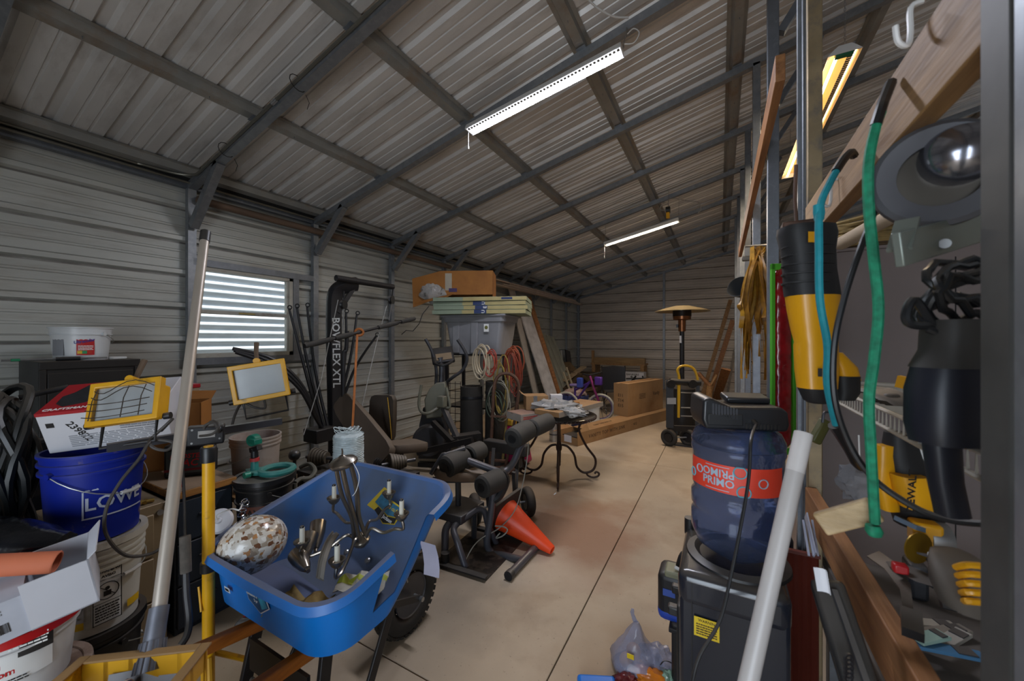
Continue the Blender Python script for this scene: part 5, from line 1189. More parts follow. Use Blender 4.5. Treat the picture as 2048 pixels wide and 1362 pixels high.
m4 = obox(at(868, 727, D - .06), at(905, 722, D), at(862, 694, D + .1), .2, .2, .05)
MB().box((.12, .02, .12), (.27, .05, .24), m4).build('console', black_m, t, world=True, bevel=.015); MB().box((.13, -.008, .08), (.19, .006, .10), m4).build('console_panel', mat('tan console panel', '7d6a50', .5), t, world=True)
MB().tube(catmull([at(868, 715, D), at(872, 728, D - .1), at(890, 730, D - .12), at(906, 722, D - .05)], 4), .016, 8).build('console_bar', black_m, t, world=True)
MB().tube(catmull([at(851, 678, D), at(864, 703, D), at(872, 735, D), at(872, 765, D), at(868, 800, D + .05)], 5), .020, 8).build('swing_handle', dk_pl, t, world=True)
MB().tube(catmull([at(915, 679, D), at(930, 703, D), at(934, 720, D), at(925, 740, D), at(905, 755, D), at(893, 768, D + .05), at(890, 800, D + .05)], 5), .020, 8).build('swing_handle', dk_pl, t, world=True)
MB().tube(catmull([at(843, 770, D - .1), at(838, 805, D - .12), at(843, 824, D - .15), at(858, 826, D - .18), at(878, 814, D - .12)], 5), .018, 8).build('grip_bar', shell_g, t, world=True)
MB().tube(catmull([at(893, 775, D - .1), at(898, 800, D - .12), at(899, 815, D - .12), at(888, 814, D - .12)], 4), .016, 8).build('grip_bar', shell_g, t, world=True)
MB().box(at(884, 803, D - .14), (.10, .08, .13)).build('pivot_box', shell_g, t, world=True, bevel=.01)
MB().beam(at(887, 815, D - .1), at(924, 897, D - .25), .06, .05).build('front_leg', mat('grey steel tube', '5d5d60', .45, .4, dust=.4), t, world=True)
MB().beam(at(866, 845, D - .12), at(905, 885, D - .35), .05, .06).build('crank_arm', black_m, t, world=True)
MB().beam(at(836, 905, D - .2), at(945, 880, D - .45), .06, .06).build('pedal_rail', black_m, t, world=True)
MB().beam(at(905, 876, D - .2), at(960, 868, D - .1), .14, .05, (0, 0, 1)).build('pedal', black_pl, t, world=True)
MB().beam(Vector((fo.x - .25, fo.y - .1, .03)), Vector((fo.x + .5, fo.y + .2, .03)), .06, .05, (0, 0, 1)).build('foot', black_m, t, world=True)

# ================================================================== black rack with tote, foam boards, torn box
RX, RY = at(965, 800, 5.25).x, at(965, 800, 5.25).y
tz0 = at(960, 708, 5.0).z
ra = 20
rk = TM((RX, RY, 0), (0, 0, 8))
t = thing('storage_rack', 'black steel rack under the grey tote', 'rack', m=rk)
for sx in (-1, 1):
    for sy in (-1, 1): MB().span((sx * .42 - .02, sy * .24 - .02, 0), (sx * .42 + .02, sy * .24 + .02, tz0)).build('post', black_m, t)
for z in (.12, .65, tz0): MB().span((-.44, -.26, z - .02), (.44, .26, z)).build('shelf', black_m, t)
b = MB()
for k in range(9): b.tube([(-.44, -.262, .15 + k * .1), (-.20, -.262, .15 + k * .1)], .004, 5)
for k in range(4): b.tube([(-.44 + k * .08, -.262, .15), (-.44 + k * .08, -.262, .98)], .004, 5)
b.build('wire_panel', black_m, t, kind='stuff')
tote_m = mat('grey tote plastic', '808083', .45, var=.08, dust=.15)
th_ = at(960, 634, 5.0).z - tz0
t = thing('storage_tote', 'large grey plastic tote on the black rack', 'tote', m=rk @ TM((0, -.03, tz0)))
b = MB(); rings = []
for f in (0, .5, .86, .87, 1.0):
    hx, hy = .36 + .07 * f + (.02 if f >= .87 else 0), .23 + .04 * f + (.02 if f >= .87 else 0); rings.append([Vector((x, y, th_ * f)) for x, y in rrect(0, 0, hx, hy, .06, 5)])
b.loft(rings); b.build('body', tote_m, t, ang=45)
MB().span((-.47, -.31, th_), (.47, .31, th_ + .03)).build('lid', tote_m, t, bevel=.012)
for x in (-.25, .02): MB().box((x, -.262, th_ * .45), (.10, .03, th_ * .85), taper=(1, .6)).build('rib', tote_m, t, bevel=.006)
patch('sticker', WM[t.name] @ face_m((.2, -.278, th_ * .70), (1, 0, 0), (0, 0, 1)), .07, .10, ink_w, t, off=.004); MB().lathe([(0, 0), (.024, 0), (.024, .001), (0, .001)], face_m((.2, -.284, th_ * .71), (1, 0, 0), (0, 0, 1)), 16).build('sticker_mark', mat('olive print', '6a6a35', .5), t)
zf = tz0 + th_ + .032; fbm = mat('pale green foam', '84917c', .75, var=.08); fbe = mat('yellowed foam edge', 'a89b6a', .75, var=.12)
zt = at(960, 594, 4.9).z; nb = 4; hb = (zt - zf) / nb
for k in range(nb):
    t = thing('foam_board', ('bottom', 'second lowest', 'second highest', 'top')[k] + ' pale green foam board stacked on the grey tote', 'board', m=rk @ TM((.06 + .01 * (k % 2), -.06 + .012 * (k % 3), zf + k * hb), (0, 0, (0, 1.5, -1, .5)[k] + 12)), group='foam boards on the tote')
    MB().span((-.62, -.34, 0), (.60, .36, hb - .004)).build('board', fbm, t, bevel=.003); MB().span((-.22, -.343, .003), (.60, -.3402, hb - .007)).build('edge_face', fbe, t)
    if k < 3: MB().box((.02 - .01 * k, -.3445, hb / 2), (.16, .002, hb * .9)).build('blue_print', mat('navy print', '22335e', .6), t); lettering('UE'[k % 2], .06, WM[t.name] @ face_m((.06, -.346, hb / 2), (1, 0, 0), (0, 0, 1)) @ Matrix.Rotation(R(90), 4, 'Z'), ink_w, t)
    if k == 3: MB().box((.35, -.3445, hb / 2), (.14, .002, hb * .5)).build('blue_print', M['navy print'], t)
zb = zt + .003
m4 = rk @ TM((-.42, -.06, zb), (0, 0, 18))
t = thing('torn_box', 'torn orange cardboard box spilling clear plastic on top of the foam boards', 'box', m=m4)
H_ = at(930, 536, 4.9).z - zb
for nm, a, c in (('front_panel', (-.12, -.24, .05), (.58, -.235, H_)), ('back_panel', (-.5, .2, 0), (.58, .205, H_ - .03)), ('end_panel', (.575, -.24, 0), (.58, .2, H_)), ('bottom_panel', (-.5, -.24, 0), (.58, .2, .005))): MB().span(a, c).build(nm, cardb_o, t)
MB().sheet([[(-.12, -.24, H_), (.58, -.24, H_), ], [(-.14, .2, H_ + .03), (.58, .2, H_)]], .004).build('top_flap', cardb_o, t)
MB().sheet([[(-.12, -.24, H_), (-.12, -.24, .02)], [(-.52, -.22, H_ - .10), (-.50, -.24, -.12)]], .005).build('torn_flap', cardb_o, t); MB().sheet([[(-.45, -.34, -.06), (.05, -.30, .05)], [(-.42, -.42, -.10), (.0, -.40, .0)]], .005).build('lower_flap', cardb_o, t)
film = mat('clear crumpled film', 'b8b6b2', .12, var=.2, bump=.8, bscale=30, trans=.35, ior=1.3)
def crumple(name, c, sx, sy, sz, material, parent, seed=0, world=False, nu=22, nv=14, rough=.35, pw_=2.4):
    g = []
    for i in range(nv + 1):
        v = PI * i / nv; row = []
        for j in range(nu):
            u = 2 * PI * j / nu; d = Vector((math.sin(v) * math.cos(u), math.sin(v) * math.sin(u), math.cos(v))); k = 1 + rough * noise.noise(d * pw_ + Vector((seed, seed * 2, 0))) + rough * .5 * noise.noise(d * pw_ * 3 + Vector((seed, 0, 5)))
            row.append(Vector(c) + Vector((d.x * sx * k, d.y * sy * k, d.z * sz * k)))
        g.append(row)
    return MB().loft(g, caps=False).build(name, material, parent, world=world, ang=28)
crumple('plastic_film', (-.24, -.24, .07), .16, .10, .12, film, t, 3)
patch('white_label', WM[t.name] @ face_m((-.02, -.24, H_ * .6), (1, 0, 0), (.25, 0, 1)), .09, H_ * .62, mat('old paper label', 'a49c8c', .7), t, off=.002); patch('purple_label', WM[t.name] @ face_m((.04, -.24, H_ * .3), (1, 0, 0), (.2, 0, 1)), .11, .05, mat('purple print', '3e2a58', .6), t, off=.003)
# black rolls standing before the rack
for k, (px, d, r_, yt, lb) in enumerate(((943, 4.75, .15, 772, 'dusty black roll standing left of the cord tangle'), (990, 4.72, .13, 762, 'dark roll standing behind the rusty hand truck'))):
    p = at(px, 800, d); zt_ = at(px, yt, d).z
    t = thing('rubber_roll', lb, 'roll', (p.x, p.y, 0)); MB().lathe([(r_, 0), (r_ * .9, zt_), (r_ * .8, zt_), (r_ * .84, .01)], None, 26, closed=True).build('roll', mat('dusty black rubber', '26231f', .8, var=.25, dust=.4), t)
    MB().lathe([(r_ * .55, .01), (r_ * .55, zt_ - .01), (r_ * .5, zt_ - .01), (r_ * .5, .01)], None, 20, closed=True).build('inner_turn', M['dusty black rubber'], t); MB().lathe([(r_ * .95, zt_ * .85), (r_ * .96, zt_ * .85), (r_ * .955, zt_ * .88), (r_ * .945, zt_ * .88)], None, 26, closed=True).build('tie', black_m, t)
# ================================================================== cord coils on the rack
def coil(name, label, c, rx, rz, col, n, seed, thick=.007, tail=None, group='cord coils hung on the rack'):
    t = thing(name, label, 'cord', c, group=group); rnd = random.Random(seed); cm_ = mat('cord ' + col, col, .5, var=.15)
    for k in range(n):
        a0 = rnd.uniform(-.3, .3); x_, z_ = rx * rnd.uniform(.75, 1.1), rz * rnd.uniform(.8, 1.08); o = Vector((rnd.uniform(-.03, .03), rnd.uniform(-.05, .05), rnd.uniform(-.03, .03)))
        MB().tube([o + Vector((x_ * math.cos(a) + a0 * z_ * math.sin(a) * .4, rnd.uniform(-.004, .004), z_ * math.sin(a))) for a in [2 * PI * j / 18 for j in range(18)]], thick, 6, closed=True).build('turn', cm_, t)
    if tail: MB().tube(catmull([c_ - Vector(c) for c_ in tail], 5), thick, 6).build('tail', cm_, t)
    return t
Dc = 4.62
coil('cord_coil', 'cream cord coil hung at the left of the tangle', at(966, 722, Dc), .09, .19, 'b3a58c', 7, 1, .009)
coil('cord_coil', 'red cord coil hung inside the cream one', at(980, 725, Dc - .05), .075, .15, '96382a', 4, 2)
coil('cord_coil', 'orange cord coil hung at the right of the tangle', at(1026, 728, Dc), .10, .19, '8a4228', 9, 3, .008)
coil('cord_coil', 'rust red cord bunch hanging below the orange coil', at(1030, 745, Dc - .06), .07, .26, '7e3424', 5, 4)
coil('cord_coil', 'yellow cord hanging in a long loop behind the hand truck', at(1000, 775, Dc - .05), .09, .36, '8f7a3a', 3, 5, .008)
coil('cord_coil', 'pale grey cord tangle behind the hand truck grip', at(1003, 800, Dc - .1), .14, .22, '8e8a7c', 3, 6, .006)
coil('cord_coil', 'dark green cord tangle low behind the hand truck', at(990, 810, Dc - .1), .10, .18, '3d4a3c', 3, 8, .006)
# ================================================================== rusty hand truck
D = 4.45; rust = mat('rusty brown steel', '5a4032', .65, .3, var=.25, col2='3e2a20', c2lo=.5, c2hi=.65, c2scale=12)
hb0 = at(1005, 925, D)
t = thing('hand_truck', 'rusty brown hand truck with arched top before the cord tangle', 'hand truck', (hb0.x, hb0.y, 0))
arch = catmull([at(980, 928, D), at(985, 830, D), at(988, 775, D), at(997, 752, D), at(1015, 747, D), at(1032, 757, D), at(1038, 780, D), at(1030, 830, D)], 6) + [at(1012, 928, D)]
MB().tube(arch[:-1] + [at(1030, 838, D)], .020, 8).build('arched_frame', rust, t, world=True); MB().tube([at(1030, 838, D), at(1012, 928, D - .02)], .018, 8).build('rail', rust, t, world=True); MB().tube([at(1014, 835, D + .05), at(1005, 925, D + .05)], .016, 8).build('rail', mat('yellowed steel', '7d6a3a', .6), t, world=True)
MB().beam(at(981, 832, D), at(1036, 834, D), .04, .02, (0, 0, 1)).build('crossbar', rust, t, world=True); MB().beam(at(979, 920, D), at(1014, 922, D), .05, .02, (0, 0, 1)).build('crossbar', rust, t, world=True)
MB().tube(catmull([at(1018, 828, D - .05), at(1024, 838, D - .1), at(1034, 832, D - .05)], 4), .014, 8).build('grip_loop', rust, t, world=True)
MB().span((hb0.x - .22, hb0.y - .05, 0), (hb0.x + .18, hb0.y + .2, .012)).build('toe_plate', rust, t, world=True)
for s_ in (-1, 1): tyre_wheel(t, (hb0.x + s_ * .17, hb0.y + .1, .1), (1, 0, 0), .10, .05, .5, tread=False)
# pink toy and yellow tool behind it
tp = at(1035, 908, 4.75); pk = mat('hot pink plastic', 'b3205f', .4, var=.06)
t = thing('ride_on_toy', 'hot pink child toy with yellow top behind the leg machine', 'toy', (tp.x, tp.y, 0))
MB().box((0, 0, .12), (.34, .22, .20), taper=(.8, .8)).build('body', pk, t, bevel=.04, seg=3); MB().box((-.09, -.02, .34), (.11, .10, .28)).build('column', pk, t, bevel=.02); MB().box((-.09, -.02, .51), (.13, .12, .09)).build('yellow_top', mat('toy yellow', 'b8902a', .45), t, bevel=.02); MB().cyl((-.09, -.075, .38), (-.09, -.082, .38), .03).build('blue_button', mat('toy blue', '35509c', .4), t)
for s_ in (-1, 1): MB().lathe([(0, -.02), (.05, -.02), (.05, .02), (0, .02)], Matrix.Translation((s_ * .14, -.12, .05)) @ Euler((R(90), 0, 0)).to_matrix().to_4x4(), 16).build('wheel', mat('teal bin plastic', '2b3a38', .6), t)

# ================================================================== leg machine in the aisle
grt = mat('grey steel frame', '53545c', .38, .45, var=.12, dust=.4, dustc='756c60')
bp = [atZ(866, 1128, 0), atZ(973, 1162, 0), atZ(1047, 1082, 0), atZ(948, 1058, 0)]
ctr = sum(bp, Vector()) / 4
t = thing('leg_machine', 'grey tubular leg curl machine with black foam rollers on a steel plate', 'exercise machine', ctr)
pl_m = mat('stained steel plate', '4d4339', .5, .3, var=.3, scale=8, col2='2c2520', c2lo=.5, c2hi=.56, c2scale=7)
b = MB(); up3 = Vector((0, 0, .006)); b.add([p for p in bp] + [p + up3 for p in bp], [(3, 2, 1, 0), (4, 5, 6, 7), (0, 1, 5, 4), (1, 2, 6, 5), (2, 3, 7, 6), (3, 0, 4, 7)]); b.build('base_plate', pl_m, t, world=True)
for i in (0, 2): p, q = bp[i], bp[(i + 1) % 4]; MB().beam(p + Vector((0, 0, .022)), q + Vector((0, 0, .022)), .044, .01, (0, 0, 1)).build('plate_edge', black_m, t, world=True)
r_ = .026
f0, f1 = atZ(1016, 1162, 0) + Vector((0, 0, .03)), atZ(1078, 1096, 0) + Vector((0, 0, .03)); fc = f0.lerp(f1, .45)
MB().tube([f0, f1], .026, 12).build('foot_bar', grt, t, world=True)
for p, q in ((f0, f0.lerp(f1, .09)), (f1.lerp(f0, .08), f1)): MB().tube([p, q], .031, 12).build('end_cap', black_pl, t, world=True)
D = 2.78
MB().tube(catmull([fc, fc.lerp(at(985, 1105, D), .6), at(985, 1106, D), at(974, 1085, D), at(980, 1040, D), at(987, 985, D), at(990, 950, D)], 6), r_, 10).build('upright', grt, t, world=True)
piv = at(1005, 947, D)
MB().tube(catmull([piv, at(1025, 928, D + .05), at(1040, 895, D + .1), at(1052, 872, D + .15)], 5), r_, 10).build('press_arm', grt, t, world=True)
MB().tube([piv, at(960, 930, D), at(928, 918, D)], r_, 10).build('knee_arm', grt, t, world=True); MB().cyl(piv - _c * .05, piv + _c * .05, .035).build('pivot', black_m, t, world=True)
MB().tube(catmull([piv, at(1012, 962, D), at(1000, 990, D), at(988, 1000, D)], 4), .03, 8).build('pivot_bracket', black_m, t, world=True)
def roller(p, q, rr): 
    p, q = Vector(p), Vector(q); d = (q - p); rl = MB().tube([p, p + d * .06, p + d * .5, p + d * .94, q], [rr * .8, rr, rr * 1.03, rr, rr * .8], 18).build('foam_roller', foam, t, world=True)
    MB().tube([p - d * .03, p + d * .02], rr * .42, 14).build('roller_cap', black_pl, rl, world=True)
roller(at(1024, 878, 2.80), at(1058, 858, 3.0), .078); roller(at(1062, 858, 3.02), at(1098, 842, 3.25), .072)
roller(at(890, 935, 2.68), at(930, 913, 2.85), .078); roller(at(935, 912, 2.88), at(962, 900, 3.05), .074)
roller(at(962, 975, 2.60), at(1000, 957, 2.76), .076)
rb = MB(); rb.tube([at(890, 935, 2.68), at(962, 900, 3.05)], .014, 8); rb.build('roller_bar', steel, t, world=True); MB().tube([at(1024, 878, 2.80), at(1098, 842, 3.25)], .014, 8).build('roller_bar', steel, t, world=True)
pad(at(872, 945, 2.75), at(962, 948, 2.9), .24, .06, (0, 0, 1), 'seat_pad', mat('dusty tan vinyl', '6e5c4c', .7, dust=.5), taper=.9)
MB().beam(at(865, 960, 2.8), at(1010, 958, 2.86), .05, .03, (0, 0, 1)).build('seat_rail', black_m, t, world=True)
MB().tube([at(916, 955, 2.85), at(917, 1010, 2.85)], .022, 8).build('seat_post', dk_steel, t, world=True); MB().box(at(918, 1018, 2.85), (.26, .30, .06)).build('block', dk_steel, t, world=True, bevel=.006)
MB().tube(catmull([at(862, 948, 2.75), at(884, 912, 2.75), at(895, 908, 2.75), at(930, 897, 2.8)], 4), .016, 8).build('side_strap', dk_steel, t, world=True)
MB().tube(catmull([atZ(890, 1122, .006), at(890, 1085, 2.66), at(893, 1055, 2.70), at(915, 1030, 2.78)], 5), r_, 10).build('frame_leg', grt, t, world=True)
MB().tube(catmull([atZ(931, 1135, .006), at(915, 1085, 2.60), at(908, 1056, 2.66), at(930, 1035, 2.72), at(955, 1018, 2.78), at(968, 1022, 2.8), at(976, 1050, 2.82), at(985, 1070, 2.84), atZ(992, 1085, .006)], 5), .023, 10).build('frame_loop', grt, t, world=True)
MB().tube([atZ(948, 1075, .006), at(949, 1020, 2.9)], .022, 8).build('frame_leg', dk_steel, t, world=True)
MB().tube([atZ(891, 1128, .006), atZ(891, 1128, .006) + Vector((0, 0, .08))], .032, 10).build('rubber_foot', black_pl, t, world=True)
gc = mat('grey white cable', '8d8a80', .5)
MB().tube(catmull([at(1057, 885, 3.0), at(1054, 920, 2.95), at(1045, 970, 2.9), at(1030, 1020, 2.85), at(1000, 1055, 2.8), at(965, 1075, 2.75), at(945, 1095, 2.68), at(931, 1122, 2.62)], 5), .004, 6).build('cable', gc, t, world=True)
MB().tube(catmull([at(1046, 885, 2.9), at(1035, 920, 2.85), at(1018, 945, 2.8), at(1003, 958, 2.78)], 5), .004, 6).build('cable', gc, t, world=True)
MB().tube(catmull([at(990, 1052, 2.8), at(1005, 1053, 2.78), at(1015, 1060, 2.76), at(1005, 1072, 2.76), at(992, 1076, 2.78), at(1000, 1066, 2.78)], 5), .005, 6).build('cable_end', gc, t, world=True)
# dark cart behind it with two air tyres
wc1, wc2 = atZ(1056, 1032, 0), atZ(950, 1048, 0)
ax_ = (wc1 - wc2).normalized(); wc1 = wc1 + Vector((0, 0, .127)); wc2 = wc2 + Vector((0, 0, .127))
t = thing('air_tyre_cart', 'dark cart with two grey air tyres behind the leg machine', 'cart', (wc1.x, wc1.y, 0))
for c_ in (wc1, wc2): tyre_wheel(t, c_, ax_, .127, .075, .5, tread=False, rim_m=black_m)
MB().tube([wc1, wc2], .010, 8).build('axle', steel, t, world=True)
for f in (.25, .75):
    p = wc2.lerp(wc1, f); MB().beam(p + Vector((0, 0, .0)), p + Vector((-.10, .25, .42)), .03, .03).build('rail', black_m, t, world=True); MB().beam(p, p + Vector((.03, -.08, .3)), .03, .02).build('strut', dk_steel, t, world=True)
pm_ = wc2.lerp(wc1, .5) + Vector((-.10, .25, .42)); MB().box(pm_, (.45, .10, .10)).build('cart_bed', mat('dark cart bed', '2b2724', .7), t, world=True, bevel=.01)
# orange traffic cone lying down
orr = mat('traffic cone orange', 'e8481a', .42, var=.08, col2='7a3a22', c2lo=.68, c2hi=.74, c2scale=16)
tip = atZ(1104, 1100, .035) ; wide = at(1012, 1030, 2.98); wide.z = max(wide.z, .13)
dv = (tip - wide).normalized(); Q = frame(dv).to_4x4(); Q.translation = wide; Lc = (tip - wide).length
t = thing('traffic_cone', 'orange traffic cone lying on its side on the floor', 'cone', (wide.x, wide.y, 0))
MB().lathe([(.125, 0), (.118, .02), (.032, Lc), (.028, Lc + .004), (.022, Lc), (.10, .03), (.115, .0)], Q, 32).build('cone', orr, t, world=True)
sq = [(-.17, -.15), (-.15, -.17), (.15, -.17), (.17, -.15), (.17, .15), (.15, .17), (-.15, .17), (-.17, .15)]
MB().prism(sq, .025, Q @ Matrix.Translation((0, 0, -.025)) @ Matrix.Rotation(R(8), 4, 'Z')).build('base', mat('dusty black cone base', '2a2320', .7, dust=.3), t, world=True, bevel=.004)
ld_ = Q @ Vector((-.02, .10, .08)); MB().tube([Q @ Vector((.075, -.092, .005)), Q @ Vector((.02, -.026, Lc - .02))], .0016, 5).build('seam', mat('pale orange seam', 'f08a5a', .4), t, world=True)
# ================================================================== wrought iron table and what lies on it
iron = mat('brown wrought iron', '33221a', .5, .4, var=.2)
tc_ = at(1118, 836, 4.28); tc_.z = .70
t = thing('iron_table', 'round glass topped table on scrolled brown iron legs', 'table', (tc_.x, tc_.y, 0))
MB().lathe([(0, .69), (.40, .69), (.405, .695), (.405, .703), (.40, .708), (0, .708)], None, 40).build('glass_top', mat('dark table glass', '2e2d29', .15, var=.1, dust=.4), t)
b = MB()
for k in range(60): a = 2 * PI * k / 60; b.box((.405 * math.cos(a), .405 * math.sin(a), .69), (.03, .022, .018), None) if False else b.tube([(.405 * math.cos(a), .405 * math.sin(a), .682), (.41 * math.cos(a + .07), .41 * math.sin(a + .07), .70)], .009, 5)
b.build('rope_edge', iron, t, kind='stuff')
for k in range(4):
    a = R(20 + 90 * k); e = Vector((math.cos(a), math.sin(a), 0)); P = [(.30, .68), (.22, .55), (.30, .36), (.40, .22), (.38, .10), (.28, .06), (.20, .12), (.17, .25), (.10, .34), (.03, .36)]
    lg = MB().tube(catmull([e * r_ + Vector((0, 0, z)) for r_, z in P], 5), .013, 8).build('leg', iron, t)
    MB().tube(catmull([e * r_ + Vector((0, 0, z)) for r_, z in ((.30, .07), (.32, .03), (.38, .014), (.43, .03), (.44, .06), (.41, .075), (.395, .055))], 5), .011, 8).build('scroll_foot', iron, lg)
MB().lathe([(0, .28), (.03, .30), (.035, .34), (.02, .40), (0, .42)], None, 16).build('centre_boss', iron, t)
MB().tube([(.28 * math.cos(a), .28 * math.sin(a), .66) for a in [2 * PI * k / 24 for k in range(24)]], .008, 6, closed=True).build('apron_ring', iron, t)
TT = .71
def on_t(px, py, z=TT): return atZ(px, py, z)
p = on_t(1042, 845); q = on_t(1165, 826)
m4 = obox(p, q, p + Vector((0, 0, 1)), 1, 1, 1)
t = thing('flat_carton', 'long flat white carton lying across the iron table', 'box', m=m4); wl_ = (q - p).length
MB().span((0, 0, 0), (wl_, .26, .075)).build('body', mat('dusty white carton', '8f8880', .7, col2='7a5a50', c2lo=.6, c2hi=.7, c2scale=5), t, bevel=.003); MB().span((.0, .005, .0755), (wl_ * .5, .25, .077)).build('lid_card', mat('pinkish card', '8f7263', .7), t); lines('small_print', faceof(m4, .12, .035, .0005), .18, .035, 2, ink_r, t, 4)
p = on_t(1118, 836, TT + .078); q = on_t(1206, 812, TT + .078); m4 = obox(p, q, p + Vector((0, 0, 1)), 1, 1, 1)
t = thing('flat_carton', 'open flat brown carton poking off the right side of the iron table', 'box', m=m4); MB().span((0, 0, 0), ((q - p).length, .30, .05)).build('body', cardb, t, bevel=.003); MB().span((0, -.003, .0), ((q - p).length, .0, .05)).build('white_side', M['dusty white carton'], t)
p = on_t(1048, 822, TT + .08); m4 = TM((p.x, p.y + .05, p.z), (0, 0, 35)); t = thing('small_box', 'small brown cardboard box at the left of the iron table', 'box', m=m4); MB().span((0, 0, 0), (.24, .2, .15)).build('body', cardb, t, bevel=.003); MB().sheet([[(0, 0, .15), (0, .2, .15)], [(-.05, 0, .18), (-.05, .2, .19)]], .003).build('flap', cardb, t); MB().span((.08, -.002, .02), (.12, 0, .15)).build('foil_tape', steel, t)
m4 = TM((tc_.x - .16, tc_.y + .14, TT + .0), (0, 0, 30)); t = thing('small_box', 'small white box standing behind the crumpled film on the table', 'box', m=m4); MB().span((0, 0, 0), (.14, .10, .18)).build('body', white_box, t, bevel=.003); MB().span((0, -.001, .12), (.14, 0, .125)).build('lid_line', ink_g, t)
p = on_t(1112, 820, TT + .10); t = thing('plastic_wrap', 'heap of crumpled clear plastic wrap on the iron table', 'plastic wrap', (p.x, p.y, TT + .08)); crumple('wrap', (0, .02, .05), .26, .15, .07, film, t, 9, rough=.6, pw_=3.2); crumple('wrap_fold', (.18, -.08, .03), .16, .08, .04, film, t, 12, rough=.7, pw_=3.5)
p = on_t(1147, 812, TT + .13); t = thing('wood_block', 'small brown block half wrapped in the plastic on the table', 'block', (p.x, p.y, TT + .13), (0, 0, 30)); MB().box((0, 0, .02), (.12, .05, .05)).build('block', cardb_o, t, bevel=.003)
p = atZ(1108, 882, 0); t = thing('metal_canister', 'dull aluminium canister standing behind the iron table legs', 'canister', (p.x, p.y, 0)); MB().lathe([(0, 0), (.07, 0), (.07, .30), (.06, .31), (0, .31)], None, 24).build('body', steel, t); MB().lathe([(.071, .1), (.073, .105), (.073, .115), (.071, .12)], None, 24).build('band', dk_steel, t)
p = at(1158, 860, 6.6); t = bucket('navy_bucket', 'navy bucket lettered in white behind the iron table', (p.x, p.y, 0), .15, .13, .36, mat('navy bucket plastic', '1c2547', .4), bail=150); lettering('DO IT', .11, cylface(t, math.degrees(math.atan2(-p.y, -p.x)) + 4, .22, .145), ink_w, t, wrap=.145)
p = at(1184, 845, 6.9); t = bucket('white_bucket', 'pale bucket behind the navy one near the bike', (p.x, p.y, 0), .14, .13, .38, grey_w)
# ================================================================== two long cartons
p, q = atZ(1155, 893, 0), atZ(1342, 838, 0); m4 = obox(p, q, p + Vector((0, 0, 1)), 1, 1, 1); L_ = (q - p).length; wd2 = .32; hz_ = .19
t = thing('long_carton', 'very long low cardboard carton on the floor with open near end', 'box', m=m4)
for nm, a, c in (('side_panel', (0, 0, 0), (L_, .004, hz_)), ('side_panel', (0, wd2 - .004, 0), (L_, wd2, hz_)), ('bottom_panel', (0, 0, 0), (L_, wd2, .004)), ('top_panel', (.28, 0, hz_ - .004), (L_, wd2, hz_)), ('end_panel', (L_ - .004, 0, 0), (L_, wd2, hz_)), ('end_panel', (0, 0, 0), (.004, wd2, hz_ * .6))): MB().span(a, c).build(nm, cardb, t)
MB().sheet([[(0, 0, hz_), (.28, 0, hz_)], [(-.02, -.01, hz_ + .005), (.28, .05, hz_ + .09)]], .004).build('flap', cardb, t); MB().sheet([[(0, wd2, hz_), (.28, wd2, hz_)], [(-.12, wd2 + .05, hz_ - .02), (.2, wd2 + .12, hz_ + .05)]], .004).build('flap', cardb, t)
MB().span((.02, .02, .01), (.5, wd2 - .02, .12)).build('dark_filling', black_m, t)
lettering('VANITY TOP WITH SINK', .075, faceof(m4, .75, .10, .0006), ink_b, t, spacing=1.2); lettering('4/12', .06, faceof(m4, 1.55, .10, .0006), ink_b, t); patch('white_label', m4 @ face_m((-.001, .18, .08), (0, -1, 0), (0, 0, 1)), .14, .10, white_box, t)
lettering('KEEP THIS SIDE UP', .06, m4 @ Matrix.Translation((.85, .16, hz_ + .0006)), ink_b, t)
pb = atZ(1256, 834, hz_ + .002); ax = (q - p).normalized(); m5 = obox(pb, pb + ax, pb + Vector((0, 0, 1)), 1, 1, 1)
t = thing('large_carton', 'large plain brown carton standing on the long low carton', 'box', m=m5); bl_, bw_, bh_ = 1.25, .29, .57
MB().span((0, 0, 0), (bl_, bw_, bh_)).build('body', cardb, t, bevel=.004); MB().sheet([[(0, -.002, bh_ + .002), (bl_, -.002, bh_ + .002)], [(0, bw_ * .5, bh_ + .006), (bl_, bw_ * .5, bh_ + .004)]], .004).build('top_flap', cardb, t); MB().span((-.001, bw_ / 2 - .025, bh_ + .006), (bl_, bw_ / 2 + .025, bh_ + .0075)).build('tape', mat('brown tape', '8a6238', .35), t)
mf5 = faceof(m5, .48, .32, .0008); lines('shipping_print', mf5, .22, .10, 4, ink_b, t, 3); lettering('Vanity', .10, faceof(m5, .98, .33, .0008), ink_b, t)
me5 = m5 @ face_m((-.0008, .145, .27), (0, -1, 0), (0, 0, 1)); [lettering(s_, .075, me5 @ Matrix.Translation((0, .09 - .09 * k_, 0)), ink_b, t) for k_, s_ in enumerate(('E11', 'T14', 'E15'))]
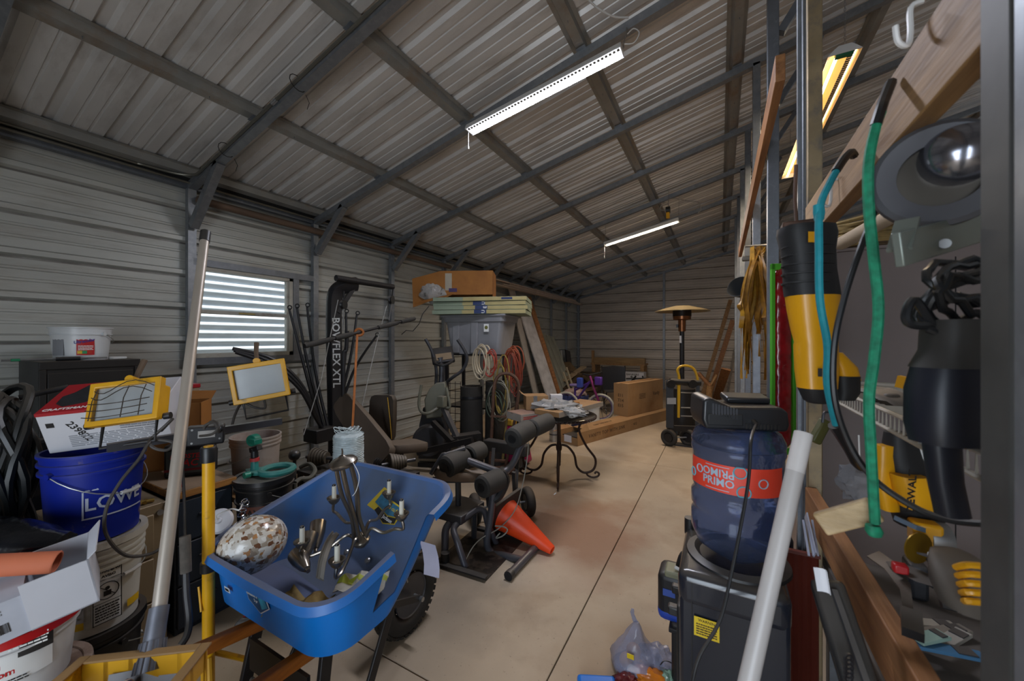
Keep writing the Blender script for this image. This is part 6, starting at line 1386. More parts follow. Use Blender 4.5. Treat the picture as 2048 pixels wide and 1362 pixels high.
# ================================================================== child's bike, folding chair, bench, scrap lumber
bw1 = at(1201, 801, 7.2); wr_ = .26
t = thing('child_bike', 'purple child bike with white tyres behind the brown cartons', 'bicycle', (bw1.x, bw1.y, 0)); bwc = Vector((bw1.x, bw1.y, wr_)); nb_ = Vector((-.55, .83, 0)).normalized(); ax_b = Vector((.83, .55, 0)).normalized()
ax_b = Vector((_c.x * .9 + _r.x * .35, _c.y * .9 + _r.y * .35, 0)).normalized(); nb_ = Vector((-_r.x, -_r.y, 0))
purple = mat('purple paint', '4a2a7c', .35, var=.1); wtyre = mat('white tyre', 'a8a498', .6)
for k, c_ in enumerate((bwc, bwc + nb_ * .62 + _c * .25)):
    Q = frame(ax_b).to_4x4(); Q.translation = c_; wh = MB().lathe([(wr_ - .022 + .022 * math.cos(a), .022 * math.sin(a)) for a in [2 * PI * j / 8 for j in range(8)]], Q, 30, closed=True).build('wheel', wtyre, t, world=True)
    MB().lathe([(wr_ * .80, -.012), (wr_ * .84, -.012), (wr_ * .84, .012), (wr_ * .80, .012)], Q, 28, closed=True).build('rim', purple, wh, world=True)
    b = MB(); [b.tube([Q @ Vector((.015 * math.cos(a), .015 * math.sin(a), 0)), Q @ Vector((wr_ * .82 * math.cos(a), wr_ * .82 * math.sin(a), 0))], .004, 4) for a in [2 * PI * j / 14 for j in range(14)]]; b.build('spokes', black_m, wh, world=True, kind='stuff')
hd_ = at(1180, 752, 7.25); MB().tube([bwc + ax_b * .05, at(1188, 778, 7.2), hd_], .022, 8).build('fork', mat('magenta paint', '8a2a6a', .35), t, world=True); MB().tube(catmull([at(1166, 748, 7.1), hd_ + Vector((0, 0, .02)), at(1203, 744, 7.4)], 4), .015, 8).build('handlebar', black_m, t, world=True)
rw = bwc + nb_ * .62 + _c * .25; st_ = at(1150, 770, 7.45)
for a_, b_ in ((hd_ - Vector((0, 0, .1)), Vector((st_.x, st_.y, .3))), (Vector((st_.x, st_.y, .28)), rw), (st_ - Vector((0, 0, .05)), Vector((st_.x, st_.y, .25))), (st_ - Vector((0, 0, .1)), hd_ - Vector((0, 0, .12)))): MB().tube([a_, b_], .022, 8).build('frame_tube', purple, t, world=True)
MB().box(st_, (.2, .12, .05)).build('saddle', mat('lilac vinyl', '7d6fa0', .5), t, world=True, bevel=.02); MB().box(at(1197, 762, 7.15), (.14, .10, .16)).build('basket', purple, t, world=True, bevel=.02); MB().box(at(1160, 765, 7.1), (.10, .1, .18)).build('tassel', mat('blue tassel', '35489a', .5), t, world=True, bevel=.01)
ch = at(1227, 765, 8.2); t = thing('folding_chair', 'black mesh folding chair behind the large carton', 'chair', (ch.x, ch.y, 0), (0, 0, math.degrees(YAW)))
MB().sheet([[(-.24, 0, .95), (0, .03, .97), (.24, 0, .95)], [(-.24, -.02, .70), (0, .03, .70), (.24, -.02, .70)], [(-.23, -.05, .45), (0, .0, .43), (.23, -.05, .45)]], .01).build('backrest', black_m, t); MB().sheet([[(-.23, -.05, .45), (.23, -.05, .45)], [(-.24, -.45, .46), (.24, -.45, .46)]], .012).build('seat', black_m, t)
for x, y0, y1 in ((-.25, .05, -.42), (.25, .05, -.42), (-.25, -.42, .05), (.25, -.42, .05)): MB().tube([(x, y0, .02), (x, y1, .46)], .012, 6).build('leg', black_m, t)
for x in (-.25, .25): MB().tube([(x, 0, .40), (x, .02, .97)], .013, 6).build('back_post', black_m, t)
bn = atY(1187, 740, 11.7); bq = atY(1293, 740, 11.7); t = thing('work_bench', 'pale wooden bench standing at the back wall', 'bench', ((bn.x + bq.x) / 2, 11.7, 0)); bl2 = bq.x - bn.x; bzz = atY(1240, 726, 11.7).z
MB().span((-bl2 / 2, -.3, bzz - .05), (bl2 / 2, .3, bzz)).build('top', pine, t, bevel=.004); MB().span((-bl2 / 2 + .1, -.3, bzz + .001), (bl2 / 2, -.1, bzz + .17)).build('box_beam', wood('pale spruce', '97794f', '7a5c38', 0), t, bevel=.004)
for sx in (-1, 1):
    for sy in (-1, 1): MB().span((sx * (bl2 / 2 - .08) - .05, sy * .24 - .05, 0), (sx * (bl2 / 2 - .08) + .05, sy * .24 + .05, bzz - .05)).build('leg', pine, t, bevel=.003)
MB().span((-bl2 / 2 + .02, -.28, bzz + .001), (-bl2 / 2 + .09, -.2, bzz + .38)).build('upright_block', pine, t)
wbx = atY(1268, 755, 11.0); t = thing('white_carton', 'white carton stacked in front of the back bench', 'box', (wbx.x, 11.0, 0)); MB().span((-.32, -.2, 0), (.32, .2, wbx.z - .05)).build('lower_body', white_box, t, bevel=.004); MB().span((-.30, -.2, wbx.z - .048), (.30, .2, wbx.z + .16)).build('upper_body', white_box, t, bevel=.004); lettering('BANKERS', .08, face_m((0, -.2012, wbx.z + .10), (1, 0, 0), (0, 0, 1)), ink, t, world=False) 
tp_ = at(1285, 762, 9.4); t = thing('camera_tripod', 'small black tripod lying over the cartons before the back bench', 'tripod', (tp_.x, tp_.y, 0))
for (a_, b_) in (((1252, 757), (1302, 757)), ((1258, 768), (1272, 752)), ((1262, 752), (1275, 768)), ((1285, 752), (1290, 768))): MB().tube([at(*a_, 9.4), at(*b_, 9.3)], .022, 6).build('leg', black_m, t, world=True)
MB().cyl((tp_.x, tp_.y, 0), (tp_.x, tp_.y, tp_.z), .03).build('column', black_m, t, world=True)
rnd = random.Random(21)
for k, (x0, y0, x1, y1, d0, d1, wd, cl_, lb) in enumerate(((1128, 762, 1168, 733, 9.6, 10.4, .16, 'b09a7c', 'pale board topmost on the scrap lumber pile'), (1132, 742, 1165, 748, 10.2, 10.0, .20, '5e4a34', 'short brown plank across the scrap pile'), (1150, 742, 1185, 765, 10.2, 9.8, .14, '54422f', 'dark plank sloping right off the scrap pile'), (1130, 778, 1160, 750, 9.2, 9.9, .12, '4d3c2b', 'dark stick leaning on the scrap pile'), (1140, 790, 1190, 775, 9.0, 9.2, .16, '6a5337', 'brown plank low on the scrap pile'), (1132, 725, 1150, 745, 10.6, 10.2, .25, '6f5a40', 'square offcut at the back of the scrap pile'))):
    a_, b_ = at(x0, y0, d0), at(x1, y1, d1); t = thing('scrap_board', lb, 'board', a_, group='scrap lumber by the left wall'); MB().beam(a_, b_, wd, .04, (0, 0, 1)).build('board', wood('scrap ' + cl_, cl_, '4a3a28', 0), t, world=True, bevel=.004)
sp_ = at(1172, 770, 10.5); t = thing('scrap_crate', 'slatted crate carrying the scrap lumber', 'crate', (sp_.x, sp_.y, 0))
for k in range(4): MB().span((-.42, -.35, k * .16), (.42, .35, k * .16 + .14)).build('slat', mat('old crate wood', '463828', .8), t, bevel=.006)
p = at(1146, 722, 11.3); t = thing('leaning_picture', 'thin black picture panel leaning in the left back corner', 'frame', (p.x, p.y, 0)); MB().beam((0, 0, .0), (-.25, .2, 1.2), .40, .03, (1, 0, 0)).build('panel', black_m, t); MB().beam((-.20, 0, .0), (-.45, .2, 1.2), .03, .035, (1, 0, 0)).build('pale_edge', grey_w, t)
cl2 = at(1150, 800, 8.2); t = thing('clothes_bin', 'low bin heaped with blue and pink cloth beside the bike', 'bin', (cl2.x, cl2.y, 0)); MB().box((0, 0, .17), (.45, .35, .34), taper=(1.1, 1.1)).build('bin', mat('blue patterned bin', '2f3c70', .6, var=.4, scale=20), t, bevel=.01); crumple('cloth', (0, 0, .38), .25, .18, .10, mat('pink white cloth', 'a8948c', .9, var=.2, col2='8a5a50', c2lo=.5, c2hi=.6), t, 4)
# ================================================================== boards and channels leaning on the left wall
def lean(x0, y0, x1, y1, wd, th2, m, lb, name='leaning_board', X=-4.16):
    a_, b_ = atX(x0, y0, -4.16), atZ(x1, y1, .02); o_ = Vector((X + 4.16, 0, 0)); a_ = a_ + o_; b_ = b_ + o_; t = thing(name, lb, 'board', (b_.x, b_.y, 0), group='boards leaning on the left wall')
    MB().beam(a_, b_, th2, wd, (.15, 1, 0)).build('board', m, t, world=True, bevel=.003); return t, a_, b_
foil = mat('silver foil board', 'c9c7c8', .35, .25, var=.2, scale=6, bump=.4, bscale=20)
lean(1022, 575, 1078, 812, .22, .03, mat('dusty white board', '9c958e', .6), 'wide dusty white board leaning leftmost on the wall')
lean(1036, 600, 1104, 812, .42, .04, foil, 'wide silver foil faced board leaning on the wall', X=-4.08)
lean(1046, 595, 1112, 808, .12, .04, pine_o, 'narrow orange board leaning between foil and metal channels', X=-4.0)
lean(1060, 620, 1118, 806, .20, .03, wood('tan plank', '8a6236', '6a4624', 2), 'tan plank leaning behind the metal channels')
for k, (x0, x1, lb) in enumerate(((1074, 1126, 'first grey metal channel leaning beside the tan plank'), (1083, 1134, 'second grey metal channel from the tan plank'), (1092, 1142, 'third grey metal channel from the tan plank'), (1101, 1150, 'last grey metal channel, nearest the scrap pile'))):
    a_, b_ = atX(x0, 664 + 3 * k, -4.16), atZ(x1, 804 - 2 * k, .02); t = thing('metal_channel', lb, 'channel', (b_.x, b_.y, 0), group='metal channels leaning on the left wall'); cg = mat('grey green channel', '9b9a8c', .5, .2)
    MB().beam(a_, b_, .02, .15, (.15, 1, 0)).build('web', cg, t, world=True)
    for s_ in (-1, 1): o = Vector((.03, s_ * .07, 0)); MB().beam(a_ + o, b_ + o, .06, .012, (.15, 1, 0)).build('flange', cg, t, world=True)
for k, (x0, x1, l_) in enumerate(((1120, 1152, .9), (1126, 1158, .8))):
    b_ = atZ(x1, 812 - 3 * k, .02); a_ = at(x0 + 4, 752 + 4 * k, b_.y * .88 + 2.0); t = thing('trim_stick', 'short pale trim stick leaning before the channels, %s one' % ('left' if k == 0 else 'right'), 'stick', (b_.x, b_.y, 0)); MB().beam(b_ + Vector((-.35, .1, .75 + .1 * k)), b_, .04, .03).build('stick', mat('pale trim', '9a8f78', .6), t, world=True)
# trim lying over the knee braces, pipe along the wall
zr = 2.66
for k in range(4):
    t = thing('trim_board', ('lowest', 'second lowest', 'second highest', 'highest')[k] + ' white trim board racked along the left wall top', 'board', (XL + .24, 9.3, zr + .03 * k), group='trim boards racked on the knee braces'); MB().span((-.05 + .02 * (k % 2), -2.7 + .3 * (k % 3), 0), (.07 + .02 * (k % 2), 2.9 - .25 * k, .026)).build('board', mat('white pink trim', 'c4b3a5', .6, var=.1), t, bevel=.003)
t = thing('round_pole', 'long brown wooden pole racked behind the left wall posts', 'pole', (XL + .10, 3.4, 2.83)); MB().tube([(0, -1.72, 0), (0, 2.0, 0)], .036, 14).build('pole', wood('old brown pole', '6d594a', '554438', 1), t)
for y_ in (-1.73, 1.99): MB().tube([(0, y_, 0), (0, y_ + .02, 0)], .030, 12).build('pole_end', M['old brown pole'], t)

# ================================================================== patio heater
hp_ = at(1364, 700, 6.28); hm_ = mat('bronze heater steel', '8a5a3a', .3, .85, var=.1); ht_ = thing('patio_heater', 'tall bronze and black patio heater with wide round reflector', 'heater', (hp_.x, hp_.y, 0)); hs_ = 6.28 / 760
zt = at(1364, 612, 6.28).z
MB().lathe([(0, zt + .01), (.12, zt), (.28, zt - .04), (.42, zt - .085), (.42, zt - .095), (.28, zt - .055), (.12, zt - .015), (0, zt - .005)], None, 32).build('reflector', mat('tan reflector', 'a38f68', .35, .6), ht_)
MB().lathe([(.115, zt - .05), (.14, zt - .06), (.14, zt - .16), (.137, zt - .22), (.10, zt - .235), (0, zt - .235), (0, zt - .22), (.13, zt - .20), (.13, zt - .06)], None, 28).build('burner', hm_, ht_); MB().lathe([(.138, zt - .06), (.142, zt - .06), (.142, zt - .17), (.138, zt - .17)], None, 28).build('burner_mesh', mat('dark burner mesh', '241a14', .5, .4), ht_)
MB().lathe([(.055, zt - .42), (.06, zt - .235), (.07, zt - .23), (0, zt - .23)], None, 24).build('neck', hm_, ht_); MB().box((-.07, -.03, zt - .33), (.03, .04, .05)).build('knob', black_pl, ht_)
MB().cyl((0, 0, .7), (0, 0, zt - .41), .036, n=16).build('pole', black_m, ht_); MB().lathe([(.22, 0), (.24, .02), (.20, .74), (.05, .80), (0, .80)], None, 24).build('tank_housing', black_m, ht_); MB().box((-.02, -.036, zt - .55), (.03, .004, .12)).build('sticker', white_box, ht_)
# ================================================================== yellow and black folding hand truck
D = 5.5; y0 = at(1365, 900, D); t = thing('hand_truck', 'black and yellow convertible hand truck before the patio heater', 'hand truck', (y0.x, y0.y, 0)); yt_ = mat('yellow tube', 'b8911f', .4, var=.1)
MB().tube(catmull([at(1357, 832, D), at(1358, 790, D), at(1358, 755, D), at(1355, 740, D), at(1363, 732, D), at(1380, 733, D), at(1390, 742, D), at(1395, 757, D)], 5), .018, 8).build('handle_loop', yt_, t, world=True); MB().tube([at(1395, 757, D), at(1394, 838, D)], .018, 8).build('rail', yt_, t, world=True); MB().tube([at(1357, 760, D), at(1357, 835, D)], .018, 8).build('rail', yt_, t, world=True)
MB().beam(at(1340, 760, D), at(1340, 855, D), .10, .06).build('side_beam', black_m, t, world=True); MB().beam(at(1396, 762, D), at(1394, 860, D), .05, .05).build('side_beam', black_m, t, world=True); MB().tube([at(1340, 763, D), at(1400, 766, D)], .045, 12).build('caster_bar', black_pl, t, world=True)
for x_ in (1342, 1385): MB().lathe([(0, -.02), (.06, -.02), (.06, .02), (0, .02)], Matrix.Translation(at(x_, 768, D - .05)) @ frame(_c).to_4x4(), 16).build('caster', black_pl, t, world=True)
for y_ in (785, 815, 832): MB().tube([at(1362, y_, D), at(1392, y_ + 1, D)], .009, 6).build('rung', steel, t, world=True)
b0 = at(1375, 855, D); MB().beam(at(1338, 856, D), at(1395, 858, D), .05, .08, (0, 0, 1)).build('base_beam', black_m, t, world=True); MB().beam(at(1352, 858, D), at(1350, 885, D), .05, .03).build('strut', black_m, t, world=True)
patch('name_plate', face_m(at(1343, 802, D - .06), _r, (0, 0, 1)), .13, .09, ink_g, t)
for c_ in (at(1338, 885, D), at(1376, 886, D)): tyre_wheel(t, (c_.x, c_.y, .125), _r * .8 + _c * .6, .125, .07, .5, tread=False, rim_m=black_m)
w0, w1 = at(1338, 885, D), at(1376, 886, D); MB().tube([(w0.x, w0.y, .125), (w1.x, w1.y, .125)], .012, 8).build('axle', steel, t, world=True); MB().span((y0.x - .2, y0.y - .03, 0), (y0.x + .22, y0.y + .12, .02)).build('toe_plate', black_m, t, world=True)
# brown carton and stand behind the hand truck
cb = at(1378, 800, 6.0); 
# lumber leaning in the right back corner and along the partition
for k, (x0, y0, x1, y1, Y, wd, m, lb) in enumerate(((1461, 600, 1405, 790, 11.8, .10, pine, 'long thin pine board leaning right in the back corner'), (1466, 640, 1418, 792, 11.2, .12, pine_o, 'long orange board leaning right of the thin pine one'), (1452, 738, 1432, 800, 9.0, .18, pine_o, 'short wide board leaning low by the partition'), (1469, 700, 1452, 806, 9.4, .05, steel, 'thin steel strip leaning by the partition'))):
    a_ = atY(x0, y0, Y + .3); b_ = atZ(x1, y1, .01); t = thing('leaning_board', lb, 'board', (b_.x, b_.y, 0)); MB().beam(a_, b_, wd, .04, (0, 1, 0)).build('board', m, t, world=True, bevel=.003)
sb2 = at(1418, 790, 8.5); t = thing('wooden_post_stub', 'turned wooden post stub with crooked arm before the leaning boards', 'post', (sb2.x, sb2.y, 0)); MB().tube(catmull([(0, 0, 0), (.0, 0, .35), (.02, 0, .5)], 4), .07, 10).build('trunk', pine, t); MB().tube([(.02, 0, .5), (-.22, .05, .78)], .045, 10).build('arm', pine_o, t); MB().tube([(.0, 0, .45), (.15, .05, .75)], .03, 10).build('arm', pine, t)
t = thing('leaning_board', 'tall tan timber standing along the partition posts', 'board', (.165, 6.6, 0)); MB().beam((.165, 6.6, 0), (.185, 6.6, 3.95), .12, .045, (0, 1, 0)).build('board', wood('yellow timber', '94703a', '7a5a2c', 2), t, bevel=.004)
t = thing('leaning_board', 'thin orange strip standing beside the tall tan timber', 'board', (.24, 5.9, 0)); MB().beam((.24, 6.0, 0), (.27, 5.75, 3.5), .03, .05, (0, 1, 0)).build('board', pine_o, t, bevel=.003)
t = thing('racked_board', 'long orange two by four sloping along the partition posts up high', 'board', (.235, 3.4, 2.6)); MB().beam((.235, 2.05, 2.755), (.235, 5.9, 2.70), .038, .120, (0, 0, 1)).build('board', pine_o, t, world=True, bevel=.004)
# ================================================================== water cooler with upturned bottle
bc = at(1473, 1000, 1.25); BXY = Vector((bc.x, bc.y, 0)); ztop = .835
cool = mat('glossy navy black plastic', '1d2029', .22, var=.06, coat=.3, dust=.55, dustc='5d554a')
cx0, cx1, cy0, cy1 = bc.x - .158, bc.x + .125, bc.y - .165, bc.y + .175
t = thing('water_cooler', 'black water cooler standing at the aisle edge under the blue bottle', 'water cooler', (bc.x, bc.y, 0))
MB().span((cx0, cy0, 0), (cx1, cy1, ztop - .02)).build('body', cool, t, world=True, bevel=.012)
MB().span((cx0 - .006, cy0 - .004, ztop - .11), (cx1 + .004, cy1 + .004, ztop - .002)).build('top_cover', cool, t, world=True, bevel=.028, seg=4)
MB().span((cx0 + .034, cy0 - .0046, .0), (cx0 + .036, cy0 - .001, ztop - .03)).build('seam', ink, t, world=True); MB().span((cx0 - .012, cy0 + .04, .25), (cx0 + .004, cy1 - .04, ztop - .14)).build('tap_panel', black_pl, t, world=True, bevel=.008)
for k in range(2): MB().box((cx0 - .02, bc.y - .06 + .12 * k, ztop - .20), (.05, .03, .03)).build('tap', black_pl, t, world=True, bevel=.006)
MB().cyl((cx0 + .01, cy1 - .02, ztop - .03), (cx0 + .01, cy1 - .02, ztop + .03), .02).build('vent_boss', black_pl, t, world=True)
MB().lathe([(.15, ztop - .006), (.148, ztop + .004), (.125, ztop + .012), (.11, ztop - .0), (.10, ztop - .02)], Matrix.Translation((bc.x, bc.y, 0)), 36).build('bottle_collar', black_pl, t, world=True)
yf = face_m((cx0 + .075, cy0 - .0055, ztop - .155), (1, 0, 0), (0, 0, 1)); patch('warning_label', yf, .068, .058, mat('yellow label', 'd3b41c', .45, var=.04), t); lettering('WARNING', .011, yf @ Matrix.Translation((.004, .02, .0014)), ink_b, t); lines('label_print', yf @ Matrix.Translation((0, -.006, .0006)), .056, .036, 5, ink_b, t, 4)
wmat = bpy.data.materials.new('blue bottle plastic'); wmat.use_nodes = True; nt = wmat.node_tree; b_ = nt.nodes['Principled BSDF']; b_.inputs['Base Color'].default_value = (*lin('a3b4da'), 1); b_.inputs['Roughness'].default_value = .09; b_.inputs['Transmission Weight'].default_value = .96; b_.inputs['IOR'].default_value = 1.2; b_.inputs['Specular IOR Level'].default_value = .9
nz = _n(nt, 'ShaderNodeTexNoise'); nz.inputs['Scale'].default_value = 26; tcx = _n(nt, 'ShaderNodeTexCoord'); nt.links.new(tcx.outputs['Object'], nz.inputs['Vector']); bu = _n(nt, 'ShaderNodeBump'); bu.inputs['Strength'].default_value = .25; bu.inputs['Distance'].default_value = .01; nt.links.new(nz.outputs[0], bu.inputs['Height']); nt.links.new(bu.outputs[0], b_.inputs['Normal'])
t = thing('water_bottle', 'big empty blue water bottle upside down on the cooler', 'bottle', (bc.x, bc.y, ztop + .006)); bz0 = 0.0; bh = 1.262 - ztop; br = .135
pr = [(.035, -.03), (.04, .0), (.085, .02), (.12, .045), (br, .085), (br, .135), (br - .008, .145), (br - .008, .155), (br, .165), (br, .20), (br - .008, .21), (br - .008, .22), (br - .004, .23), (br - .004, .335), (br, .345), (br, .36), (br - .004, .365), (br, .37), (br, bh - .045), (br - .012, bh - .018), (br - .035, bh - .003), (br * .5, bh - .008), (0, bh - .02)]
out = [Vector((r_, 0, z)) for r_, z in pr]; inn = [(max(r_ - .003, 0), z - (.003 if i > 16 else 0)) for i, (r_, z) in enumerate(pr)]
MB().lathe(pr + list(reversed(inn[:-1])), None, 48).build('bottle', wmat, t, ang=60)
azb = math.degrees(math.atan2(-bc.y, -bc.x)); lr = mat('red orange label', 'd8402a', .5, var=.05); lbm = mat('label teal', '5fa9b8', .5, var=0)
mb_ = cylface(t, azb - 4, .283, br); patch('label', mb_, .30, .085, lr, t, wrap=br, nseg=24, off=.0005)
lettering('PRIMO', .034, mb_ @ Matrix.Rotation(R(-30), 4, 'Y') @ Matrix.Translation((.0, 0, 0)) if False else cylface(t, azb - 22, .270, br + .0016), mat('label grey blue', '9fb0bf', .5, var=0), t, wrap=br, sx=.95)
lettering('PRIMO', .034, cylface(t, azb - 22, .300, br + .0016) @ Matrix.Rotation(PI, 4, 'Z'), M['label grey blue'], t, wrap=br, sx=.95)
for da, dz, rr, c_ in ((-48, .012, .012, 'label grey blue'), (30, .0, .013, 'label grey blue'), (4, .028, .017, 'label teal'), (8, -.03, .018, 'label teal'), (-63, -.01, .013, 'label teal')):
    o = cylface(t, azb + da, .283 + dz, br + .0016); MB().tube([o @ Vector((rr * math.cos(a), max(-.0425 - dz, min(.0425 - dz, rr * math.sin(a))), 0)) for a in [2 * PI * k / 18 for k in range(18)]], .002, 5, closed=True).build('label_ring', M[c_], t, world=True)
b = MB()
for z in (.318, .248): b.sheet([[cylface(t, azb - 38 + k * 3, z + dz, br + .0012).translation for k in range(11)] for dz in (-.001, .001)])
b.build('label_rule', M['label grey blue'], t, world=True)
# charger on the bottle
zc = ztop + .006 + bh - .002; chm = mat('charger black plastic', '1b1c1f', .35, var=.1, dust=.35, dustc='6a625a')
m4 = TM((bc.x, bc.y, zc), (0, 0, 18))
t = thing('battery_charger', 'black battery charger sitting on the upturned bottle', 'charger', m=m4)
prof = [(-.115, 0), (.115, 0), (.122, .02), (.118, .06), (.10, .075), (-.04, .072), (-.10, .10), (-.122, .092), (-.125, .03)]
MB().prism(prof, .15, TM((0, .075, 0), (90, 0, 0))).build('body', chm, t, bevel=.008, seg=3)
for k in range(9): MB().box((-.095 + k * .0085, -.076, .058 + .003 * (4 - k) * .6), (.0035, .006, .034)).build('vent_slat', dk_steel, t)
for k in range(10): MB().box((.0 + k * .010, -.0755, .014), (.004, .004, .016)).build('vent_slot', ink, t)
MB().box((-.06, -.077, .032), (.10, .004, .035)).build('vent_panel', black_pl, t, bevel=.003); MB().box((.03, .03, .085), (.13, .07, .02), TM((0, 0, 0), (8, 0, 0))).build('top_latch', chm, t, bevel=.006)
o_ = m4 @ Vector((.02, -.078, .03)); MB().cyl(m4 @ Vector((.02, -.074, .03)), m4 @ Vector((.02, -.10, .022)), .007).build('strain_relief', black_pl, t, world=True)
MB().tube(catmull([m4 @ Vector((.02, -.095, .024)), at(1502, 880, 1.03), at(1497, 960, 1.02), at(1480, 1060, 1.02), at(1462, 1150, 1.0), at(1440, 1240, .98), at(1400, 1310, .96), at(1385, 1362, .95), at(1378, 1420, .95)], 6), .0042, 8).build('power_cord', black_pl, t, world=True)
# blue inflator behind the cooler, crate under it
ip = at(1356, 1225, 1.72); t = thing('battery_inflator', 'blue and black battery tool peeking out left of the cooler', 'tool', (ip.x, ip.y, ip.z)); MB().box((.0, 0, .10), (.16, .14, .20)).build('body', black_m, t, bevel=.03, seg=3); MB().box((0, 0, .02), (.162, .142, .07)).build('blue_base', mat('blue plastic', '1d3f9c', .35), t, bevel=.03, seg=3); MB().box((0, -.02, .19), (.1, .09, .04)).build('pale_panel', mat('olive panel', '7b7a60', .5), t, bevel=.008); MB().box((-.03, -.072, .12), (.05, .004, .03)).build('blue_mark', M['toy blue'], t); MB().tube(catmull([(0, 0, .2), (.02, 0, .27), (.06, .02, .28)], 4), .012, 8).build('hose', black_pl, t); MB().cyl((-.01, -.04, .225), (.05, -.04, .205), .007).build('white_nozzle', grey_w, t)
t = thing('tool_crate', 'black crate under the blue battery tool behind the cooler', 'crate', (ip.x + .10, ip.y + .02, 0)); MB().span((-.12, -.1, 0), (.14, .12, ip.z - .003)).build('body', black_pl, t, bevel=.01); MB().span((-.13, -.11, ip.z - .04), (.15, .13, ip.z - .02)).build('rim', black_m, t, bevel=.004)
# ================================================================== bags on the floor
gp_ = atZ(1268, 1335, 0); gbag = mat('grey translucent bag', '8b8ea4', .22, var=.25, alpha=.55, bump=.5, bscale=12)
t = thing('grocery_bag', 'grey grocery bag tied at the top with onions inside, on the floor', 'bag', gp_)
g = []
for i in range(11):
    f = i / 10; z = .22 * f; rr = .085 * (1.0 - f ** 2.2) * (.75 + .5 * math.sin(PI * min(f * 1.4 + .2, 1))) + .010; row = []
    for j in range(20):
        a = 2 * PI * j / 20; k_ = 1 + .16 * noise.noise(Vector((math.cos(a) * 2.2, math.sin(a) * 2.2, f * 2))) * (1 + f); row.append(Vector((rr * k_ * math.cos(a) + .012 * f, rr * k_ * math.sin(a), z)))
    g.append(row)
MB().loft(g).build('bag', gbag, t, ang=60); MB().sheet([[(-.005, 0, .215), (.02, 0, .215)], [(-.02, .01, .25), (.0, .0, .25)], [(-.012, .0, .275), (.0, 0, .275)]], .002).build('tied_ear', gbag, t)
for k, (x, y, z) in enumerate(((-.03, -.02, .035), (.035, -.01, .037), (0, .035, .035), (.0, -.01, .085))): MB().lathe([(.034 * math.sin(a), .034 * math.cos(a)) for a in [PI * j / 10 for j in range(11)]], Matrix.Translation((x, y, z)), 16).build('onion', mat('onion skin', 'b8842f', .5, var=.25), t)
MB().box((-.0, -.062, .125), (.03, .002, .025), TM((0, 0, 0), (10, 0, 0))).build('yellow_tag', M['yellow label'], t)
g2 = atZ(1318, 1345, 0); t = thing('grocery_bag', 'smaller slumped grey bag between the tied bag and the cooler', 'bag', g2); crumple('bag', (0, 0, .055), .085, .07, .06, gbag, t, 7, rough=.4); MB().tube(catmull([(.0, -.05, .05), (.03, -.06, .11), (.07, -.04, .09), (.08, -.03, .02)], 5), .0025, 5).build('cord', black_pl, t)
o1 = atZ(1300, 1375, 0); t = thing('snack_packet', 'shiny orange snack packet on the floor at the lower edge', 'packet', o1); crumple('packet', (0, 0, .035), .085, .06, .038, mat('glossy orange film', 'b8691c', .15, var=.35, scale=9, bump=.4, bscale=16), t, 13, rough=.3); crumple('mint_wrap', (.075, .03, .03), .04, .05, .045, mat('mint film', '7d9a86', .3), t, 15)
o2 = atZ(1255, 1378, 0); t = thing('snack_packet', 'dark red and brown snack packet beside the blue pouch', 'packet', o2); crumple('packet', (0, 0, .028), .06, .05, .032, mat('dark red film', '5a2222', .2, var=.5, scale=12, bump=.5, bscale=18), t, 14, rough=.35)
o3 = atZ(1195, 1385, 0); t = thing('blue_pouch', 'bright blue pouch lying at the bottom edge of the floor', 'pouch', o3, (0, 0, 25)); MB().box((0, 0, .02), (.17, .11, .035)).build('pouch', mat('bright blue film', '1f6fc8', .35, var=.08), t, bevel=.016, seg=3); MB().box((.0, -.045, .037), (.16, .012, .004)).build('seal_edge', M['bright blue film'], t)
# ================================================================== white pipe leaning by the cooler
a_, b_ = at(1607, 866, .96), at(1497, 1362, .84); dv = (b_ - a_).normalized(); b_ = a_ + dv * ((a_.z - .0) / -dv.z)
t = thing('plastic_pipe', 'white plastic pipe leaning across the front of the partition', 'pipe', (b_.x, b_.y, 0)); pv = mat('white pvc', 'b3ada9', .4, var=.06)
Q = frame(dv).to_4x4(); Q.translation = a_; MB().lathe([(.0195, 0), (.0195, (b_ - a_).length - .02), (.016, (b_ - a_).length - .02), (.016, 0)], Q, 22, closed=True).build('pipe', pv, t, world=True); MB().lathe([(.0201, .001), (.0201, .10), (.0196, .10), (.0196, .001)], Q, 22, closed=True).build('clean_end', mat('bright pvc', 'c8c2be', .4), t, world=True)

# ================================================================== things hung on the partition
dwy = mat('tool yellow', 'dc9c10', .38, var=.06, coat=.2); dwb = mat('tool black rubber', '1d1d1e', .6, var=.15, dust=.2)
D = .98
sP = at(1625, 600, D)
t = thing('reciprocating_saw', 'yellow and black cordless reciprocating saw hanging nose up on the partition', 'power tool', sP)
def blob(P, W, nm, m, par, depth=.75, n=14):
    """rounded body through image stations: (x, y, depth, halfwidth)"""
    rings = []
    for (x, y, d, hw) in W:
        c_ = at(x, y, d); rings.append([c_ + _r * (hw * math.copysign(abs(math.cos(a)) ** .7, math.cos(a))) + _c * (hw * depth * math.copysign(abs(math.sin(a)) ** .7, math.sin(a))) for a in [2 * PI * k / n for k in range(n)]])
    return MB().loft(rings).build(nm, m, par, world=True, ang=45)
px = D / FPX
bt_ = blob(None, [(1612, 455, D, 48 * px), (1613, 470, D, 50 * px), (1615, 500, D, 45 * px), (1618, 540, D, 44 * px), (1622, 578, D, 46 * px), (1624, 592, D, 46 * px)], 'rubber_boot', dwb, t)
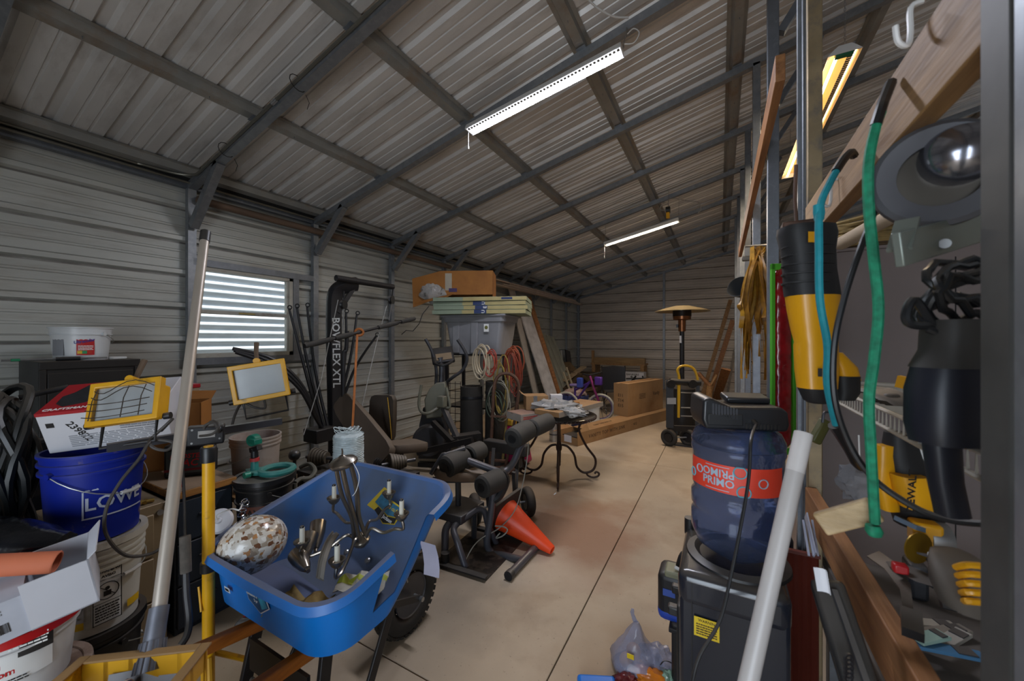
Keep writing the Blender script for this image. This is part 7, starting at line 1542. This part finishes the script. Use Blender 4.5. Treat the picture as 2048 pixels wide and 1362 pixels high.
for k in range(5): MB().tube([at(1616, 495 + 18 * k, D) + _r * (46.5 * px * math.cos(a)) + _c * (35 * px * math.sin(a)) for a in [2 * PI * j / 20 for j in range(20)]], .003, 5, closed=True).build('boot_ridge', dwb, bt_, world=True)
patch('yellow_mark', face_m(at(1625, 474, D - .055), _r, (0, 0, 1)), .022, .026, dwy, bt_)
yb_ = blob(None, [(1624, 588, D, 45 * px), (1626, 620, D, 43 * px), (1628, 660, D, 38 * px), (1630, 684, D, 34 * px), (1631, 690, D, 36 * px), (1633, 740, D, 36 * px), (1634, 776, D, 33 * px)], 'body', dwy, t)
blob(None, [(1660, 585, D + .01, 14 * px), (1662, 640, D + .01, 13 * px), (1662, 690, D + .01, 12 * px)], 'side_rail', dwy, t)
blob(None, [(1634, 774, D, 33 * px), (1638, 800, D, 26 * px), (1640, 806, D, 20 * px)], 'battery', dwb, t)
blob(None, [(1668, 705, D, 14 * px), (1690, 735, D, 20 * px), (1697, 760, D, 20 * px)], 'handle_guard', dwy, t); blob(None, [(1693, 752, D, 22 * px), (1695, 785, D, 20 * px), (1690, 800, D, 16 * px)], 'handle', dwb, t)
lettering('DEWALT', .028, face_m(at(1665, 640, D - .012), (0, 0, -1), _r), ink, t); MB().box(at(1640, 745, D - .045), (.008, .004, .02)).build('slot', ink, t, world=True)
MB().tube([at(1592, 330, D + .02), at(1590, 400, D + .02), at(1594, 460, D)], .0045, 6).build('blade_rod', rust, t, world=True); MB().box(at(1600, 452, D + .01), (.08, .05, .02)).build('shoe', rust, t, world=True, bevel=.004)
teal_c = mat('teal bungee', '12808c', .7, var=.12, scale=60)
t = thing('bungee_cord', 'teal bungee cord hanging in front of the saw', 'bungee', at(1672, 330, .86)); D2 = .84
MB().tube(catmull([at(1680, 330, .88), at(1660, 365, .86), at(1640, 415, .84), at(1638, 500, .82), at(1640, 600, .82), at(1655, 690, .82), at(1655, 770, .83), at(1672, 850, .86)], 7), .0075, 9).build('cord', teal_c, t, world=True); blob(None, [(1637, 410, .84, .010), (1638, 425, .84, .011), (1638, 440, .84, .009)], 'sleeve_end', teal_c, t)
MB().tube(catmull([at(1672, 342, .87), at(1688, 318, .88), at(1702, 305, .89), at(1708, 312, .90)], 4), .009, 8).build('hook', black_pl, t, world=True); MB().tube(catmull([at(1668, 850, .86), at(1690, 890, .88), at(1710, 930, .90), at(1728, 940, .92)], 4), [.012, .011, .010, .009, .008, .007, .006, .006, .005, .005, .005, .005, .005], 8).build('lower_hook', black_pl, t, world=True)
grn = mat('green bungee', '137a58', .7, var=.35, scale=70)
t = thing('bungee_cord', 'green flecked bungee cord hanging from the upper rail', 'bungee', at(1745, 400, .70))
MB().tube(catmull([at(1762, 225, .70), at(1750, 260, .70), at(1737, 330, .69), at(1738, 420, .69), at(1748, 520, .69), at(1757, 620, .69), at(1748, 720, .69), at(1738, 800, .69), at(1742, 900, .70), at(1750, 1045, .72)], 7), .0082, 9).build('cord', grn, t, world=True)
MB().tube(catmull([at(1752, 250, .70), at(1762, 218, .70), at(1768, 200, .71), at(1782, 165, .73)], 4), .009, 8).build('hook', black_pl, t, world=True); blob(None, [(1745, 1050, .72, .011), (1748, 1062, .72, .014), (1750, 1072, .72, .010)], 'ball_end', grn, t)
t = thing('power_cord', 'black cord drooping from the upper rail down past the saw', 'cord', at(1700, 600, .8)); MB().tube(catmull([at(1800, 300, .80), at(1775, 360, .78), at(1720, 500, .76), at(1685, 610, .76), at(1668, 700, .76), at(1670, 800, .76), at(1700, 890, .76), at(1750, 960, .74), at(1830, 1015, .70), at(1900, 1040, .66), at(1975, 1048, .62)], 7), .0058, 8).build('cord', black_pl, t, world=True)
for (x0, y0, lb) in ((1672, 400, 'white hook low on the upper rail beside the saw'), (1788, 385, 'white hook in the middle of the upper rail'), (1838, 75, 'white hook high on the upper rail')):
    h = atX(x0, y0, XP - .004); t = thing('cup_hook', lb, 'hook', h, group='white hooks on the upper rail'); MB().tube(catmull([(.006, .0, .06), (-.01, -.0, .055), (-.012, -.005, .01), (-.02, -.02, -.02), (-.035, -.03, -.015), (-.04, -.035, .01)], 4), .0042, 7).build('hook', white_pl, t)
# circular saw with chrome housing
D3 = .66; cs = at(1878, 352, D3); t = thing('circular_saw', 'grey circular saw with chrome motor hanging close on the right', 'power tool', cs); ax3 = (_c * -.80 + _r * -.60).normalized(); Q = frame(ax3).to_4x4(); Q.translation = cs
MB().lathe([(.055, -.012), (.084, -.012), (.090, -.004), (.090, .012), (.082, .018), (.055, .014)], Q, 36, closed=True).build('blade_guard', mat('grey guard steel', '5b5b5f', .45, .4, var=.1), t, world=True); MB().lathe([(0, -.004), (.07, -.004), (.07, .0), (0, .0)], Q, 32).build('blade', mat('grimy saw blade', '4b463f', .45, .6, var=.2), t, world=True)
MB().lathe([(0, .05), (.02, .048), (.04, .035), (.05, .01), (.05, -.10), (0, -.10)], Q @ Matrix.Translation((.022, .028, 0)), 26).build('motor', mat('dulled chrome', '9a9ca6', .2, .9), t, world=True)
sf_ = at(1862, 470, D3 - .02); MB().beam(at(1795, 500, D3 - .06), at(1965, 452, D3 + .04), .012, .055, (0, 0, 1)).build('base_plate', mat('pale green steel', '7a8078', .4, .5), t, world=True, bevel=.002); MB().beam(at(1815, 440, D3 - .03), at(1798, 500, D3 - .05), .03, .006).build('plate_bracket', M['pale green steel'], t, world=True)
MB().cyl(at(1884, 490, D3 - .02), at(1890, 487, D3 - .03), .008).build('bolt', steel, t, world=True)
# corded black tool under it
D4 = .62; t = thing('corded_drill', 'black corded tool with coiled lead hanging at the right post', 'power tool', at(1900, 700, D4))
rnd = random.Random(5)
for k in range(7): MB().tube([at(1945, 560 + 14 * k, D4) + _r * ((.070 + .006 * rnd.random()) * math.cos(a)) + Vector((0, 0, (.028 + .02 * rnd.random()) * math.sin(a))) + _c * (.02 * math.sin(a + k)) for a in [2 * PI * j / 20 for j in range(20)]], .0062, 8, closed=True).build('lead_turn', black_pl, t, world=True)
MB().tube(catmull([at(1870, 660, D4), at(1830, 600, D4), at(1812, 630, D4), at(1825, 650, D4), at(1880, 650, D4)], 5), .0065, 8).build('lead_loop', black_pl, t, world=True)
blob(None, [(1925, 640, D4, .05), (1925, 670, D4, .052), (1920, 700, D4, .050), (1912, 735, D4, .058)], 'motor_cap', mat('dusty black cap', '302e2b', .6), t); blob(None, [(1905, 730, D4, .05), (1900, 780, D4, .056), (1898, 850, D4, .055), (1900, 885, D4, .050)], 'motor_body', mat('navy black body', '171a24', .45, var=.15), t); blob(None, [(1882, 880, D4, .024), (1890, 960, D4, .022), (1905, 1030, D4, .022)], 'handle', M['navy black body'], t); blob(None, [(1940, 690, D4 + .05, .020), (1942, 760, D4 + .05, .022), (1940, 820, D4 + .05, .022)], 'side_grip', dk_pl, t)
# wire shelf with tools, behind the posts
swm = mat('white wire', 'b8b2a6', .45, var=.06); t = thing('wire_shelf', 'white wire shelf behind the partition carrying yellow tools', 'shelf', (.42, 1.3, 1.33)); b0, b1 = .705, 2.05
for z_, x_ in ((1.372, .36), (1.33, .36), (1.372, .62)): MB().tube([(x_, b0, z_), (x_, b1, z_)], .005, 6).build('long_wire', swm, t, world=True)
wires = MB()
for k in range(54):
    y_ = b0 + .01 + k * .025; MB().tube([(.62, y_, 1.374), (.36, y_, 1.374), (.36, y_, 1.328)], .0028, 5).build('wire', swm, t, world=True)
for y_ in (.72, 1.70): MB().beam((.37, y_, 1.365), (.62, y_, 1.365), .008, .02, (0, 0, 1)).build('bracket', swm, t, world=True); MB().beam((.62, y_, 1.0), (.62, y_, 1.40), .02, .02).build('bracket_upright', swm, t, world=True)
t = thing('drill_driver', 'dark dusty drill lying on the wire shelf', 'power tool', (.45, 1.28, 1.38))
dgy = mat('dusty charcoal rubber', '3c362f', .6, var=.2, dust=.5)
blob(None, [(1728, 785, 1.12, .02), (1745, 775, 1.10, .042), (1765, 785, 1.06, .046), (1790, 800, 1.02, .044), (1805, 812, 1.0, .036)], 'body', dgy, t); blob(None, [(1800, 822, .98, .034), (1815, 832, .96, .026), (1824, 838, .95, .012)], 'chuck', mat('brass grey chuck', '6b5a3e', .4, .6), t); MB().beam(at(1795, 762, .98), at(1832, 770, .95), .02, .03).build('yellow_label', dwy, t, world=True); MB().beam(at(1770, 790, 1.04), at(1785, 820, 1.02), .04, .05).build('grip', dgy, t, world=True, bevel=.01)
t = thing('rotary_tool', 'yellow tipped tool lying on the wire shelf by the right post', 'power tool', at(1950, 895, .66)); blob(None, [(1925, 885, .70, .018), (1945, 893, .68, .022), (1975, 905, .66, .022)], 'body', dwy, t); blob(None, [(1905, 880, .72, .014), (1925, 885, .70, .017)], 'nose', dwb, t)
# tools hung under the shelf on the gray cabinet side
D5 = .98
def impact(label, x0, y0, d, s=1.0):
    t = thing('impact_driver', label, 'power tool', at(x0, y0, d)); f = lambda u, v: (x0 + u * s, y0 + v * s)
    blob(None, [(*f(-8, -95), d, .030 * s), (*f(-4, -50), d, .040 * s), (*f(10, 0), d, .050 * s), (*f(22, 50), d, .050 * s), (*f(30, 90), d, .046 * s)], 'body', dwb, t); blob(None, [(*f(8, -10), d - .035, .032 * s), (*f(20, 20), d - .035, .038 * s), (*f(30, 55), d - .035, .034 * s)], 'yellow_shell', dwy, t); blob(None, [(*f(-38, -70), d, .020 * s), (*f(-40, 0), d, .024 * s), (*f(-28, 60), d, .018 * s)], 'grip', dwy, t)
    lettering('DEWALT', .024 * s, face_m(at(*f(16, 22), d - .075), (.05, 0, 1), -_r), ink, t); MB().beam(at(*f(2, 85), d - .05), at(*f(35, 95), d - .05), .05, .01).build('badge', mat('badge grey', '5d6d7c', .4), t, world=True)
    return t
t = impact('yellow and black oscillating tool hung nose down under the wire shelf', 1808, 960, .92)
MB().lathe([(.022, -.02), (.034, -.018), (.036, 0), (.034, .018), (.022, .02)], Matrix.Translation(at(1872, 1075, .86)) @ frame(_r * .9 + _c * -.4).to_4x4(), 22).build('clamp_ring', steel, t, world=True); MB().box(at(1850, 1065, .86), (.05, .04, .05)).build('yellow_nose', dwy, t, world=True, bevel=.006); MB().lathe([(0, 0), (.034, 0), (.034, .003), (0, .003)], Matrix.Translation(at(1835, 1095, .84)) @ frame(_c * -1 + _r * .1).to_4x4(), 20).build('disc_blade', mat('amber blade', '8a6a18', .35, .5), t, world=True)
MB().box(at(1845, 905, .9), (.03, .02, .05)).build('pale_tab', grey_w, t, world=True)
bgp = at(1720, 965, .98); t = thing('parts_bag', 'clear bag of small white parts hung by the green bungee', 'bag', bgp); crumple('bag', (0, 0, 0), .045, .03, .05, mat('clear poly bag', '9a9a9e', .12, trans=.6, ior=1.2, bump=.5, bscale=30), t, 21, rough=.3); MB().box((.012, -.01, -.025), (.035, .02, .02)).build('white_part', grey_w, t); MB().tube([(0, 0, .04), (0, .01, .12)], .002, 5).build('tie', white_pl, t)
wd1 = at(1700, 1035, .78); t = thing('wood_offcut', 'rough pale wood offcut lying across the lower rail', 'offcut', (wd1.x, wd1.y, wd1.z)); MB().beam(at(1640, 1048, .80), at(1752, 1018, .74), .018, .045, (0, 0, 1)).build('offcut', wood('pale rough wood', 'b39a74', '8a7148', 0), t, world=True, bevel=.004)
# green frame with red lamp, strap bundle, clip lamp, olive clip
m4 = face_m(at(1564, 718, 1.78), _r, (0, 0, 1)); t = thing('light_bar', 'lime green frame holding a long red ribbed trailer lamp on the partition', 'lamp', m=m4); grm = mat('lime plastic', '52b02a', .4, var=.05); hh_ = .445
for nm, a, c in (('frame_side', (-.057, -hh_, 0), (-.040, hh_, .014)), ('frame_side', (.042, -hh_, 0), (.057, hh_, .014)), ('frame_end', (-.057, hh_ - .03, 0), (.057, hh_, .014)), ('frame_end', (-.057, -hh_, 0), (.057, -hh_ + .03, .014))): MB().span(a, c).build(nm, grm, t, bevel=.002)
redl = mat('deep red lens', '8c0d16', .15, var=.35, scale=22, coat=.5); b = MB(); rings = []
for k in range(45):
    y_ = -hh_ + .035 + (2 * hh_ - .06) * k / 44; e_ = 1 if 0 < k < 44 else .6; rings.append([Vector((.038 * e_ * math.cos(a), y_, .006 + (.018 + .003 * math.sin(k * 1.9)) * e_ * math.sin(a))) for a in [PI * j / 8 for j in range(9)]] + [Vector((-.038 * e_, y_, 0)), Vector((.038 * e_, y_, 0))])
b.loft(rings); b.build('lens', redl, t)
MB().span((-.0, -hh_ * .5, -.05), (.05, hh_ * .5, -.001)).build('back_strip', dk_steel, t)
amb = mat('amber webbing', '8a6018', .45, var=.3, scale=25); amb2 = mat('ochre webbing', 'a87c24', .4, var=.3, scale=25)
t = thing('strap_bundle', 'bundle of amber straps hung from the partition beside the red lamp', 'strap', at(1515, 620, 3.3)); rnd = random.Random(8)
for k in range(40):
    x_ = rnd.uniform(1478, 1548); yb2 = rnd.uniform(620, 762); d_ = 3.28 + rnd.uniform(-.10, .08); x2 = x_ + rnd.uniform(-16, 12); P = catmull([at(1516 + rnd.uniform(-14, 14), 494 + rnd.uniform(-3, 6), 3.3), at((x_ + 1512) / 2, 540, d_), at(x_, 600, d_), at(x2, (600 + yb2) / 2, d_ + rnd.uniform(-.03, .03)), at(x2 + rnd.uniform(-8, 8), yb2, d_)], 4)
    tw = rnd.uniform(0, 3); rg = []
    for i, p_ in enumerate(P): a = tw + i * .16; e_ = (_r * math.cos(a) + _c * math.sin(a)) * .018; rg.append([p_ - e_, p_ + e_])
    MB().sheet(rg, .0016).build('strap', amb if k % 2 else amb2, t, world=True)
MB().tube([at(1490, 493, 3.35), at(1536, 490, 3.28)], .010, 6).build('peg', steel, t, world=True)
t = thing('clip_lamp', 'grey clip-on lamp with cone shade on the partition left of the straps', 'lamp', at(1490, 570, 3.8)); Q = frame((at(1468, 562, 3.75) - at(1497, 590, 3.9))).to_4x4(); Q.translation = at(1497, 592, 3.9)
MB().lathe([(.035, 0), (.052, .05), (.095, .155), (.112, .21), (.108, .21), (.088, .152), (.046, .05), (.028, .007)], Q, 22, closed=True).build('shade', mat('dark grey shade', '44474a', .4, .4), t, world=True); MB().cyl(at(1493, 592, 3.88), at(1485, 604, 3.8), .028).build('switch', black_pl, t, world=True); MB().beam(at(1484, 518, 3.9), at(1526, 514, 3.8), .05, .05).build('clip', mat('aged chrome clip', '77736b', .3, .7), t, world=True, bevel=.008); MB().tube(catmull([at(1495, 590, 3.9), at(1498, 560, 3.92), at(1505, 545, 3.88), at(1508, 520, 3.88)], 4), .02, 7).build('stem', M['aged chrome clip'], t, world=True)
t = thing('spring_clip', 'small olive spring clip on the post above the white pipe', 'clip', at(1640, 862, 1.2)); MB().beam(at(1628, 885, 1.2), at(1652, 840, 1.2), .024, .03).build('jaw', mat('olive plastic', '53522a', .5), t, world=True, bevel=.005); MB().tube(catmull([at(1645, 845, 1.19), at(1648, 826, 1.19), at(1656, 824, 1.19)], 3), .004, 6).build('spring', dk_steel, t, world=True)
# ================================================================== gray cabinet, tube and rope behind the posts
t = thing('tall_cabinet', 'plain mauve grey tall cabinet behind the partition', 'cabinet', (1.2, 2.95, 0)); MB().span((-.74, -.30, 0), (1.3, .5, 2.02)).build('body', mat('mauve grey panel', '7d706c', .6, var=.05), t, bevel=.004); MB().span((-.2, -.303, .1), (-.196, -.3, 1.95)).build('door_gap', ink, t); MB().span((-.74, -.31, 2.02), (1.3, .52, 2.035)).build('top_board', M['mauve grey panel'], t)
tb = mat('pale cardboard tube', 'a5937c', .7); p_, q_ = at(1662, 498, 2.12), at(1802, 422, 1.70); t = thing('cardboard_tube', 'long pale cardboard tube lying on the grey cabinet toward the lens', 'tube', p_); dq = (q_ - p_).normalized(); Q = frame(dq).to_4x4(); Q.translation = p_ - dq * .1; LL = (q_ - p_).length + .1; MB().lathe([(.035, 0), (.035, LL), (.030, LL), (.030, 0)], Q, 22, closed=True).build('tube', tb, t, world=True)
rnd = random.Random(4); t = thing('rope_coil', 'coil of straw rope lying on top of the grey cabinet', 'rope', (.72, 2.75, 2.04)); rpm = mat('straw rope', '8a7448', .85, var=.25, scale=30)
for k in range(7): MB().tube([Vector((.17 * (1 + .15 * rnd.random()) * math.cos(a), .10 * (1 + .2 * rnd.random()) * math.sin(a) * 1.0, .02 + .022 * k + .01 * math.sin(3 * a + k))) for a in [2 * PI * j / 20 for j in range(20)]], .012, 6, closed=True).build('turn', rpm, t)
t = thing('bamboo_stakes', 'sheaf of dark stakes lying on the grey cabinet behind the tube', 'stakes', (1.3, 2.9, 2.04))
for k in range(8): y_ = -.2 + .05 * k; MB().tube([(-.9, y_, .012 + .02 * (k % 2)), (.8, y_ + .1, .014 + .02 * (k % 2))], .010, 6).build('stake', mat('dark stake', '4a3c28', .7), t)
# ================================================================== lower right: bench clutter under and behind the lower rail
t = thing('work_table', 'dusty grey work table behind the lower rail on the right', 'table', (.85, 1.1, 0)); MB().span((-.48, -.75, .62), (.7, .9, .66)).build('top', mat('dusty grey top', '57504a', .7, var=.15), t, bevel=.004)
for sx, sy in ((-.44, -.7), (-.44, .85), (.65, -.7), (.65, .85)): MB().span((sx - .03, sy - .03, 0), (sx + .03, sy + .03, .62)).build('leg', galv_d, t)
zt_ = .662
def onw(x, y): return atZ(x, y, zt_)
p_ = onw(1830, 1190); t = thing('heat_gun', 'dark drill with red trigger lying behind the lower rail', 'power tool', (p_.x, p_.y, zt_)); blob(None, [(1790, 1128, .86, .016), (1810, 1138, .84, .026), (1845, 1155, .80, .030), (1868, 1165, .78, .022)], 'body', dk_pl, t); MB().box(at(1800, 1136, .82), (.025, .02, .02)).build('red_trigger', M['red plastic'], t, world=True, bevel=.004); MB().box((p_.x, p_.y, zt_ + .06), (.05, .08, .12)).build('grip', dk_pl, t, world=True, bevel=.012)
p_ = onw(1780, 1230); t = thing('trowel', 'worn steel trowel lying behind the lower rail', 'trowel', (p_.x, p_.y, zt_)); MB().sheet([[at(1735, 1115, .92), at(1760, 1105, .92)], [at(1770, 1140, .86), at(1795, 1130, .86)], [at(1800, 1180, .80), at(1822, 1172, .80)], [at(1808, 1235, .76), at(1826, 1232, .76)]], .004).build('blade', mat('worn brown steel', '5e544a', .5, .4, var=.2), t, world=True); MB().beam(at(1822, 1225, .76), at(1826, 1270, .72), .03, .02).build('handle', black_pl, t, world=True); MB().box((p_.x, p_.y, zt_ + .01), (.06, .06, .02)).build('tang', dk_steel, t, world=True)
t = thing('vented_tool', 'yellow ribbed tool housing against the right post', 'power tool', at(1930, 1160, .70)); 
blob(None, [(1905, 1105, .72, .030), (1925, 1130, .70, .046), (1935, 1170, .68, .050), (1950, 1215, .66, .045)], 'housing', dgy, t)
for k in range(5): MB().tube(catmull([at(1912 + 4 * k, 1135 + 17 * k, .655), at(1935, 1130 + 18 * k, .635), at(1962, 1132 + 18 * k, .63)], 4), .0055, 7).build('rib', dwy, t, world=True)
t = thing('steel_square', 'dark steel square with pale marks hanging by the right post', 'square', at(1870, 1110, .8)); MB().beam(at(1850, 1108, .82), at(1895, 1122, .76), .028, .004).build('blade', mat('white marked steel', '6f7176', .4, .4), t, world=True); lettering('LHR', .02, face_m(at(1872, 1112, .785), _r, (0, 0, 1)), ink_w, t); MB().tube(catmull([at(1855, 1118, .82), at(1870, 1140, .80), at(1872, 1160, .79), at(1862, 1175, .79)], 4), .004, 6).build('loop', black_pl, t, world=True); MB().beam(at(1878, 1130, .78), at(1900, 1220, .74), .022, .012).build('stock', black_m, t, world=True)
rnd = random.Random(6)
for k, (x_, y_, l_, a, c_, lb) in enumerate(((1850, 1250, .16, 20, '9a9284', 'pale wooden shim lying lowest behind the rail'), (1880, 1275, .18, 35, '7d7468', 'grey scraper lying behind the rail'), (1830, 1300, .14, -10, '8c6a4a', 'brown wood scrap lying behind the rail'), (1900, 1310, .16, 50, '9a958c', 'white trim offcut by the right post low down'), (1870, 1335, .2, 10, '3d6a8c', 'blue blade lying at the lower right corner'), (1860, 1322, .10, 40, '8fa89a', 'small pale green card at the lower right'))):
    p_ = onw(x_, y_); t = thing('bench_scrap', lb, 'scrap', (p_.x, p_.y, zt_ + .012 * k), (0, 0, a), group='scraps on the work table'); MB().box((0, 0, .006), (l_, .035, .010)).build('scrap', mat('scrap ' + c_, c_, .6), t, bevel=.002); MB().box((l_ * .3, 0, .0125), (l_ * .2, .03, .003)).build('mark', dk_steel, t)
# black tool case hung below the rail, white cloth tag, brown corrugated sheet, clear tray
t = thing('tool_case', 'long black tool case leaning below the lower rail', 'case', at(1700, 1280, .95)); MB().beam(at(1652, 1165, .84), at(1735, 1420, .70), .06, .06, (0, 1, 0)).build('case', black_pl, t, world=True, bevel=.01); MB().beam(at(1668, 1180, .80), at(1738, 1380, .68), .010, .008).build('case_edge', dk_pl, t, world=True); lo_ = at(1735, 1420, .70); MB().beam(lo_, (lo_.x + .02, lo_.y - .02, .0), .06, .05, (0, 1, 0)).build('lower_case', black_pl, t, world=True, bevel=.01)
for k in range(5): MB().tube([at(1697, 1318 + 9 * k, .70) + _r * (.007 * math.cos(a)) + Vector((0, 0, .009 * math.sin(a))) for a in [2 * PI * j / 10 for j in range(10)]], .0025, 5, closed=True).build('chain_link', black_m, t, world=True)
wt_ = at(1648, 1165, .81); t = thing('paper_tag', 'curled white paper tag stuck on the black case', 'tag', wt_); g = [[at(1634 + 2 * i, 1140 + 12 * i, .79) + _r * (.019 * math.sin(j * .5)) + _c * (.01 * math.cos(j * .5)) for j in range(5)] for i in range(5)]; MB().sheet(g, .001).build('tag', white_box, t, world=True)
p_ = at(1582, 1290, 1.55); t = thing('corrugated_sheet', 'narrow red brown corrugated sheet standing behind the bottle', 'sheet', (p_.x, p_.y, 0)); A = []
for k in range(25): A.append(Vector((-.09 + .0075 * k, .006 * math.sin(k * PI / 2), 0)))
MB().loft([A, [v + Vector((0, 0, .68)) for v in A]], caps=False, wrap=False).build('sheet', mat('red brown paint', '5e2317', .5, var=.1), t); MB().box((.0, .004, .685), (.19, .02, .012)).build('edge_fold', M['red brown paint'], t)
p_ = at(1620, 1080, 1.3); t = thing('parts_tray', 'pale clear tray with papers hung between the posts', 'tray', p_); MB().beam(at(1612, 1030, 1.34), at(1630, 1110, 1.26), .05, .004, (1, 0, 0)).build('tray_back', mat('pale tray', 'a9adbd', .25), t, world=True)
for k in range(3): MB().beam(at(1606 + 9 * k, 1040, 1.33), at(1618 + 9 * k, 1112, 1.26), .006, .006).build('tray_rib', M['pale tray'], t, world=True)
p_ = at(1595, 1060, 1.5); t = thing('navy_jug', 'navy plastic jug standing between bottle and posts', 'jug', (p_.x - .06, p_.y + .2, 0)); MB().lathe([(0, 0), (.07, 0), (.075, .02), (.075, .66), (.04, .74), (.03, .78), (0, .78)], None, 22).build('jug', mat('navy jug plastic', '18243c', .4), t); MB().cyl((0, 0, .78), (0, 0, .81), .032).build('cap', grey_w, t)
